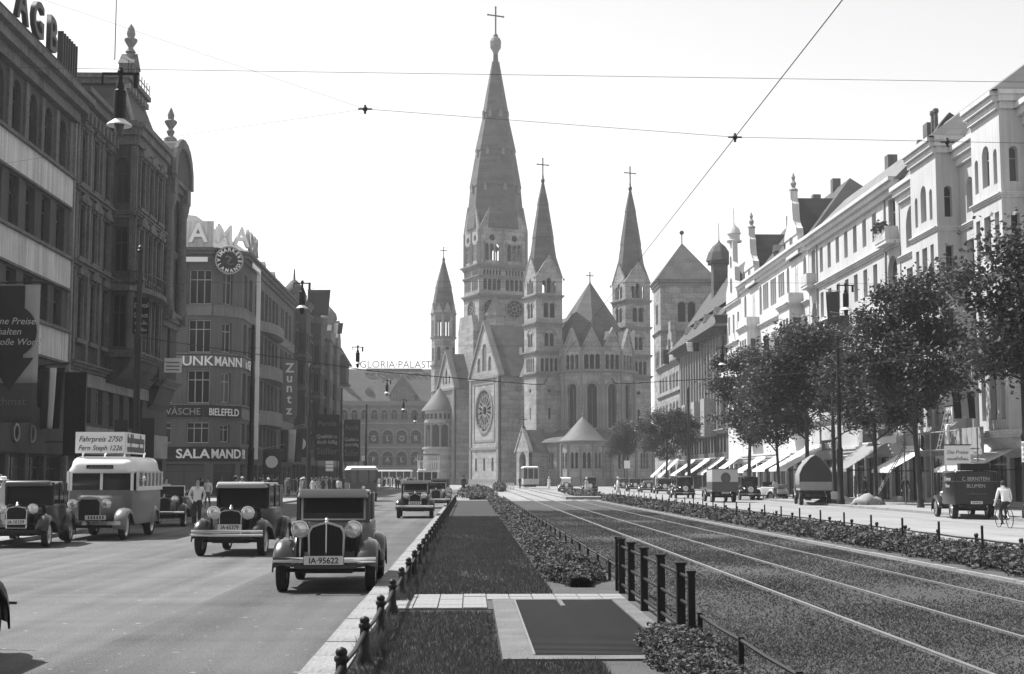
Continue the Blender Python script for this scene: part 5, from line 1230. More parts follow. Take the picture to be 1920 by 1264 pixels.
# -- white house with two scrolled gables
B = thing('twin_gable_house', 'white house with two scrolled baroque gables and triple windows', 'house', (31, 161.0, 0), -PI/2)
F = Facade(B, 0, 0, 0, 32.6); mt = 'white_render'; ops = []
for c in (13.6,17.4,21.2):
    for z0, z1 in ((19.3,22.0),(13.8,16.6),(8.8,11.6)): ops += [(c-1.35,c-0.55,z0,z1),(c-0.45,c+0.45,z0,z1),(c+0.55,c+1.35,z0,z1)]
side = [(c-0.6,c+0.6,19.0,22.2,0.6) for c in (2.6,11.0,24.2,31.2)]+[(c-0.6,c+0.6,z0,z1) for c in (2.6,24.2,31.2) for z0,z1 in ((13.8,16.6),(8.8,11.6))]
sh = shopfront(F, 0.3, 32.3, 3.3, 9)
F.wall(0, 23.2, ops+side+sh, mt, 0.4); F.windows(ops, 1, 0.66, WP, 0.4); F.windows(side, 2, 0.66, WP, 0.4); F.shell(13, 23.2, mt)
F.bar(22.6, 23.6, 0.7, 'pale_trim'); ledge(F, 17.6, 0.35, 0.3, 'pale_trim'); ledge(F, 12.4, 0.35, 0.3, 'pale_trim'); ledge(F, 6.6, 0.4, 0.3, 'pale_trim'); ledge(F, 3.5, 0.7, 0.3, 'pale_trim')
for s0, s1 in ((5.0,10.0),(25.6,30.2)):
    out = 1.3; c = (s1-s0)/2; fl2 = ((13.8,16.6),(8.8,11.6)); Ff = Facade(B, s0, -out, 0, s1-s0); Fn = Facade(B, s0, 0, -PI/2, out); Fr = Facade(B, s1, -out, PI/2, out)
    o1 = [(c+d-0.5,c+d+0.5,a,b) for d in (-1.3,0,1.3) for a,b in fl2]; o2 = [(0.35,0.95,a,b) for a,b in fl2]
    Ff.wall(6.5, 17.8, o1, mt, 0.3, 'bay_wall'); Ff.windows(o1, 1, 0.66, WP, 0.3)
    for q in (Fn,Fr): q.wall(6.5, 17.8, o2, mt, 0.3, 'bay_wall'); q.windows(o2, 1, 0.66, WP, 0.3)
    MB().box(s0+0.35,s1-0.35,-out+0.35,0,6.6,17.7).prism_x([(0,5.2),(0,6.5),(-out,6.5),(-out*0.6,5.6)],s0+0.1,s1-0.1).box(s0,s1,-out,0,17.78,17.8).build('bay_base', mt, B)
    for q in (Ff,Fn,Fr): ledge(q,6.6,0.4,0.25,'pale_trim'); ledge(q,12.4,0.4,0.25,'pale_trim'); ledge(q,17.6,0.4,0.35,'pale_trim'); q.boxes([(0,q.L,-0.05,0.1,18.0,18.9)], 'pale_trim', 'balcony_parapet')
    up = [(c+s0-0.55,c+s0+0.55,18.9,22.0,0.5)]
    F.windows([(q_[0],q_[1],q_[2],q_[3],q_[4]) for q_ in up], 2, 0.66, WP, 0.05)
    x = (s0+s1)/2; w = 2.5
    prof = [(x-w,22.6),(x-w,24.4),(x-w+0.2,25.0),(x-w+0.7,25.3),(x-1.2,25.9),(x-0.95,26.8),(x-0.9,27.6),(x-0.45,28.0),(x-0.35,28.9),(x+0.35,28.9),(x+0.45,28.0),(x+0.9,27.6),(x+0.95,26.8),(x+1.2,25.9),(x+w-0.7,25.3),(x+w-0.2,25.0),(x+w,24.4),(x+w,22.6)]
    MB(F.T).prism(prof, -0.45, 0.15).build('scroll_gable', mt, B)
    MB(F.T).prism([(p[0]+(p[0]-x)*0.05,p[1]+0.05) for p in prof[1:-1]], -0.55, -0.47).build('gable_coping', 'pale_trim', B)
    MB(F.T).lathe([(0.4,28.9),(0.45,29.1),(0.15,29.3),(0.3,29.7),(0.12,30.0),(0.2,30.3),(0,30.8)],8,x,-0.15).build('finial','grey_render',B)
    F.windows([(x-0.5,x+0.5,23.7,25.2),(x-0.3,x+0.3,26.3,27.2,0.3)], 2, 0, WP, -0.44)
    MB(F.T).prism([(x-w+0.1,23.2),(x+w-0.1,23.2),(x,28.3)], 0.1, 6.5).build('gable_roof','roof_slate',B)
F.roof(23.5, 30.2, 5.2, 13, 'roof_slate', 0.2, 0.0, 4.5)
for s in (14.5, 19.5): F.dormer(s, 23.9, 1.6, 1.3, 0.9, 'roof_slate')
for s in (3.0,15.0,23.0): MB(F.T).box(s-0.45,s+0.45,4.8,5.6,28.5,31.2).build('chimney', 'sooty_trim', B)
# -- narrow white house with tall gable and lantern
B = thing('narrow_gable_house', 'narrow bright white house with tall curved gable and lantern top', 'house', (31, 170.2, 0), -PI/2)
F = Facade(B, 0, 0, 0, 9.0); ops = [(c-0.55,c+0.55,z0,z1) for c in (1.6,4.5,7.4) for z0,z1 in ((18.6,20.8),(14.0,16.5),(9.0,11.8))]
sh = shopfront(F, 0.3, 8.7, 3.3, 3); F.wall(0, 22.4, ops+sh, mt, 0.35); F.windows(ops, 2, 0.66, WP, 0.35); F.shell(13, 22.4, mt)
for z in (3.5, 7.8, 12.6, 17.2, 21.8): ledge(F, z, 0.35, 0.3, 'pale_trim')
x = 4.5; prof = [(x-3.6,22.4),(x-3.5,23.8),(x-2.3,24.6),(x-2.2,26.2),(x-1.2,27.0),(x-1.1,29.4),(x+1.1,29.4),(x+1.2,27.0),(x+2.2,26.2),(x+2.3,24.6),(x+3.5,23.8),(x+3.6,22.4)]
MB(F.T).prism(prof, -0.2, 0.4).build('scroll_gable', mt, B); F.windows([(x-0.5,x+0.5,23.4,25.2,0.4),(x-0.4,x+0.4,26.4,27.8,0.4)], 2, 0, WP, -0.18)
MB(F.T).lathe([(0.9,29.4),(0.95,29.6),(0.7,29.7),(0.7,30.3),(0.85,30.4),(0.65,31.0),(0.25,31.4),(0.07,31.7),(0.05,33.5),(0,33.5)],10,x,0.2).build('lantern', mt, B, 40)
F.roof(22.4, 28.0, 6, 13, 'roof_slate', 0.1); MB(F.T).lathe([(0.9,24),(0.9,26.2),(0.3,27.2),(0.08,28.5),(0.03,31),(0,31)],8,0.4,1.0).build('turret', 'roof_slate', B)
F.bar(12.6, 13.0, 1.3, 'pale_trim', 'balcony_floor', 2.5, 6.5); F.boxes([(2.3,6.7,-1.3,-1.15,13.0,14.0)], mt, 'balcony_parapet')
# -- dark timbered house with big hipped roof
B = thing('timbered_house', 'dark house of tall piers under a huge overhanging tiled roof with lantern', 'house', (31, 209.0, 0), -PI/2)
F = Facade(B, 0, 0, 0, 38.4); cs = [1.9+2.3*k for k in range(16)]
ops = [(c-0.7,c+0.7,z0,z1) for c in cs for z0,z1 in ((16.4,18.9),(12.4,14.9),(8.2,10.8),(4.8,7.0))]; sh = shopfront(F, 0.3, 38.1, 3.3, 10)
F.wall(0, 19.8, ops+sh, 'timber_dark', 0.45); F.windows(ops, 2, 0.66, WP, 0.45); F.shell(14, 19.8, 'timber_dark')
F.each([(c+0.95,c+1.35,-0.35,0.02,7.4,19.4) for c in cs[:-1]], 'grey_render', 'pier'); ledge(F, 7.1, 0.5, 0.6, 'grey_render'); ledge(F, 3.5, 0.7, 0.4, 'grey_render'); F.bar(19.2, 20.0, 1.4, 'timber_dark')
MB(F.T).add([(-0.8,-1.8,19.9),(39.2,-1.8,19.9),(39.2,14,19.9),(-0.8,14,19.9),(1.2,1.4,23.6),(37,1.4,23.6),(37,12,23.6),(1.2,12,23.6)],[(0,1,5,4),(1,2,6,5),(2,3,7,6),(3,0,4,7),(0,3,2,1)]).build('lower_roof','roof_slate',B)
MB(F.T).add([(0.6,0.8,23.5),(37.6,0.8,23.5),(37.6,12.6,23.5),(0.6,12.6,23.5),(6,4.6,29.6),(31,4.6,29.6)],[(0,1,5,4),(1,2,5),(2,3,4,5),(3,0,4)]).build('upper_roof','roof_slate',B)
MB(F.T).box(13.0,15.0,2.6,4.6,26,31.6).box(12.6,15.4,2.2,5.0,31.2,31.6).build('lantern_tower','roof_slate',B)
MB(F.T).lathe([(1.9,31.6),(1.5,32.8),(0.9,33.7),(0.2,34.3),(0.06,34.6),(0.04,37),(0,37)],8,14.0,3.6).build('lantern_dome','roof_slate',B)
for s in (4,12,20,28): F.boxes([(s,s+3,-1.6,0.0,6.9,11.6)], 'grey_render', 'oriel'); 
for s in (6,14,22,30): F.dormer(s, 20.6, 2.2, 1.6, 0.2, 'timber_dark')
# -- romanesque house and its corner tower
B = thing('romanesque_corner_house', 'far pale romanesque house with stepped gable and broad pyramid-roofed tower', 'house', (31, 233.0, 0), -PI/2)
F = Facade(B, 0, 0, 0, 23.6); ops = [o for c in (2.5,6.0,9.5,14,17.5,21) for z0,z1 in ((15.2,17.6),(10.6,13.2),(6.0,8.6)) for o in arcade(c, 2.2, 2, 0.2, z0, z1)]
sh = [(c-1.2,c+1.2,0.2,3.6,1.1) for c in (2.5,6.0,9.5,14,17.5,21)]
F.wall(0, 19.0, ops+sh, 'church_stone', 0.4); F.windows(ops+sh, 1, 0, 'church_trim', 0.4); F.shell(13, 19.0, 'church_stone'); F.bar(18.6, 19.4, 0.5, 'church_trim'); ledge(F, 14.2, 0.4, 0.3, 'church_trim'); ledge(F, 4.5, 0.5, 0.3, 'church_trim')
F.roof(19.2, 26.5, 6, 13, 'roof_slate', 0.1)
MB(F.T).prism([(11,19),(20,19),(20,20.6),(18.8,20.6),(18.8,22.2),(17.6,22.2),(17.6,23.8),(16.6,23.8),(16.6,25.6),(14.4,25.6),(14.4,23.8),(13.4,23.8),(13.4,22.2),(12.2,22.2),(12.2,20.6),(11,20.6)],-0.3,0.4).build('stepped_gable','church_stone',B)
F.windows(arcade(15.5,2.2,2,0.2,20.6,23.0), 1, 0, 'church_trim', -0.28)
for q in (Facade(B,-11.5,0.8,0,9), Facade(B,-2.5,0.8,PI/2,8.8), Facade(B,-2.5,9.6,PI,9), Facade(B,-11.5,9.6,-PI/2,8.8)):
    L_ = q.L; w_ = arcade(L_/2,3.0,2,0.3,27.5,31.0)+arcade(L_/2,5.0,3,0.4,20,23); q.wall(0, 34.4, w_, 'church_stone', 0.4, 'tower_wall'); q.windows(w_, 1, 0, 'church_trim', 0.4); q.bar(33.6,34.8,0.6,'church_trim'); q.bar(25.6,26.1,0.35,'church_trim')
MB(F.T).add([(-12.2,0.1,34.7),(-1.8,0.1,34.7),(-1.8,10.3,34.7),(-12.2,10.3,34.7),(-7,5.2,41.6)],[(0,1,4),(1,2,4),(2,3,4),(3,0,4),(0,3,2,1)]).build('pyramid_roof','church_roof',B)
MB(F.T).cyl((-7,5.2,41.3),(-7,5.2,43.4),0.1,n=6).ball((-7,5.2,43.4),0.4,8,6).build('finial','iron',B)

# ---------------------------------------------------------------- shop awnings, boards, scaffold
for Y, w, z, dr, ou, mm, l in ((81.5,6.6,3.5,1.3,2.8,'canvas','broad white shop awning beside the chequered mast'),(96.5,4.6,3.7,1.5,2.6,'canvas','white shop awning behind the straight dark tree trunk'),(107,6.0,4.2,1.9,3.0,'canvas_grey','steep grey shop awning beside the leaning tree'),(125.5,7.5,4.4,2.0,3.4,'canvas','large white awning behind the canvas-covered truck'),(138,6.0,3.9,1.5,2.6,'canvas','white awning behind the pale open sports car'),(149,5.0,3.7,1.4,2.4,'canvas','small white awning behind the box van'),
    (163,4.6,3.9,1.8,2.6,'canvas','white awning nearest of the small row beside the far mast'),(173,4.6,3.9,1.8,2.6,'canvas','second white awning of the small row beside the far mast'),(183,4.6,3.9,1.8,2.6,'canvas','third white awning of the small row beside the far mast'),(195,4.6,3.9,1.9,2.8,'canvas','fourth white awning of the small row, behind the far mast'),(210,4.0,4.2,2.4,2.6,'canvas','steep white awning beside the far parked cars'),(219,4.0,4.2,2.4,2.6,'canvas','last steep white awning, nearest to the church'),(201,6.0,8.2,1.4,2.6,'canvas','white upper-floor awning on the far timbered house')):
    awning(l, (30.6, Y, 0.1), -PI/2, w, dr, ou, z, mm)
def board(name, label, x, y, z0, z1, w, rz, mm='white_paint', lines=(), post=False, lm='cloth_mid', shear=0.2):
    S = thing(name, label, 'sign', (x, y, 0.1), rz); MB().box(-w/2,w/2,-0.06,0.0,z0,z1).build('board', mm, S)
    m = MB(); m.box(-w/2-0.05,w/2+0.05,-0.08,0.02,z1,z1+0.06); m.build('frame', 'iron', S)
    for tx, z, sz_ in lines:
        if tx: text('lettering', tx, sz_, lm, S, (0,-0.075,z), ext=0.006, shear=shear)
        else: scribble(S, -w*0.4, w*0.4, z, sz_, -0.075, lm, int(y*7+z*10))
    if post:
        for k in (-w/2+0.08, w/2-0.08): MB().cyl((k,0.02,0),(k,0.02,z0),0.04,n=6).build('post', 'white_paint', S)
    return S
board('poster_board', 'big white poster board with dark script above the shops behind the tree trunk', 29.9, 101.5, 4.1, 6.5, 4.6, -PI/2, lines=(('',5.5,0.9),('',4.6,1.0)))
board('dark_board', 'dark board beside the big white poster above the shops', 30.2, 106.8, 4.3, 6.2, 3.6, -PI/2, 'sign_dark', (('',4.9,0.9),), lm='cloth_mid')
board('street_placard', 'white placard on two posts in front of the scaffold', 26.2, 76.0, 2.35, 3.4, 1.35, R(-12), lines=(('Die Preise',2.95,0.26),('',2.6,0.22)), post=True)
board('shop_name_board', 'dark shop name board with pale script beside the scaffold workers', 29.8, 92.5, 3.6, 4.4, 3.4, -PI/2, 'sign_dark', (('',3.8,0.5),), lm='cloth_pale')
board('bedding_sign', 'dark sign with pale letters over the broad awning at the picture edge', 29.9, 80.0, 3.7, 4.7, 4.4, -PI/2, 'sign_dark', (('BETT',3.9,0.75),), lm='white_paint', shear=0.0)
board('window_poster', 'tall white poster in a mezzanine window over the scaffold', 30.6, 94.8, 4.9, 6.1, 0.9, -PI/2, lines=(('',5.6,0.3),('',5.2,0.3)))
board('window_poster', 'tilted white poster in the bay window over the scaffold', 29.35, 86.3, 5.0, 6.0, 1.2, -PI/2, lines=(('',5.4,0.3),))
board('shop_lettering_board', 'pale lettered board above the shop behind the young tree', 29.9, 118, 3.9, 4.7, 4.4, -PI/2, 'sign_dark', (('THENE',4.05,0.7),), lm='white_paint', shear=0.0)
SC = thing('scaffold', 'plank scaffold with ladders and pale boarding against the bay house', 'scaffold', (28.6, 85.0, 0.1), -PI/2)
for y in (-0.9, -0.55, -0.2): MB().box(-5.5,5.5,y,y+0.3,3.28,3.33).build('plank', 'planks', SC)
for x in (-5.2,-2.6,0,2.6,5.2):
    for y in (-0.9,0.08): MB().cyl((x,y,0),(x,y,4.5),0.045,n=6).build('pole', 'planks', SC)
MB().cyl((-5.4,-0.9,4.35),(5.4,-0.9,4.35),0.035,n=6).build('hand_rail', 'planks', SC)
for k in range(12): MB().box(-5.4+k*0.9,-4.55+k*0.9,0.35,0.4,3.0,4.55).build('boarding', 'planks', SC)
def ladder(parent, p0, p1, w=0.42, n=9):
    p0, p1 = Vector(p0), Vector(p1); d = Vector((w/2,0,0))
    for s in (-1,1): MB().cyl(p0+d*s, p1+d*s, 0.03, n=5).build('ladder_rail', 'planks', parent)
    for k in range(n): q = p0.lerp(p1,(k+0.7)/(n+0.4)); MB().cyl(q-d, q+d, 0.02, n=5).build('rung', 'planks', parent)
ladder(SC, (3.2,-1.5,3.3),(3.2,-0.9,5.6),0.5,7); ladder(SC, (-4.8,-3.2,0.0),(-4.8,-1.0,3.6),0.45,10)
# flags hung out over the street
def flag(label, x, y, z, l, h, stripes, rz=0.0, disc=False, up=0.25):
    t = thing('hung_flag', label, 'flag', (x, y, z), rz, 'flags hung from the houses')
    MB().cyl((0,0,0),(l+0.3,0,up*l),0.03,n=5).build('pole', 'planks', t); n = len(stripes); w = l/n
    for k, mm in enumerate(stripes): cloth_panel(w, h, 3, 7, 0.09, 'stripe', mm, t, TR(0,0,0.03), x0=0.15+k*w, taper=0.9, ph=y)
    if disc: MB().lathe([(0,-0.14),(h*0.24,-0.14),(h*0.24,-0.11),(0,-0.11)],18,0.15+l*0.45,0,-h*0.5,'y').build('disc','cloth_white',t)
    return t
flag('drooping dark and pale striped flag before the corner shoe shop', -21.3, 160, 7.0, 2.6, 3.6, ('black_paint','cloth_pale','flag_red'))
flag('dark flag with a pale disc hanging low at the corner shoe shop', -21.2, 146, 4.6, 2.0, 2.6, ('flag_red',), disc=True)
flag('dark flag with a pale disc behind the striped flag', -20.9, 166, 7.2, 2.2, 3.2, ('flag_red',), disc=True)
flag('large dark pennant flying from the roof of the dark house', -21.5, 186, 26.2, 3.0, 3.4, ('flag_red',))
flag('small dark and white flag near the roof of the end house', -21.3, 212, 24.6, 2.2, 1.6, ('black_paint','cloth_white','flag_red'))
R2 = PI
flag('striped flag hanging from the plain house over the lettered sign', 30.5, 124, 14.9, 3.0, 1.3, ('flag_red','cloth_white','black_paint'), R2)
flag('large dark flag beside the hanging lamp before the long pale house', 30.4, 115, 16.9, 1.1, 3.0, ('flag_red',), R2)
flag('dark flag below it on the long pale house', 30.4, 112, 14.6, 1.4, 1.6, ('flag_red',), R2)
flag('striped flag in the bay window of the white twin-gabled house', 29.4, 133, 15.0, 1.6, 2.2, ('flag_red','cloth_white','black_paint'), R2)
flag('small dark flag before the narrow white house', 30.5, 166, 20.8, 1.6, 1.0, ('flag_red',), R2)
flag('black and white flag before the timbered house', 30.3, 186, 19.4, 1.7, 1.2, ('black_paint','cloth_white'), R2)
flag('small dark flag at the far romanesque house', 30.4, 215, 21.0, 0.9, 2.2, ('flag_red',), R2)
flag('thin dark streamers over the scaffold beside the mast', 29.0, 80.5, 6.6, 1.3, 1.5, ('black_paint','cloth_pale','black_paint'), R2)

# unseen plain houses beside and behind the camera, added for the reflections
for label, x0, x1, y0, y1, mm in (('unseen sooty house added to the shaded row behind the camera for reflections', -36, -22, -48, 7.6, 'sooty'), ('unseen dark house added farther back in the shaded row for reflections', -36, -22, -120, -48.4, 'mid_stone'), ('unseen pale house added to the sunny row beside the bay house for reflections', 31, 45, 8, 58.2, 'pale_render'), ('unseen grey house added to the sunny row behind the camera for reflections', 31, 45, -48, 7.6, 'grey_render'), ('unseen pale house added farther back in the sunny row for reflections', 31, 45, -120, -48.4, 'pale_render')):
    B = thing('added_row_house', label, 'house', ((x0+x1)/2, (y0+y1)/2, 0)); w, d = (x1-x0)/2, (y1-y0)/2
    MB().box(-w,w,-d,d,0,22.4).build('wall', mm, B); MB().prism([(-w-0.5,22.4),(w+0.5,22.4),(w*0.4,27),(-w*0.4,27)],-d,d).build('roof','roof_slate',B)
    s_ = 1 if x0 < 0 else -1; fm, pm = window_meshes(1.3, 2.4, 0, 2, 0.66, 'window_paint_dark')
    for k in range(int(2*d/3.4)):
        for z in (5.0, 9.4, 13.6, 17.8):
            if y1 < 0 : break
            wd = link('window', fm, B, (s_*w, -d+1.2+k*3.4+(0 if s_ > 0 else 1.3), z), (0,0,PI/2*s_)); link('pane', pm, wd)
B = thing('added_end_house', 'broad unseen house added across the street far behind the camera for reflections', 'house', (4, -150, 0)); MB().box(-60,60,-8,8,0,23).build('wall','mid_stone',B); MB().prism([(-60,23),(60,23),(58,28),(-58,28)],-8.4,8.4).build('roof','roof_slate',B)  # end block added out of view so that car paint reflects less open sky

# ================================================================ vehicles (local: front towards -y, origin on the road)
def rrect(y, z0, z1, wb, wt, r, n=4, crown=0.0):
    """rounded section in the x-z plane at y: half widths wb (bottom) and wt (top)"""
    pts = []
    for cx, cz, a0 in ((wt-r, z1-r, 0), (-(wt-r), z1-r, 90), (-(wb-r*0.5), z0+r*0.5, 180), (wb-r*0.5, z0+r*0.5, 270)):
        rr = r if cz > (z0+z1)/2 else r*0.5
        for k in range(n+1):
            a = R(a0+90*k/n); pts.append((cx+rr*math.cos(a), y, cz+rr*math.sin(a)+(crown*(1-(cx+rr*math.cos(a))**2/(wt*wt+1e-6)) if cz > (z0+z1)/2 else 0)))
    return pts
def loft(secs, name, mm, parent, smooth=45): return MB().rings([rrect(*s) for s in secs]).build(name, mm, parent, smooth)
WHEELS = {}
def wheel_mesh(r, w):
    k = (round(r,2), round(w,2))
    if k not in WHEELS:
        t = MB().ring([(r*0.72,-w*0.42),(r*0.86,-w*0.5),(r*0.97,-w*0.42),(r,-w*0.2),(r,w*0.2),(r*0.97,w*0.42),(r*0.86,w*0.5),(r*0.72,w*0.42)], 24, axis='x').mesh('wheel', 'rubber', 50)
        rm = MB().lathe([(0.0,-w*0.36),(r*0.2,-w*0.36),(r*0.28,-w*0.2),(r*0.6,-w*0.25),(r*0.72,-w*0.42),(r*0.74,w*0.42),(r*0.6,w*0.25),(r*0.28,w*0.2),(r*0.2,w*0.36),(0,w*0.36)], 18, axis='x').mesh('rim', 'chrome_dull', 50)
        WHEELS[k] = (t, rm)
    return WHEELS[k]
def wheel(parent, x, y, r, w, name='wheel', rz=0.0):
    t, rm = wheel_mesh(r, w); o = link(name, t, parent, (x, y, r), (0,0,rz)); link('rim', rm, o); return o
def fender(parent, side, xi, xo, path, mm, name='fender'):
    """swept mudguard over the path (y, z)"""
    rings = []
    for (y, z, k) in path:
        m_ = (xi+xo)/2; a = [(xi,z-0.05),(xi+0.05,z+0.01),(m_,z+0.045*k),(xo-0.05,z+0.02),(xo,z-0.035),(xo+0.005,z-0.10*k-0.02),(xo-0.02,z-0.10*k-0.02),(xo-0.03,z-0.05),(m_,z+0.015*k-0.02),(xi+0.04,z-0.035)]
        rings.append([(side*x, y, zz) for x, zz in a])
    return MB().rings(rings).build(name, mm, parent, 60)
def arc_path(yc, r, a0, a1, n=9, zc=0.34): return [(yc-r*math.cos(R(a0+(a1-a0)*i/n)), zc+r*math.sin(R(a0+(a1-a0)*i/n)), 1.0) for i in range(n+1)]
def headlight(parent, x, y, z, r, mm='chrome'):
    h = MB().lathe([(0.0,r*1.5),(r*0.5,r*1.35),(r*0.85,r*0.8),(r*1.0,0.05),(r*1.06,0.0),(r*1.06,-0.03),(r*0.93,-0.04),(r*0.93,-0.02),(0.0,-0.02)], 18, axis='y').build('headlight', mm, parent, 50); h.location = (x, y, z)
    MB().lathe([(r*0.92,-0.025),(r*0.75,-0.045),(r*0.4,-0.06),(0.0,-0.065)], 18, axis='y').build('lens', 'lens', h, 60); return h
def plate(parent, tx, y, z, w=0.62, h=0.135, rz=0.0, x=0.0):
    p = MB().box(-w/2,w/2,-0.012,0.012,0,h).build('number_plate', 'plate_white', parent); p.location = (x,y,z); p.rotation_euler = (0,0,rz)
    MB().box(-w/2-0.008,w/2+0.008,-0.008,0.014,-0.008,h+0.008).build('plate_rim', 'black_paint', p)
    if not any(ch.isdigit() for ch in tx):
        for k in range(6): MB().box(-w*0.36+k*w*0.135,-w*0.29+k*w*0.135,-0.014,-0.012,h*0.2,h*0.8).build('plate_mark','black_paint',p)
        return p
    text('plate_letters', tx, h*0.95, 'black_paint', p, (0,-0.014,h*0.16), ext=0.001, sx=min(1.0,w*0.9/(len(tx)*h*0.52)), bold=0.002); return p

def sedan(label, loc, rz, W=1.60, H=1.62, L=4.3, wb=2.75, body='car_black', roof='roof_cloth', fend=None, plate_tx=None, front='tall', light_r=0.125, bumper=1, screen='chrome', visor=False, rear_spare=True, open_top=False, hood_top=1.06, group='motor cars in the street', wr=0.34, persons=0, detail=True):
    t = thing('motor_car', label, 'car', loc, rz, group); fend = fend or body
    ya, yb = -wb/2+0.02, wb/2+0.02; hw = W/2-0.08; yr = ya-0.12       # axles, radiator
    # wheels
    for x in (-hw+0.02, hw-0.02): wheel(t, x, ya, wr, 0.17); wheel(t, x, yb, wr, 0.17)
    MB().box(-0.42,0.42,ya-0.2,yb+0.4,0.30,0.42).cyl((-hw,ya,wr),(hw,ya,wr),0.035,n=6).cyl((-hw,yb,wr),(hw,yb,wr),0.05,n=6).build('chassis', 'iron', t)
    # hood, body
    yc = yr+1.12
    loft([(yr,0.48,hood_top-0.05,0.26,0.25,0.09),(yr+0.5,0.48,hood_top-0.02,0.33,0.32,0.10),(yc,0.46,hood_top+0.03,0.50,0.48,0.13)], 'hood', body, t)
    for s in (-1,1):
        for k in range(7): MB().box(s*0.36-0.02+s*(0.012*k),s*0.36+0.02+s*(0.012*k),yr+0.3+k*0.09,yr+0.33+k*0.09,0.62,0.86).build('louvre', 'iron', t) if detail else None
    bw = hw-0.06; ye = yb+0.55
    loft([(yc-0.12,0.40,hood_top+0.03,0.52,0.50,0.10),(yc+0.10,0.38,hood_top+0.05,0.60,0.59,0.08),(yc+0.6,0.36,hood_top+0.05,bw,bw-0.02,0.06),(yb-0.2,0.36,hood_top+0.04,bw,bw-0.02,0.06),(yb+0.25,0.42,hood_top,bw-0.05,bw-0.08,0.10),(ye,0.50,hood_top-0.12,bw-0.16,bw-0.2,0.16)], 'body', body, t)
    yw = yc+0.10; zb = hood_top+0.03
    if not open_top:
        # cabin: dark inside, pillars, panes, roof
        rw = bw-0.07
        loft([(yw+0.12,zb,H-0.12,rw-0.10,rw-0.14,0.05),(yw+0.5,zb,H-0.12,rw-0.05,rw-0.09,0.05),(yb-0.1,zb,H-0.12,rw-0.05,rw-0.09,0.05),(yb+0.28,zb,H-0.16,rw-0.1,rw-0.15,0.08)], 'interior', 'grille_dark', t)
        zs0, zs1 = zb+0.04, H-0.15; sw = rw-0.05
        fr = MB(); e = 0.035; q = 0.06
        fr.box(-sw,sw,-0.02,0.02,zs0-e,zs0); fr.box(-sw,sw,-0.02,0.02,zs1,zs1+e); fr.box(-sw,-sw+e,-0.02,0.02,zs0,zs1); fr.box(sw-e,sw,-0.02,0.02,zs0,zs1)
        ws = fr.build('windscreen_frame', screen, t); ws.location = (0, yw+0.04, 0); ws.rotation_euler = (R(-4),0,0)
        pn = MB().box(-sw+e,sw-e,-0.006,0.006,zs0,zs1).build('windscreen', 'glass_car', ws)
        if detail:
            for x in (-0.18,0.3): MB().cyl((x,-0.03,zs1),(x+0.16,-0.03,zs1-0.17),0.008,n=5).build('wiper', 'iron', ws)
        for s in (-1,1):
            x = s*(rw-0.01)
            ys = [yw+0.1, yw+0.75, yw+0.82, yb-0.15]
            MB().box(x-0.03,x+0.03,yw+0.04,yw+0.13,zb-0.02,H-0.08).build('pillar', body, t); MB().box(x-0.035,x+0.035,(yw+yb)/2,(yw+yb)/2+0.07,zb-0.02,H-0.08).build('pillar', body, t); MB().box(x-0.05,x+0.02,yb-0.2,yb+0.22,zb-0.02,H-0.1).build('pillar', body, t)
            MB().box(x-0.012,x+0.012,yw+0.14,(yw+yb)/2-0.01,zb+0.03,H-0.13).build('side_pane', 'glass_car', t); MB().box(x-0.012,x+0.012,(yw+yb)/2+0.08,yb-0.21,zb+0.03,H-0.13).build('side_pane', 'glass_car', t)
            MB().box(s*(bw+0.005)-0.012,s*(bw+0.005)+0.012,(yw+yb)/2+0.1,(yw+yb)/2+0.22,0.92,0.945).build('door_handle', 'chrome', t)
        MB().box(-rw*0.55,rw*0.55,yb+0.24,yb+0.30,zb+0.1,H-0.26).build('rear_pane', 'glass_car', t)
        loft([(yw-0.08-(0.16 if visor else 0),H-0.17,H-0.08,rw-0.03,rw-0.06,0.04),(yw-0.05-(0.10 if visor else 0),H-0.18,H-0.03,rw,rw-0.02,0.06,4,0.02),(yw+0.12,H-0.17,H+0.01,rw,rw-0.01,0.09,4,0.03),(yw+0.6,H-0.14,H,rw+0.01,rw,0.09,4,0.03),(yb-0.1,H-0.14,H-0.005,rw+0.01,rw,0.09,4,0.03),(yb+0.28,H-0.2,H-0.06,rw-0.03,rw-0.06,0.10,4,0.02),(yb+0.36,H-0.4,H-0.16,rw-0.1,rw-0.12,0.1)], 'roof', roof, t, 60)
        loft([(yb+0.20,zb-0.05,H-0.12,rw-0.03,rw-0.07,0.08),(yb+0.34,zb-0.08,H-0.3,rw-0.06,rw-0.12,0.12)], 'back_panel', roof if roof != 'roof_cloth' else body, t)
    else:
        fr = MB(); sw = bw-0.12; zs0, zs1 = zb+0.02, zb+0.38
        fr.box(-sw,sw,-0.02,0.02,zs0-0.02,zs0); fr.box(-sw,sw,-0.02,0.02,zs1,zs1+0.03); fr.box(-sw,-sw+0.03,-0.02,0.02,zs0,zs1); fr.box(sw-0.03,sw,-0.02,0.02,zs0,zs1)
        ws = fr.build('windscreen_frame', screen, t); ws.location = (0, yw+0.03, 0); MB().box(-sw+0.03,sw-0.03,-0.005,0.005,zs0,zs1).build('windscreen', 'glass_car', ws)
        for y in (yw+0.75, yb-0.1): loft([(y,zb-0.25,zb+0.16,sw-0.05,sw-0.08,0.1),(y+0.2,zb-0.25,zb+0.2,sw-0.05,sw-0.1,0.1)], 'seat_back', 'car_grey', t)
        loft([(yb+0.1,zb+0.02,zb+0.24,sw+0.02,sw,0.1),(yb+0.5,zb-0.02,zb+0.22,sw,sw-0.02,0.1)], 'folded_top', 'canvas_grey', t)
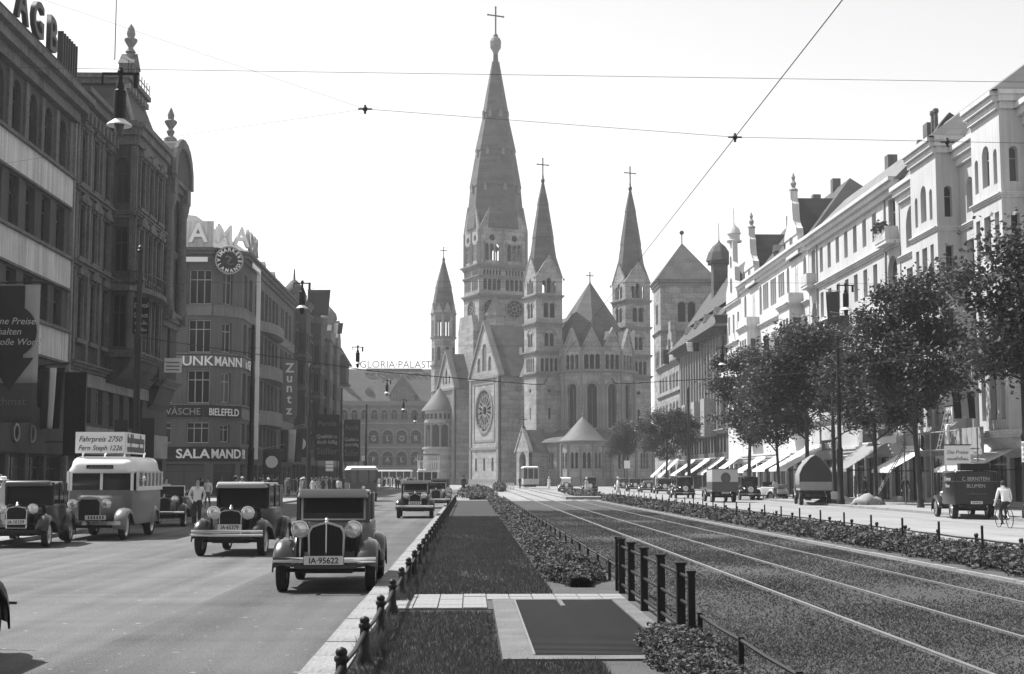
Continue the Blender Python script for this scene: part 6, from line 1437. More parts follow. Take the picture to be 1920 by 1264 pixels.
    # mudguards and running boards
    for s in (-1,1):
        pf = arc_path(ya, wr+0.13, 14, 105, 9, wr)+[(ya+0.50,0.72,0.9),(ya+0.72,0.52,0.7),(ya+0.90,0.40,0.5),(ya+1.02,0.37,0.3)]
        fender(t, s, hw-0.22, W/2+0.02, pf, fend)
        pr = [(yb-0.62,0.40,0.4),(yb-0.56,0.50,0.7)]+arc_path(yb, wr+0.13, 22, 178, 10, wr); fender(t, s, hw-0.20, W/2+0.02, pr, fend)
        MB().box(s*(hw-0.1)-0.13,s*(hw-0.1)+0.13,ya+0.98,yb-0.58,0.33,0.38).build('running_board', 'iron', t)
        MB().box(s*(hw-0.22)-0.02,s*(hw-0.22)+0.02,ya+0.3,yb-0.4,0.36,0.5).build('sill_apron', body, t)
        headlight(t, s*(0.43 if front == 'tall' else 0.40), yr-0.02, hood_top-0.06, light_r)
        MB().box(s*0.47-0.02,s*0.47+0.02,yr+0.02,yr+0.08,0.55,hood_top-0.10).build('lamp_bracket', 'iron', t)
        MB().lathe([(0,0.06),(0.035,0.04),(0.04,0),(0,-0.015)],10,0,0,0,'y').build('side_lamp','chrome',t).location = (s*(hw-0.05), ya-0.02, wr+0.49)
    # radiator
    zt = hood_top
    if front == 'tall': out = [(-0.28,0.42),(0.28,0.42),(0.295,0.90),(0.285,zt-0.08),(0.24,zt-0.01),(0.12,zt+0.03),(0,zt+0.06),(-0.12,zt+0.03),(-0.24,zt-0.01),(-0.285,zt-0.08),(-0.295,0.90)]
    elif front == 'wing': out = [(-0.25,0.50),(0.25,0.50),(0.27,zt-0.08),(0.15,zt-0.02),(0,zt+0.06),(-0.15,zt-0.02),(-0.27,zt-0.08)]
    else: out = [(-0.26,0.50),(0.26,0.50),(0.27,zt-0.10),(0.22,zt-0.02),(0,zt+0.02),(-0.22,zt-0.02),(-0.27,zt-0.10)]
    sh = MB().prism(out, yr-0.09, yr+0.03).build('radiator_shell', 'chrome' if front != 'tall' else 'chrome_dull', t)
    ins = [(x*0.90, 0.70+(z-0.70)*0.93) for x, z in out]; MB().prism(ins, yr-0.105, yr-0.085).build('grille', 'grille_dark', sh)
    if detail:
        for k in range(-6,7):
            x = k*0.036; MB().box(x-0.004,x+0.004,yr-0.112,yr-0.10,0.50,zt-0.04-abs(k)*0.004).build('grille_bar', 'iron', sh)
    if front == 'tall': MB().box(-0.011,0.011,yr-0.125,yr-0.10,0.46,zt+0.06).build('centre_strip', 'chrome', sh)
    MB().lathe([(0.04,0),(0.045,0.03),(0.02,0.05),(0.03,0.08),(0,0.11)],10,0,yr-0.03,zt+0.02).build('radiator_cap', 'chrome', t, 50)
    MB().box(-0.5,0.5,yr-0.22,yr+0.1,0.38,0.46).build('front_apron', fend, t)
    # bumpers
    yf = ya-wr-0.28
    zbars = [0.535] if bumper == 1 else ([0.50,0.585] if bumper == 2 else [])
    for z in zbars:
        hgt = 0.042 if bumper == 1 else 0.03
        MB().rings([[(x, yf+0.10*(abs(x)/(W/2))**3-0.02, z-hgt),(x, yf+0.10*(abs(x)/(W/2))**3-0.035, z),(x, yf+0.10*(abs(x)/(W/2))**3-0.02, z+hgt),(x, yf+0.10*(abs(x)/(W/2))**3, z)] for x in [-W/2+W*k/10 for k in range(11)]]).build('bumper', 'chrome', t, 60)
    if zbars:
        for s in (-0.35,0.35): MB().box(s-0.02,s+0.02,yf,ya,0.46,0.52).build('bumper_iron', 'iron', t)
        MB().rings([[(x, ye+0.26-0.08*(abs(x)/(W/2))**3, zz) for zz in (0.47,0.50)]+[(x, ye+0.29-0.08*(abs(x)/(W/2))**3, zz) for zz in (0.50,0.47)] for x in [-W/2+W*k/8 for k in range(9)]]).build('rear_bumper', 'chrome_dull', t, 60)
    if plate_tx: plate(t, plate_tx, yf-0.05 if front == 'tall' else yr-0.13, 0.465 if front == 'tall' else 0.60, 0.62 if front == 'tall' else 0.56, 0.135)
    if rear_spare:
        o = wheel(t, 0, ye+0.08, wr*0.96, 0.16, 'spare_wheel', PI/2); o.location.z = 0.82
        plate(t, '-', ye+0.20, 0.42, 0.42, 0.11, PI)
        for s in (-1,1): MB().lathe([(0,0.04),(0.045,0.03),(0.045,-0.03),(0,-0.03)],10,0,0,0,'y').build('tail_lamp','iron',t).location = (s*0.62, ye-0.02, 0.62)
    return t

# coming towards the camera
sedan('dark car with tall pale-rimmed grille, plate IA 95622, nearest on the road', (-2.33, 24.75, 0), R(1.0), 1.62, 1.66, 4.4, 2.85, 'car_dark', 'roof_cloth', None, 'IA·95622', 'tall', 0.135, 1, 'bus_white')
sedan('boxy dark car with double bumper, plate IA 65379', (-5.5, 35.2, 0), R(-3), 1.66, 1.74, 4.3, 2.8, 'car_black', 'roof_cloth', None, 'IA·65379', 'square', 0.15, 2, 'car_black', True)
sedan('dark sedan parked in front of the small bus with bright headlamps', (-11.9, 39.2, 0), R(4), 1.66, 1.76, 4.2, 2.7, 'car_black', 'car_grey', None, 'IA·10159', 'square', 0.13, 0, 'car_black', True)
sedan('dark car with white windscreen frame and winged grille, farther along the kerb', (-2.45, 65.0, 0), R(1), 1.64, 1.68, 4.3, 2.8, 'car_black', 'roof_cloth', None, '-', 'wing', 0.13, 1, 'bus_white')
sedan('dark car cut by the left picture edge, only its rear mudguard showing', (-5.72, 13.6, 0), R(0), 1.64, 1.66, 4.3, 2.8, 'car_black', 'roof_cloth', None, None, 'square', 0.13, 1, 'car_black', True, detail=False)
sedan('open tourer with pale windscreen behind the small bus', (-11.3, 54.5, 0), R(2), 1.62, 1.6, 4.2, 2.7, 'car_black', 'roof_cloth', None, None, 'square', 0.13, 1, 'bus_white', open_top=True, detail=False)
sedan('open dark tourer following the car with the winged grille', (-1.95, 84, 0), R(0), 1.62, 1.6, 4.2, 2.7, 'car_grey', 'roof_cloth', None, None, 'square', 0.12, 1, 'bus_white', open_top=True, detail=False)
sedan('small distant car second behind the car with the winged grille', (-2.2, 104, 0), R(0), 1.62, 1.7, 4.2, 2.7, 'car_dark', 'canvas_grey', None, None, 'square', 0.12, 1, 'bus_white', detail=False)
sedan('most distant car in the line along the lawn kerb', (-2.4, 124, 0), R(0), 1.62, 1.7, 4.2, 2.7, 'car_grey', 'canvas_grey', None, None, 'square', 0.12, 1, 'bus_white', detail=False)
# seen from behind on the sunny roadway
for x, y, l, H, bm, rm, op in ((13.0,156,'boxy dark car from behind beside the woman crossing',1.85,'car_black','car_black',False),(11.5,172,'pale-roofed car from behind near the church, spare wheel showing',1.75,'car_grey','canvas',False),
        (20.6,141,'dark car from behind, first in the far parked row',1.5,'car_black','canvas_dark',True),(20.4,151,'dark car from behind, second in the far parked row',1.7,'car_black','car_black',False),(20.2,163,'dark car from behind, third in the far parked row',1.5,'car_dark','canvas_dark',True),(20.2,176,'dark car from behind, fourth in the far parked row',1.65,'car_black','car_black',False),(20.2,190,'dark car from behind, last in the far parked row',1.65,'car_dark','car_dark',False),
        (21.7,112,'dark taxi from behind with luggage on its roof beside the box van',1.9,'car_black','car_black',False),(18.0,121,'dark car just ahead of the box van with the painted head',1.9,'car_black','car_black',False)):
    sedan(l, (x, y, 0), PI, 1.66, H, 4.2, 2.7, bm, rm, None, None, 'square', 0.12, 1, 'car_black', open_top=op, detail=False)
sedan('pale open sports car parked behind the canvas-covered truck', (23.6, 112.5, 0.0), PI+R(25), 1.5, 1.3, 3.8, 2.5, 'car_pale', 'roof_cloth', 'car_pale', None, 'tall', 0.12, 0, 'chrome', open_top=True, rear_spare=False, hood_top=0.96, detail=False)

# -- the small bus
t = thing('small_bus', 'small two-tone bus with white roof and advertising board on top', 'bus', (-11.05, 44.6, 0), R(1.5), 'motor cars in the street')
for x in (-0.86,0.86): wheel(t, x, -2.3, 0.42, 0.2); wheel(t, x, 1.4, 0.42, 0.24)
MB().box(-0.45,0.45,-2.6,2.6,0.4,0.6).cyl((-0.9,-2.3,0.42),(0.9,-2.3,0.42),0.05,n=6).cyl((-0.9,1.4,0.42),(0.9,1.4,0.42),0.06,n=6).build('chassis', 'iron', t)
loft([(-2.85,0.62,1.32,0.34,0.33,0.10),(-1.9,0.60,1.42,0.55,0.52,0.14),(-1.45,0.58,1.5,0.80,0.78,0.12)], 'hood', 'bus_grey', t)
loft([(-1.55,0.50,1.58,0.92,0.92,0.10),(-1.2,0.45,1.60,1.04,1.04,0.05),(2.1,0.45,1.60,1.05,1.05,0.05),(2.6,0.55,1.58,0.98,0.98,0.12)], 'lower_body', 'bus_grey', t)
loft([(-1.42,1.56,2.22,0.90,0.90,0.05),(2.45,1.56,2.22,0.95,0.95,0.05)], 'interior', 'grille_dark', t)
loft([(-1.62,2.14,2.42,0.80,0.72,0.12),(-1.45,2.12,2.56,0.98,0.9,0.2),(-1.0,2.12,2.66,1.05,1.0,0.24,4,0.05),(1.8,2.12,2.66,1.06,1.02,0.24,4,0.05),(2.4,2.12,2.56,1.0,0.9,0.22),(2.66,2.14,2.36,0.9,0.8,0.10)], 'roof', 'bus_white', t, 60)
for s in (-1,1):
    x = s*1.03; MB().box(x-0.03,x+0.03,-1.35,2.5,1.56,1.70).build('belt_rail', 'bus_white', t)
    for y in (-1.3,-0.55,0.05,0.65,1.25,1.85,2.42): MB().box(x-0.035,x+0.035,y-0.05,y+0.05,1.68,2.2).build('window_post', 'bus_white', t)
    for y0, y1 in ((-1.25,-0.6),(-0.5,0.0),(0.1,0.6),(0.7,1.2),(1.3,1.8),(1.9,2.37)): MB().box(x-0.02,x+0.0,y0,y1,1.70,2.14).build('side_pane', 'glass_car', t)
    fender(t, s, 0.66, 1.04, arc_path(-2.3,0.56,-5,120,9,0.42)+[(-1.7,0.62,0.6),(-1.45,0.52,0.4)], 'bus_grey'); fender(t, s, 0.86, 1.10, arc_path(1.4,0.56,5,175,9,0.42), 'bus_grey')
    headlight(t, s*0.48, -2.9, 1.16, 0.14)
for x in (-0.9,0.0,0.9): MB().box(x-0.04,x+0.04,-1.52,-1.44,1.56,2.16).build('screen_post', 'bus_white', t)
for x0, x1 in ((-0.86,-0.04),(0.04,0.86)): MB().box(x0,x1,-1.49,-1.47,1.58,2.14).build('windscreen', 'glass_car', t)
MB().box(-0.42,0.36,-1.66,-1.6,2.28,2.40).build('route_board', 'sign_dark', t); scribble(t, -0.38, 0.32, 2.31, 0.06, -1.665, 'sign_grey', 5)
sh = MB().prism([(-0.32,0.6),(0.32,0.6),(0.34,1.25),(0.26,1.36),(0,1.4),(-0.26,1.36),(-0.34,1.25)],-2.96,-2.82).build('radiator_shell', 'chrome_dull', t); MB().prism([(-0.29,0.63),(0.29,0.63),(0.30,1.2),(0.22,1.30),(-0.22,1.30),(-0.30,1.2)],-2.975,-2.95).build('grille', 'grille_dark', sh)
MB().box(-0.95,0.95,-3.2,-3.15,0.50,0.62).build('bumper', 'chrome', t); plate(t, '-', -3.0, 0.66, 0.6, 0.14, 0, 0.2)
for y in (-1.0,1.9):
    for s in (-0.7,0.55): MB().tube([(s,y,2.64),(s,y+0.06,2.78),(s,y+0.2,2.84)],0.03,6).build('roof_bracket', 'bus_white', t)
bd = MB().box(-0.92,0.55,-1.03,-0.97,2.80,3.50).build('advert_board', 'white_paint', t); text('lettering','Fahrpreis 2750',0.26,'black_paint',bd,(-0.18,-1.04,3.18),ext=0.002,shear=0.3,sx=0.82); text('lettering','Fern Steph 1226',0.24,'black_paint',bd,(-0.18,-1.04,2.89),ext=0.002,shear=0.3,sx=0.82)
b2 = MB().box(0.52,0.58,-0.97,1.9,2.80,3.50).build('advert_board', 'white_paint', t); [scribble(b2, 0, 2.5, 0, 0.3, 0, 'cloth_mid', q_).__setattr__('matrix_basis', Matrix.Translation((0.592,-0.8,z_)) @ Matrix.Rotation(PI/2,4,'Z')) for q_, z_ in ((7,3.15),(8,2.85))]
MB().lathe([(0,0.05),(0.1,0.04),(0.1,0),(0,-0.01)],12,0,0,0,'y').build('mirror','chrome',t).location = (1.2,-1.45,1.95)

for c in t.children:                # the real bus is a little lower
    if not c.name.startswith('wheel'): c.scale.z *= 0.91; c.location.z *= 0.91

# -- trucks and vans
def chassis(t, W, yf, yr_, r=0.42, cab_y=None, body='car_black'):
    hw = W/2-0.14
    for x in (-hw,hw): wheel(t, x, yf, r, 0.2); wheel(t, x, yr_, r, 0.26)
    MB().box(-0.42,0.42,yf-0.5,yr_+0.9,r+0.05,r+0.25).cyl((-hw,yf,r),(hw,yf,r),0.05,n=6).cyl((-hw,yr_,r),(hw,yr_,r),0.07,n=6).build('chassis', 'iron', t)
    loft([(yf-0.35,0.62,1.22,0.30,0.29,0.09),(yf+0.6,0.6,1.34,0.48,0.46,0.12)], 'hood', body, t)
    for s in (-1,1):
        fender(t, s, hw-0.18, W/2+0.02, arc_path(yf,r+0.13,-5,110,8,r)+[(yf+0.6,0.7,0.8),(yf+0.9,0.5,0.5)], body); MB().box(s*hw-0.15,s*hw+0.15,yf+0.85,yf+1.7,0.45,0.5).build('running_board','iron',t); headlight(t, s*0.42, yf-0.38, 1.05, 0.13)
def cab(t, W, y0, y1, H, body):
    w = W/2-0.1; loft([(y0,0.55,1.38,w-0.08,w-0.1,0.06),(y1,0.55,1.38,w,w,0.05)], 'cab', body, t); loft([(y0+0.08,1.36,H-0.1,w-0.14,w-0.16,0.04),(y1-0.02,1.36,H-0.1,w-0.06,w-0.08,0.04)], 'cab_windows', 'glass_car', t); loft([(y0,H-0.14,H-0.02,w-0.06,w-0.1,0.05),(y1,H-0.14,H,w,w-0.02,0.06)], 'cab_roof', body, t)
    for s in (-1,1):
        for y in (y0+0.1,y1-0.06): MB().box(s*(w-0.07)-0.03,s*(w-0.07)+0.03,y-0.04,y+0.04,1.34,H-0.08).build('pillar', body, t)
t = thing('florist_van', 'black delivery van with C. BERNSTEIN BLUMEN on its back, beside the cyclist', 'van', (22.05, 63.4, 0), PI+R(-6))
chassis(t, 1.8, -1.7, 1.5); cab(t, 1.8, -0.95, 0.1, 1.95, 'car_black')
loft([(0.0,0.62,2.08,0.90,0.88,0.10),(2.35,0.62,2.08,0.92,0.90,0.08),(2.42,0.66,2.05,0.88,0.86,0.08)], 'box_body', 'car_black', t)
MB().box(-0.005,0.005,2.42,2.432,0.75,1.95).build('door_gap', 'iron', t); MB().box(-0.95,0.95,-0.1,2.46,1.62,1.635).build('beading','brass',t)
text('lettering','C. BERNSTEIN',0.23,'cloth_pale',t,(0,2.435,1.66),PI,ext=0.002,sx=0.82); text('lettering','BLUMEN',0.22,'cloth_pale',t,(0,2.435,1.36),PI,ext=0.002,sx=0.95); scribble(t, -0.4, 0.4, 1.06, 0.12, 2.435, 'cloth_mid', 6)
for s, r_ in ((1,PI/2),(-1,-PI/2)): text('lettering','C. Bernstein',0.24,'cloth_pale',t,(s*0.925,1.2,1.66),r_,ext=0.002); text('lettering','Blumen',0.24,'cloth_pale',t,(s*0.925,1.2,1.36),r_,ext=0.002)
MB().box(-0.6,0.6,1.7,2.3,2.1,2.4).build('roof_board','sign_dark',t); plate(t,'-',2.46,0.66,0.5,0.12,PI)
t = thing('box_van', 'two-tone box van with a painted head on its back driving away', 'van', (18.1, 103.2, 0), PI)
chassis(t, 1.8, -1.8, 1.4, 0.40); cab(t, 1.7, -1.0, 0.0, 1.9, 'car_dark')
loft([(-0.1,0.75,1.45,0.92,0.92,0.03),(2.3,0.75,1.45,0.93,0.93,0.03)], 'lower_box', 'car_dark', t); loft([(-0.1,1.45,2.35,0.915,0.91,0.03),(2.295,1.45,2.35,0.925,0.92,0.03)], 'upper_box', 'car_pale', t)
MB().box(-0.95,0.95,-0.14,2.34,2.34,2.40).build('roof_rim','car_dark',t); plate(t,'-',2.33,0.62,0.5,0.12,PI)
MB().prism([(0.35*math.cos(2*PI*i/16)-0.05,1.72+0.40*math.sin(2*PI*i/16)) for i in range(16)],2.30,2.315).build('painted_head','car_dark',t); MB().prism([(-0.28,1.55),(-0.02,1.5),(0.12,1.75),(0.02,1.95),(-0.2,1.9)],2.316,2.325).build('painted_face','car_grey',t)
t = thing('canvas_truck', 'truck with high dark canvas hood seen from behind beside the young tree', 'truck', (22.4, 93.0, 0), PI+R(-8))
chassis(t, 2.0, -2.3, 1.5, 0.46); cab(t, 1.8, -1.5, -0.5, 2.1, 'car_dark')
MB().box(-1.0,1.0,-0.4,2.5,0.95,1.1).build('load_bed','planks',t)
MB().rings([[(x,y,z) for x,z in ((-1.02,1.1),(-1.02,1.95),(-0.80,2.45),(-0.32,3.0),(0,3.2),(0.32,3.0),(0.80,2.45),(1.02,1.95),(1.02,1.1))] for y in (-0.4,0.3,1.0,1.7,2.5)]).build('canvas_hood','canvas_dark',t,50)
MB().rings([[(x*1.02,y,z+0.03) for x,z in ((-1.02,1.3),(-1.02,1.95),(-0.80,2.45),(-0.32,3.0),(0,3.2),(0.32,3.0),(0.80,2.45),(1.02,1.95),(1.02,1.3))]+[(x*0.99,y,z-0.02) for x,z in ((1.02,1.3),(1.02,1.95),(0.80,2.45),(0.32,3.0),(0,3.2),(-0.32,3.0),(-0.80,2.45),(-1.02,1.95),(-1.02,1.3))] for y in (-0.5,0.4,1.4,2.55)]).build('canvas_cover','canvas_grey',t,50)
MB().box(-1.0,1.0,2.5,2.56,1.0,1.5).build('tailboard','planks',t)

# -- public transport in the distance
def omnibus(name, label, cat, loc, rz, L, W, H, lower, upper, roofm, wheels=True, decks=1, windows=5):
    t = thing(name, label, cat, loc, rz, 'distant public transport'); z0 = 0.55; zb = z0+0.85; w = W/2
    if wheels:
        for x in (-w+0.15,w-0.15):
            for y in (-L*0.32,L*0.3): wheel(t, x, y, 0.45, 0.22)
    else:
        for y in (-L*0.2,L*0.2): MB().box(-w*0.7,w*0.7,y-0.7,y+0.7,0.15,0.55).build('truck_frame','iron',t)
    loft([(-L/2,z0,zb,w-0.12,w-0.12,0.12),(-L/2+0.3,z0-0.05,zb,w,w,0.06),(L/2-0.3,z0-0.05,zb,w,w,0.06),(L/2,z0,zb,w-0.12,w-0.12,0.12)], 'lower_body', lower, t)
    loft([(-L/2+0.1,zb,H-0.2,w-0.16,w-0.16,0.05),(L/2-0.1,zb,H-0.2,w-0.16,w-0.16,0.05)], 'interior', 'grille_dark', t)
    n = windows
    for s in (-1,1):
        for k in range(n+1): y = -L/2+0.2+(L-0.4)*k/n; MB().box(s*(w-0.08)-0.05,s*(w-0.08)+0.05,y-0.07,y+0.07,zb-0.02,H-0.15).build('window_post', upper, t)
        for k in range(n): y = -L/2+0.27+(L-0.4)*k/n; MB().box(s*(w-0.1)-0.01,s*(w-0.1)+0.01,y,y+(L-0.4)/n-0.14,zb,H-0.2).build('side_pane','glass_car',t)
    for e in (-1,1):
        for x in (-w+0.12,-w*0.36,w*0.36,w-0.12): MB().box(x-0.05,x+0.05,e*(L/2-0.08)-0.05,e*(L/2-0.08)+0.05,zb-0.02,H-0.15).build('window_post', upper, t)
        MB().box(-w+0.17,w-0.17,e*(L/2-0.09)-0.01,e*(L/2-0.09)+0.01,zb,H-0.2).build('end_pane','glass_car',t)
    loft([(-L/2-0.15,H-0.2,H-0.02,w-0.1,w-0.2,0.06),(-L/2+0.4,H-0.22,H+0.1,w+0.02,w-0.1,0.14),(L/2-0.4,H-0.22,H+0.1,w+0.02,w-0.1,0.14),(L/2+0.15,H-0.2,H-0.02,w-0.1,w-0.2,0.06)], 'roof', roofm, t, 50)
    if decks == 2:
        for s in (-1,1):
            for k in range(14): y = -L/2+0.2+(L-0.4)*k/13; MB().box(s*(w-0.1)-0.03,s*(w-0.1)+0.03,y-0.04,y+0.04,H+0.05,H+1.0).build('rail_post', upper, t)
            MB().box(s*(w-0.1)-0.04,s*(w-0.1)+0.04,-L/2+0.1,L/2-0.1,H+0.95,H+1.05).build('top_rail', upper, t)
        for k in range(10): x = -w+0.1+(W-0.2)*k/9; MB().box(x-0.04,x+0.04,-L/2+0.05,-L/2+0.12,H+0.05,H+1.0).build('rail_post', upper, t)
        MB().box(-w+0.05,w-0.05,-L/2+0.02,-L/2+0.14,H+0.95,H+1.05).build('top_rail', upper, t); MB().box(-w,w,-L/2,L/2,H+1.7,H+1.8).build('upper_roof', 'canvas_grey', t)
        for x in (-w+0.1,w-0.1):
            for y in (-L/2+0.2,L/2-0.2): MB().cyl((x,y,H),(x,y,H+1.75),0.04,n=5).build('roof_post', upper, t)
    MB().lathe([(0,0.05),(0.14,0.03),(0.14,-0.02),(0,-0.03)],12,0,0,0,'y').build('headlight','lens',t).location = (0,-L/2-0.05,z0+0.45)
    return t
tr = omnibus('tram_car', 'distant tram car standing on the rails before the church porch', 'tram', (9.3, 222, 0.06), 0, 8.5, 2.5, 3.2, 'car_pale', 'car_pale', 'canvas', False, 1, 6)
MB().tube([(0,0,3.3),(0,0.5,3.9),(0,-0.3,4.6)],0.04,5).build('trolley_pole','iron',tr)
omnibus('double_deck_bus', 'distant bus with white-railed upper deck beside the church', 'bus', (-4.6, 160, 0), 0, 7.5, 2.4, 2.5, 'car_pale', 'bus_white', 'bus_white', True, 2, 5)
omnibus('open_omnibus', 'distant omnibus with pale canopy in the middle of the shaded road', 'bus', (-8.2, 108, 0), R(8), 5.5, 2.2, 2.5, 'car_grey', 'mid_stone', 'canvas', True, 1, 5)
omnibus('pale_motor_bus', 'distant pale bus crossing the square below the cinema', 'bus', (-16, 285, 0), PI/2, 9, 2.4, 3.0, 'car_pale', 'car_pale', 'bus_white', True, 1, 6)

# ================================================================ people
POSES = {}
def skin_mesh(name, verts, edges, levels=1):
    me = bpy.data.meshes.new(name); bm = bmesh.new(); sk = bm.verts.layers.skin.verify(); bv = []
    for k, (co, r) in enumerate(verts):
        v = bm.verts.new(co); v[sk].radius = (r, r) if not isinstance(r, tuple) else r; v[sk].use_root = (k == 0); bv.append(v)
    for a, b in edges: bm.edges.new((bv[a], bv[b]))
    bm.to_mesh(me); bm.free()
    o = bpy.data.objects.new(name, me)
    sm = o.modifiers.new('skin', 'SKIN'); sm.use_smooth_shade = True
    ss = o.modifiers.new('sub', 'SUBSURF'); ss.levels = levels; ss.render_levels = levels
    out = to_mesh(o); bpy.data.meshes.remove(me); out.name = name; return out
def body_mesh(pose, woman=False):
    """one continuous figure about 1.74 m tall, facing -y"""
    key = (pose, woman)
    if key in POSES: return POSES[key]
    k = 0.92 if woman else 1.0; sw = 0.185*k; hw = 0.085
    P = [((0,0,0.96),(0.15*k,0.11)), ((0,0.0,1.14),(0.135*k,0.10)), ((0,0.01,1.33),(0.165*k,0.115)), ((0,0.0,1.47),0.06), ((0,-0.015,1.56),(0.075,0.085)), ((0,-0.02,1.66),(0.078,0.098)), ((0,-0.01,1.73),(0.05,0.065))]
    E = [(0,1),(1,2),(2,3),(3,4),(4,5),(5,6)]
    P.append(((0,-0.105,1.595),0.016)); E.append((4,7))                                   # nose
    arms = {'stand': ((0.25,0.03,1.12),(0.245,-0.07,0.88),(0.24,-0.10,0.78)), 'walk': ((0.25,0.10,1.13),(0.24,0.02,0.89),(0.23,-0.03,0.80)), 'reach': ((0.26,-0.16,1.34),(0.22,-0.40,1.48),(0.20,-0.48,1.55)), 'cycle': ((0.27,-0.16,1.12),(0.26,-0.40,1.02),(0.26,-0.47,1.01)), 'sit': ((0.25,-0.05,1.12),(0.18,-0.30,1.06),(0.15,-0.38,1.08)), 'pockets': ((0.29,0.08,1.15),(0.20,-0.01,0.97),(0.17,-0.06,0.92))}[pose]
    for s in (-1,1):
        a = [Vector(q) for q in arms]
        if pose == 'walk' and s > 0: a = [Vector((0.25,-0.06,1.13)), Vector((0.24,-0.22,0.92)), Vector((0.23,-0.28,0.84))]
        b = len(P); P.append(((s*sw,0.01,1.41),0.068*k)); E.append((2,b))
        for q, r in zip(a, (0.047,0.034,0.036)): P.append(((s*q.x*k, q.y, q.z), r*k)); E.append((len(P)-2, len(P)-1))
        w = len(P)-1; q = a[2]; d = (a[2]-a[1]).normalized()
        for j, (dx, dl) in enumerate(((-0.018,0.075),(0.0,0.085),(0.018,0.072))): P.append(((s*(q.x+dx)*k, q.y+d.y*dl-0.01, q.z+d.z*dl), 0.010)); E.append((w, len(P)-1))
        P.append(((s*(q.x-0.045)*k, q.y+d.y*0.03-0.02, q.z+d.z*0.03), 0.011)); E.append((w, len(P)-1))                   # thumb
        legs = {'walk': (((0.09,-0.10,0.53),(0.09,-0.16,0.10),(0.09,-0.31,0.06)) if s < 0 else ((0.09,0.02,0.52),(0.09,0.30,0.17),(0.09,0.24,0.04))), 'cycle': (((0.09,-0.40,0.80),(0.10,-0.28,0.38),(0.10,-0.42,0.33)) if s < 0 else ((0.09,-0.32,0.60),(0.10,-0.14,0.18),(0.10,-0.28,0.13))), 'sit': ((0.11,-0.42,0.94),(0.11,-0.48,0.55),(0.11,-0.60,0.5))}.get(pose, ((0.095,-0.01+0.02*s,0.51),(0.10,0.03+0.02*s,0.09),(0.12,-0.12+0.02*s,0.045)))
        b = len(P); P.append(((s*hw,0,0.90),0.098)); E.append((0,b))
        for q, r in zip(legs, (0.066,0.045,0.042)): P.append(((s*q[0], q[1], q[2]), r)); E.append((len(P)-2, len(P)-1))
    if pose == 'cycle':       # lean forward from the hips
        M = Matrix.Translation((0,0,0.96)) @ Matrix.Rotation(R(24),4,'X') @ Matrix.Translation((0,0,-0.96)); legs_i = set()
        NP = []
        for co, r in P:
            v = Vector(co); NP.append((tuple(M @ v) if v.z > 0.955 and not (abs(v.y) > 0.3 and v.z < 0.9) else co, r))
        P = NP
    POSES[key] = skin_mesh('body', P, E); return POSES[key]
CLOTHES = {}
def person(label, loc, rz=0.0, pose='stand', top='cloth_dark', bottom='cloth_dark', hat=None, skirt=None, s=1.0, woman=False, hair='hair', cat='person'):
    base = body_mesh(pose, woman); key = (pose, woman, top, bottom)
    if key not in CLOTHES:
        me = base.copy(); me.materials.clear()
        for m_ in (top, bottom, 'skin', 'black_paint'): me.materials.append(MATS[m_])
        for p in me.polygons:
            c = p.center; z = c.z; x = abs(c.x)
            lo = 0.97
            if z > 1.495 and x < 0.14 and pose != 'reach' or (pose == 'reach' and z > 1.495 and c.y > -0.2) or (pose == 'cycle' and z > 1.42): mi = 2
            elif pose == 'reach' and c.y < -0.38: mi = 2
            elif pose in ('stand','walk') and x > 0.18 and z < 0.86: mi = 2
            elif pose == 'cycle' and c.y < -0.60 and z > 0.6: mi = 2
            elif z < 0.085: mi = 3
            elif woman and z < 0.5: mi = 2
            elif z < lo and x < (0.2 if pose != 'pockets' else 0.165): mi = 1
            else: mi = 0
            p.material_index = mi
        CLOTHES[key] = me
    o = link('person', CLOTHES[key], None, loc, (0,0,rz)); o.scale = (s,s,s); tag(o, label, cat, 'people in the street')
    top_z = 1.64; hy = 0.0
    if pose == 'cycle': v = Matrix.Translation((0,0,0.96)) @ Matrix.Rotation(R(24),4,'X') @ Matrix.Translation((0,0,-0.96)) @ Vector((0,0,1.64)); top_z, hy = v.z, v.y
    MB().lathe([(0.088,-0.05),(0.094,0.0),(0.088,0.06),(0.06,0.10),(0.0,0.115)], 12, 0, hy+0.012, top_z, sxy=(0.92,1.08)).build('hair', hair, o, 60)
    if hat == 'brim': MB().lathe([(0.17,0.02),(0.175,0.035),(0.10,0.045),(0.10,0.12),(0.06,0.145),(0,0.14)], 14, 0, hy, top_z+0.01).build('hat', 'cloth_white' if top != 'cloth_dark' else 'cloth_mid', o, 40)
    if hat == 'cap': MB().lathe([(0.10,0.03),(0.12,0.08),(0.10,0.12),(0,0.13)], 12, 0, hy, top_z+0.005).box(-0.07,0.07,hy-0.19,hy-0.08,top_z+0.035,top_z+0.05).build('cap', 'cloth_dark', o, 40)
    if skirt: MB().lathe([(0.15,1.05),(0.165,0.95),(0.20,0.80),(0.25,0.45),(0.27,0.33),(0.255,0.33),(0.12,1.04)], 16, 0, 0.0, 0, sxy=(1,0.8)).build('skirt', skirt, o, 60)
    return o
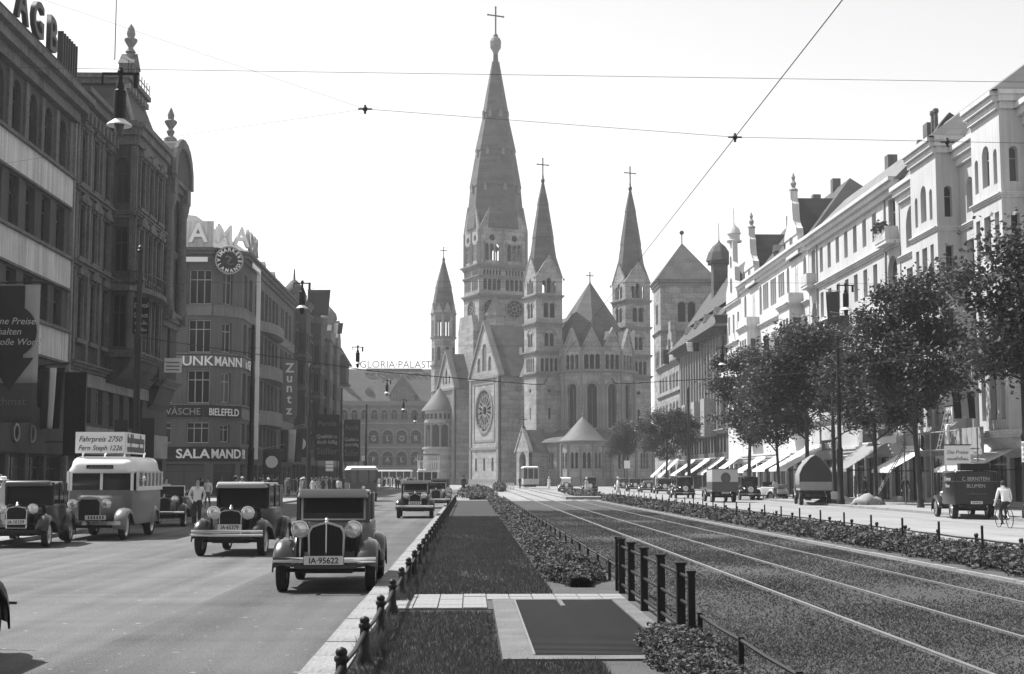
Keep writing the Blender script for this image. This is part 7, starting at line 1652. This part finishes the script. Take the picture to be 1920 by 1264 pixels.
def bicycle(label, loc, rz=0.0):
    t = thing('bicycle', label, 'bicycle', loc, rz, 'bicycles'); r = 0.34
    wm = MB().ring([(r-0.018,0),(r,-0.016),(r+0.012,0),(r,0.016)], 28, axis='x').mesh('wheel', 'rubber', 60)
    sp = MB()
    for k in range(14): a = 2*PI*k/14; sp.cyl((0,0,0),(0,r*math.cos(a),r*math.sin(a)),0.0025,n=3)
    sm = sp.mesh('spokes', 'chrome_dull')
    for y in (-0.56,0.50): w = link('wheel', wm, t, (0,y,r)); link('spokes', sm, w)
    bb = (0,0.02,0.30); sd = (0,0.20,0.86); hd = (0,-0.36,0.86); hb = (0,-0.41,0.66)
    f = MB()
    for a, b in ((bb,sd),(bb,hb),(sd,hd),(hd,hb),(bb,(0,0.5,r)),(sd,(0,0.5,r)),(hb,(0,-0.56,r)),(hd,(0,-0.34,0.98))): f.cyl(a,b,0.015,n=6)
    f.build('frame', 'iron', t)
    MB().tube([(-0.27,-0.22,0.98),(-0.25,-0.36,1.0),(0,-0.38,0.99),(0.25,-0.36,1.0),(0.27,-0.22,0.98)],0.012,6).build('handlebar','chrome',t,60)
    MB().ball((0,0.24,0.92),0.11,8,5,(0.9,1.3,0.45)).build('saddle','rubber',t,60)
    MB().cyl((-0.14,0.02,0.30),(0.14,0.02,0.30),0.015,n=6).build('crank_axle','iron',t); MB().cyl((-0.10,0.02,0.30),(-0.10,-0.14,0.36),0.012,n=5).box(-0.15,-0.06,-0.19,-0.10,0.35,0.37).build('pedal','iron',t); MB().cyl((0.10,0.02,0.30),(0.10,0.17,0.16),0.012,n=5).box(0.06,0.15,0.13,0.22,0.14,0.16).build('pedal','iron',t)
    return t
# sunny side
bicycle('bicycle under the rider in a white shirt beside the florist van', (19.3, 51.2, 0.0), PI)
person('cyclist in white shirt and dark trousers seen from behind beside the florist van', (19.3, 51.0, 0.0), PI, 'cycle', 'cloth_white', 'cloth_dark', s=1.0)
bicycle('pale-framed bicycle half cut by the picture edge', (20.9, 52.4, 0.0), PI)
person('cyclist in pale clothes half cut by the picture edge', (20.9, 52.2, 0.0), PI, 'cycle', 'cloth_white', 'cloth_pale', s=1.0)
person('worker in white overall on the scaffold, nearest the dark name board', (28.0, 88.6, 3.43), R(60), 'reach', 'cloth_white', 'cloth_white', 'cap')
person('worker in pale shirt and dark trousers standing on the scaffold planks', (27.9, 87.2, 3.43), R(80), 'stand', 'cloth_pale', 'cloth_dark', 'cap')
person('worker in white overall beside the ladder on the scaffold', (27.95, 82.7, 3.43), R(95), 'reach', 'cloth_white', 'cloth_white')
person('man in grey suit looking into the shop under the grey awning', (29.2, 107.6, 0.11), R(-90), 'pockets', 'cloth_mid', 'cloth_mid', 'brim')
person('woman in long black coat and skirt before the shop under the grey awning', (29.0, 104.2, 0.11), R(-70), 'stand', 'cloth_dark', 'cloth_dark', 'brim', 'cloth_dark', 0.96, True)
person('man in pale grey suit at the shop window behind the tree trunk', (29.3, 100.8, 0.11), R(-95), 'stand', 'cloth_pale', 'cloth_mid')
person('man in dark suit walking past the striped shop front', (28.4, 92.5, 0.11), R(-10), 'walk', 'cloth_dark', 'cloth_dark', 'brim')
person('woman in light flowing dress crossing the sunny roadway', (13.8, 133, 0.0), R(100), 'walk', 'cloth_white', 'cloth_pale', 'brim', 'cloth_pale', 1.0, True)
person('boy in dark clothes beside the parked taxi', (23.6, 110, 0.11), R(180), 'stand', 'cloth_pale', 'cloth_dark', None, None, 0.85)
person('woman in pale dress walking under the trees beside the far mast', (25.5, 138, 0.11), R(170), 'walk', 'cloth_pale', 'cloth_pale', 'brim', 'cloth_pale', 0.96, True)
person('man in dark suit and hat on the far sunny pavement', (26.5, 150, 0.11), 0, 'walk', 'cloth_dark', 'cloth_dark', 'brim')
# shaded side
person('woman in white dress and hat on the pavement at the picture edge', (-13.95, 43.2, 0.11), R(40), 'stand', 'cloth_pale', 'cloth_pale', 'brim', 'cloth_pale', 0.97, True)
person('man in dark suit behind the woman in white at the picture edge', (-14.6, 44.8, 0.11), R(-20), 'stand', 'cloth_dark', 'cloth_dark', 'brim')
person('man in white shirt and tie beside the open tourer', (-9.95, 52.6, 0.0), R(20), 'pockets', 'cloth_white', 'cloth_dark')
bicycle('bicycle of the rider in a dark waistcoat near the boxy car', (-7.9, 56.6, 0.0), R(8))
person('cyclist in dark waistcoat coming along behind the boxy car', (-7.9, 56.8, 0.0), R(8), 'cycle', 'cloth_white', 'cloth_dark', 'cap')
spec = [((-14.2,78),'walk','cloth_white','cloth_mid',0,'man in white jacket on the shaded pavement behind the boxy car'),((-15.3,82),'stand','cloth_dark','cloth_dark',0,'man in dark suit near the mast before the shoe shop'),((-14.0,86),'walk','cloth_pale','cloth_pale',1,'woman in pale dress near the mast before the shoe shop'),((-15.0,92),'stand','cloth_mid','cloth_mid',1,'woman in grey dress beyond the mast before the shoe shop'),
 ((-13.8,97),'walk','cloth_dark','cloth_dark',0,'man in dark suit stepping off the kerb under the coffee sign'),((-16,101),'stand','cloth_pale','cloth_dark',0,'man in pale jacket near the ornate house corner'),((-12.0,110),'walk','cloth_white','cloth_white',1,'woman in white crossing the side street'),((-13.2,114),'walk','cloth_mid','cloth_dark',0,'man in grey jacket crossing the side street'),((-10.8,118),'walk','cloth_dark','cloth_dark',0,'man in black on the roadway before the hoarding'),((-14.2,121),'stand','cloth_pale','cloth_pale',1,'woman in light frock beside the mast under the coffee sign'),
 ((-11.5,126),'walk','cloth_white','cloth_dark',0,'man in shirt sleeves on the road before the shoe shop'),((-9.4,130),'walk','cloth_mid','cloth_mid',1,'woman in grey crossing behind the omnibus'),((-15.5,139),'stand','cloth_dark','cloth_dark',0,'man in dark coat under the shoe shop fascia'),((-14.4,144),'walk','cloth_pale','cloth_pale',1,'woman in pale dress under the low flag'),((-13.4,150),'walk','cloth_dark','cloth_mid',0,'man in dark jacket below the hoarding')]
for k, ((x, y), po, tp, bt, wm_, l) in enumerate(spec): person(l, (x, y, 0.11 if x < -12.9 and not 105 < y < 134 else 0.0), R((k*67) % 360), po, tp, bt, 'brim' if k % 2 else None, bt if wm_ else None, 0.94+0.02*(k % 4), bool(wm_))
more = [((-13.5,64),'walk','cloth_pale','cloth_dark',0,'man in pale jacket beside the mast with two dark boards'),((-14.6,68),'stand','cloth_white','cloth_white',1,'woman in white on the pavement behind the open tourer'),((-15.8,72),'walk','cloth_dark','cloth_dark',0,'man in dark suit passing below the ornate house oriel'),((-13.6,90),'walk','cloth_white','cloth_dark',0,'man in shirt sleeves just beyond the mast before the shoe shop'),((-16.4,95),'stand','cloth_dark','cloth_dark',1,'woman in black at the ornate house corner'),((-14.8,105.5),'walk','cloth_pale','cloth_mid',0,'man in light coat at the mouth of the side street'),((-10.2,112),'walk','cloth_white','cloth_mid',0,'man in white jacket on the road beside the omnibus'),((-12.6,123),'walk','cloth_dark','cloth_dark',1,'woman in dark costume crossing before the shoe shop'),((-16.2,128),'stand','cloth_mid','cloth_dark',0,'man in grey jacket in the side street before the shoe shop'),((-13.9,132),'stand','cloth_pale','cloth_pale',1,'woman in pale summer dress at the kerb of the shoe shop')]
for k, ((x, y), po, tp, bt, wm_, l) in enumerate(more): person(l, (x, y, 0.11 if x < -12.9 and not 105 < y < 134 else 0.0), R((k*83+20) % 360), po, tp, bt, 'brim' if k % 3 else None, bt if wm_ else None, 0.95+0.02*(k % 4), bool(wm_))
person('tall dark figure standing at the end of the lawn before the church', (-0.6, 140, 0.05), R(30), 'stand', 'cloth_dark', 'cloth_dark', 'cap', None, 1.05)
person('man in dark suit waiting beside the tram car', (7.2, 205, 0.05), R(30), 'stand', 'cloth_dark', 'cloth_dark', 'brim')
person('woman in white waiting beside the tram car', (11.3, 204, 0.05), R(-30), 'stand', 'cloth_white', 'cloth_white', 'brim', 'cloth_white', 0.96, True)
person('woman in pale dress before the parked dark car near the church', (12.1, 148, 0.0), R(-30), 'walk', 'cloth_pale', 'cloth_pale', 'brim', 'cloth_pale', 0.96, True)
# crowd on the far square: reads as one mass
rnd = random.Random(9); m = MB()
for k in range(190):
    x, y = (rnd.uniform(-21,-6), rnd.uniform(195,300)) if k < 100 else (rnd.uniform(-21,-13.2), rnd.uniform(137,196)); h = rnd.uniform(1.55,1.8); w = rnd.uniform(0.9,1.1); m.cur = rnd.choice((0,0,0,1,2,3))
    m.at(TR(x,y,0,rnd.uniform(0,6))); m.lathe([(0.10,0.0),(0.12,0.1*h),(0.16,0.45*h),(0.17*w,0.55*h),(0.21*w,0.78*h),(0.08,0.84*h),(0.06,0.86*h)], 7, sxy=(1,0.65)); m.cur = 4; m.ball((0,0,0.93*h),0.10,6,5)
o = m.build('crowd', ['cloth_dark','cloth_mid','cloth_pale','cloth_white','skin'], None, 60); tag(o, 'distant crowd on the shaded pavement and the square below the cinema', 'crowd', None, 'stuff')

# ================================================================ small street things
S = thing('covered_heap', 'heap of building rubble under a pale tarpaulin on the sunny kerb', 'heap', (24.4, 87.0, 0.1)); S.scale = (0.62, 0.7, 0.85)
rings = []
for i in range(9):
    t_ = i/8; r_ = (0.05+0.95*math.sin(PI*t_)**0.6); rings.append([((t_-0.5)*3.4+0.06*math.sin(j*5+i), 0.9*r_*math.cos(PI*j/10)*(1+0.15*math.sin(i*3+j)), (0.75+0.12*math.sin(i*2.1)+0.08*math.sin(i*5+j))*r_*math.sin(PI*j/10)) for j in range(11)])
MB().rings(rings, close=False, cap0=False, cap1=False).build('tarpaulin','tarpaulin',S,60)
for x, y in ((-1.5,-0.8),(-0.4,-0.95),(0.9,-0.85),(1.6,0.3)): MB().ball((x,y,0.09),0.16,7,5,(1.2,0.9,0.7)).build('stone','concrete',S)
S = thing('earth_mound', 'little mound of earth round the foot of the thin young tree', 'mound', (24.4, 94.8, 0.1))
MB().lathe([(1.5,0.0),(1.1,0.2),(0.6,0.5),(0.25,0.72),(0.0,0.75)],14).build('earth','soil',S,60)
def sign_pole(label, x, y, h, w, hh, n=1):
    S = thing('sign_pole', label, 'road sign', (x,y,0.05)); MB().cyl((0,0,0),(0,0,h),0.045,n=8).build('pole','iron',S)
    for k in range(n): MB().box(-w/2,w/2,-0.06,-0.04,h-hh-k*(hh+0.08),h-k*(hh+0.08)).build('plate','white_paint',S)
sign_pole('white road sign on a pole before the far trees', 18.2, 165, 3.6, 0.7, 0.9)
sign_pole('triple white direction sign under the black hoarding', -13.9, 142, 3.3, 0.75, 0.28, 3)
sign_pole('small white sign on a pole before the cinema', -14.5, 196, 4.6, 0.7, 0.7)
P_ = thing('picket_fence', 'distant white picket fence across the median before the church', 'fence', (1.2, 190, 0.0))
for k in range(22): MB().box(k*0.22-0.05,k*0.22+0.05,-0.02,0.02,0,1.0).build('picket','white_paint',P_)
for z in (0.25,0.75): MB().box(-0.1,4.75,0.02,0.06,z,z+0.08).build('rail','white_paint',P_)
o = MB().box(7.6,11.3,113,117.5,0,0.22).build('tram_platform','kerbstone'); o['kind'] = 'structure'
hedge('small dark block of clipped hedge beside the distant tram rails', 2.9, 4.4, 168, 182, 0.9, 1500, 0.12, 6)

# ================================================================ summer haze: one closed box of even thin air
HZ = MB().box(-900, 900, -400, 1800, -1.2, 112).build('haze', 'wire')
HZ.data.materials.clear()
hm = bpy.data.materials.new('haze_air'); hm.use_nodes = True; hn = hm.node_tree; hn.nodes.clear()
ho = hn.nodes.new('ShaderNodeOutputMaterial'); pv = hn.nodes.new('ShaderNodeVolumePrincipled')
pv.inputs['Color'].default_value = (0.92, 0.92, 0.92, 1); pv.inputs['Density'].default_value = 0.00027; pv.inputs['Anisotropy'].default_value = 0.3
hn.links.new(pv.outputs[0], ho.inputs['Volume']); HZ.data.materials.append(hm)
tag(HZ, 'thin summer haze over the whole street', 'haze', None, 'stuff')
bpy.data.scenes.remove(TMP)
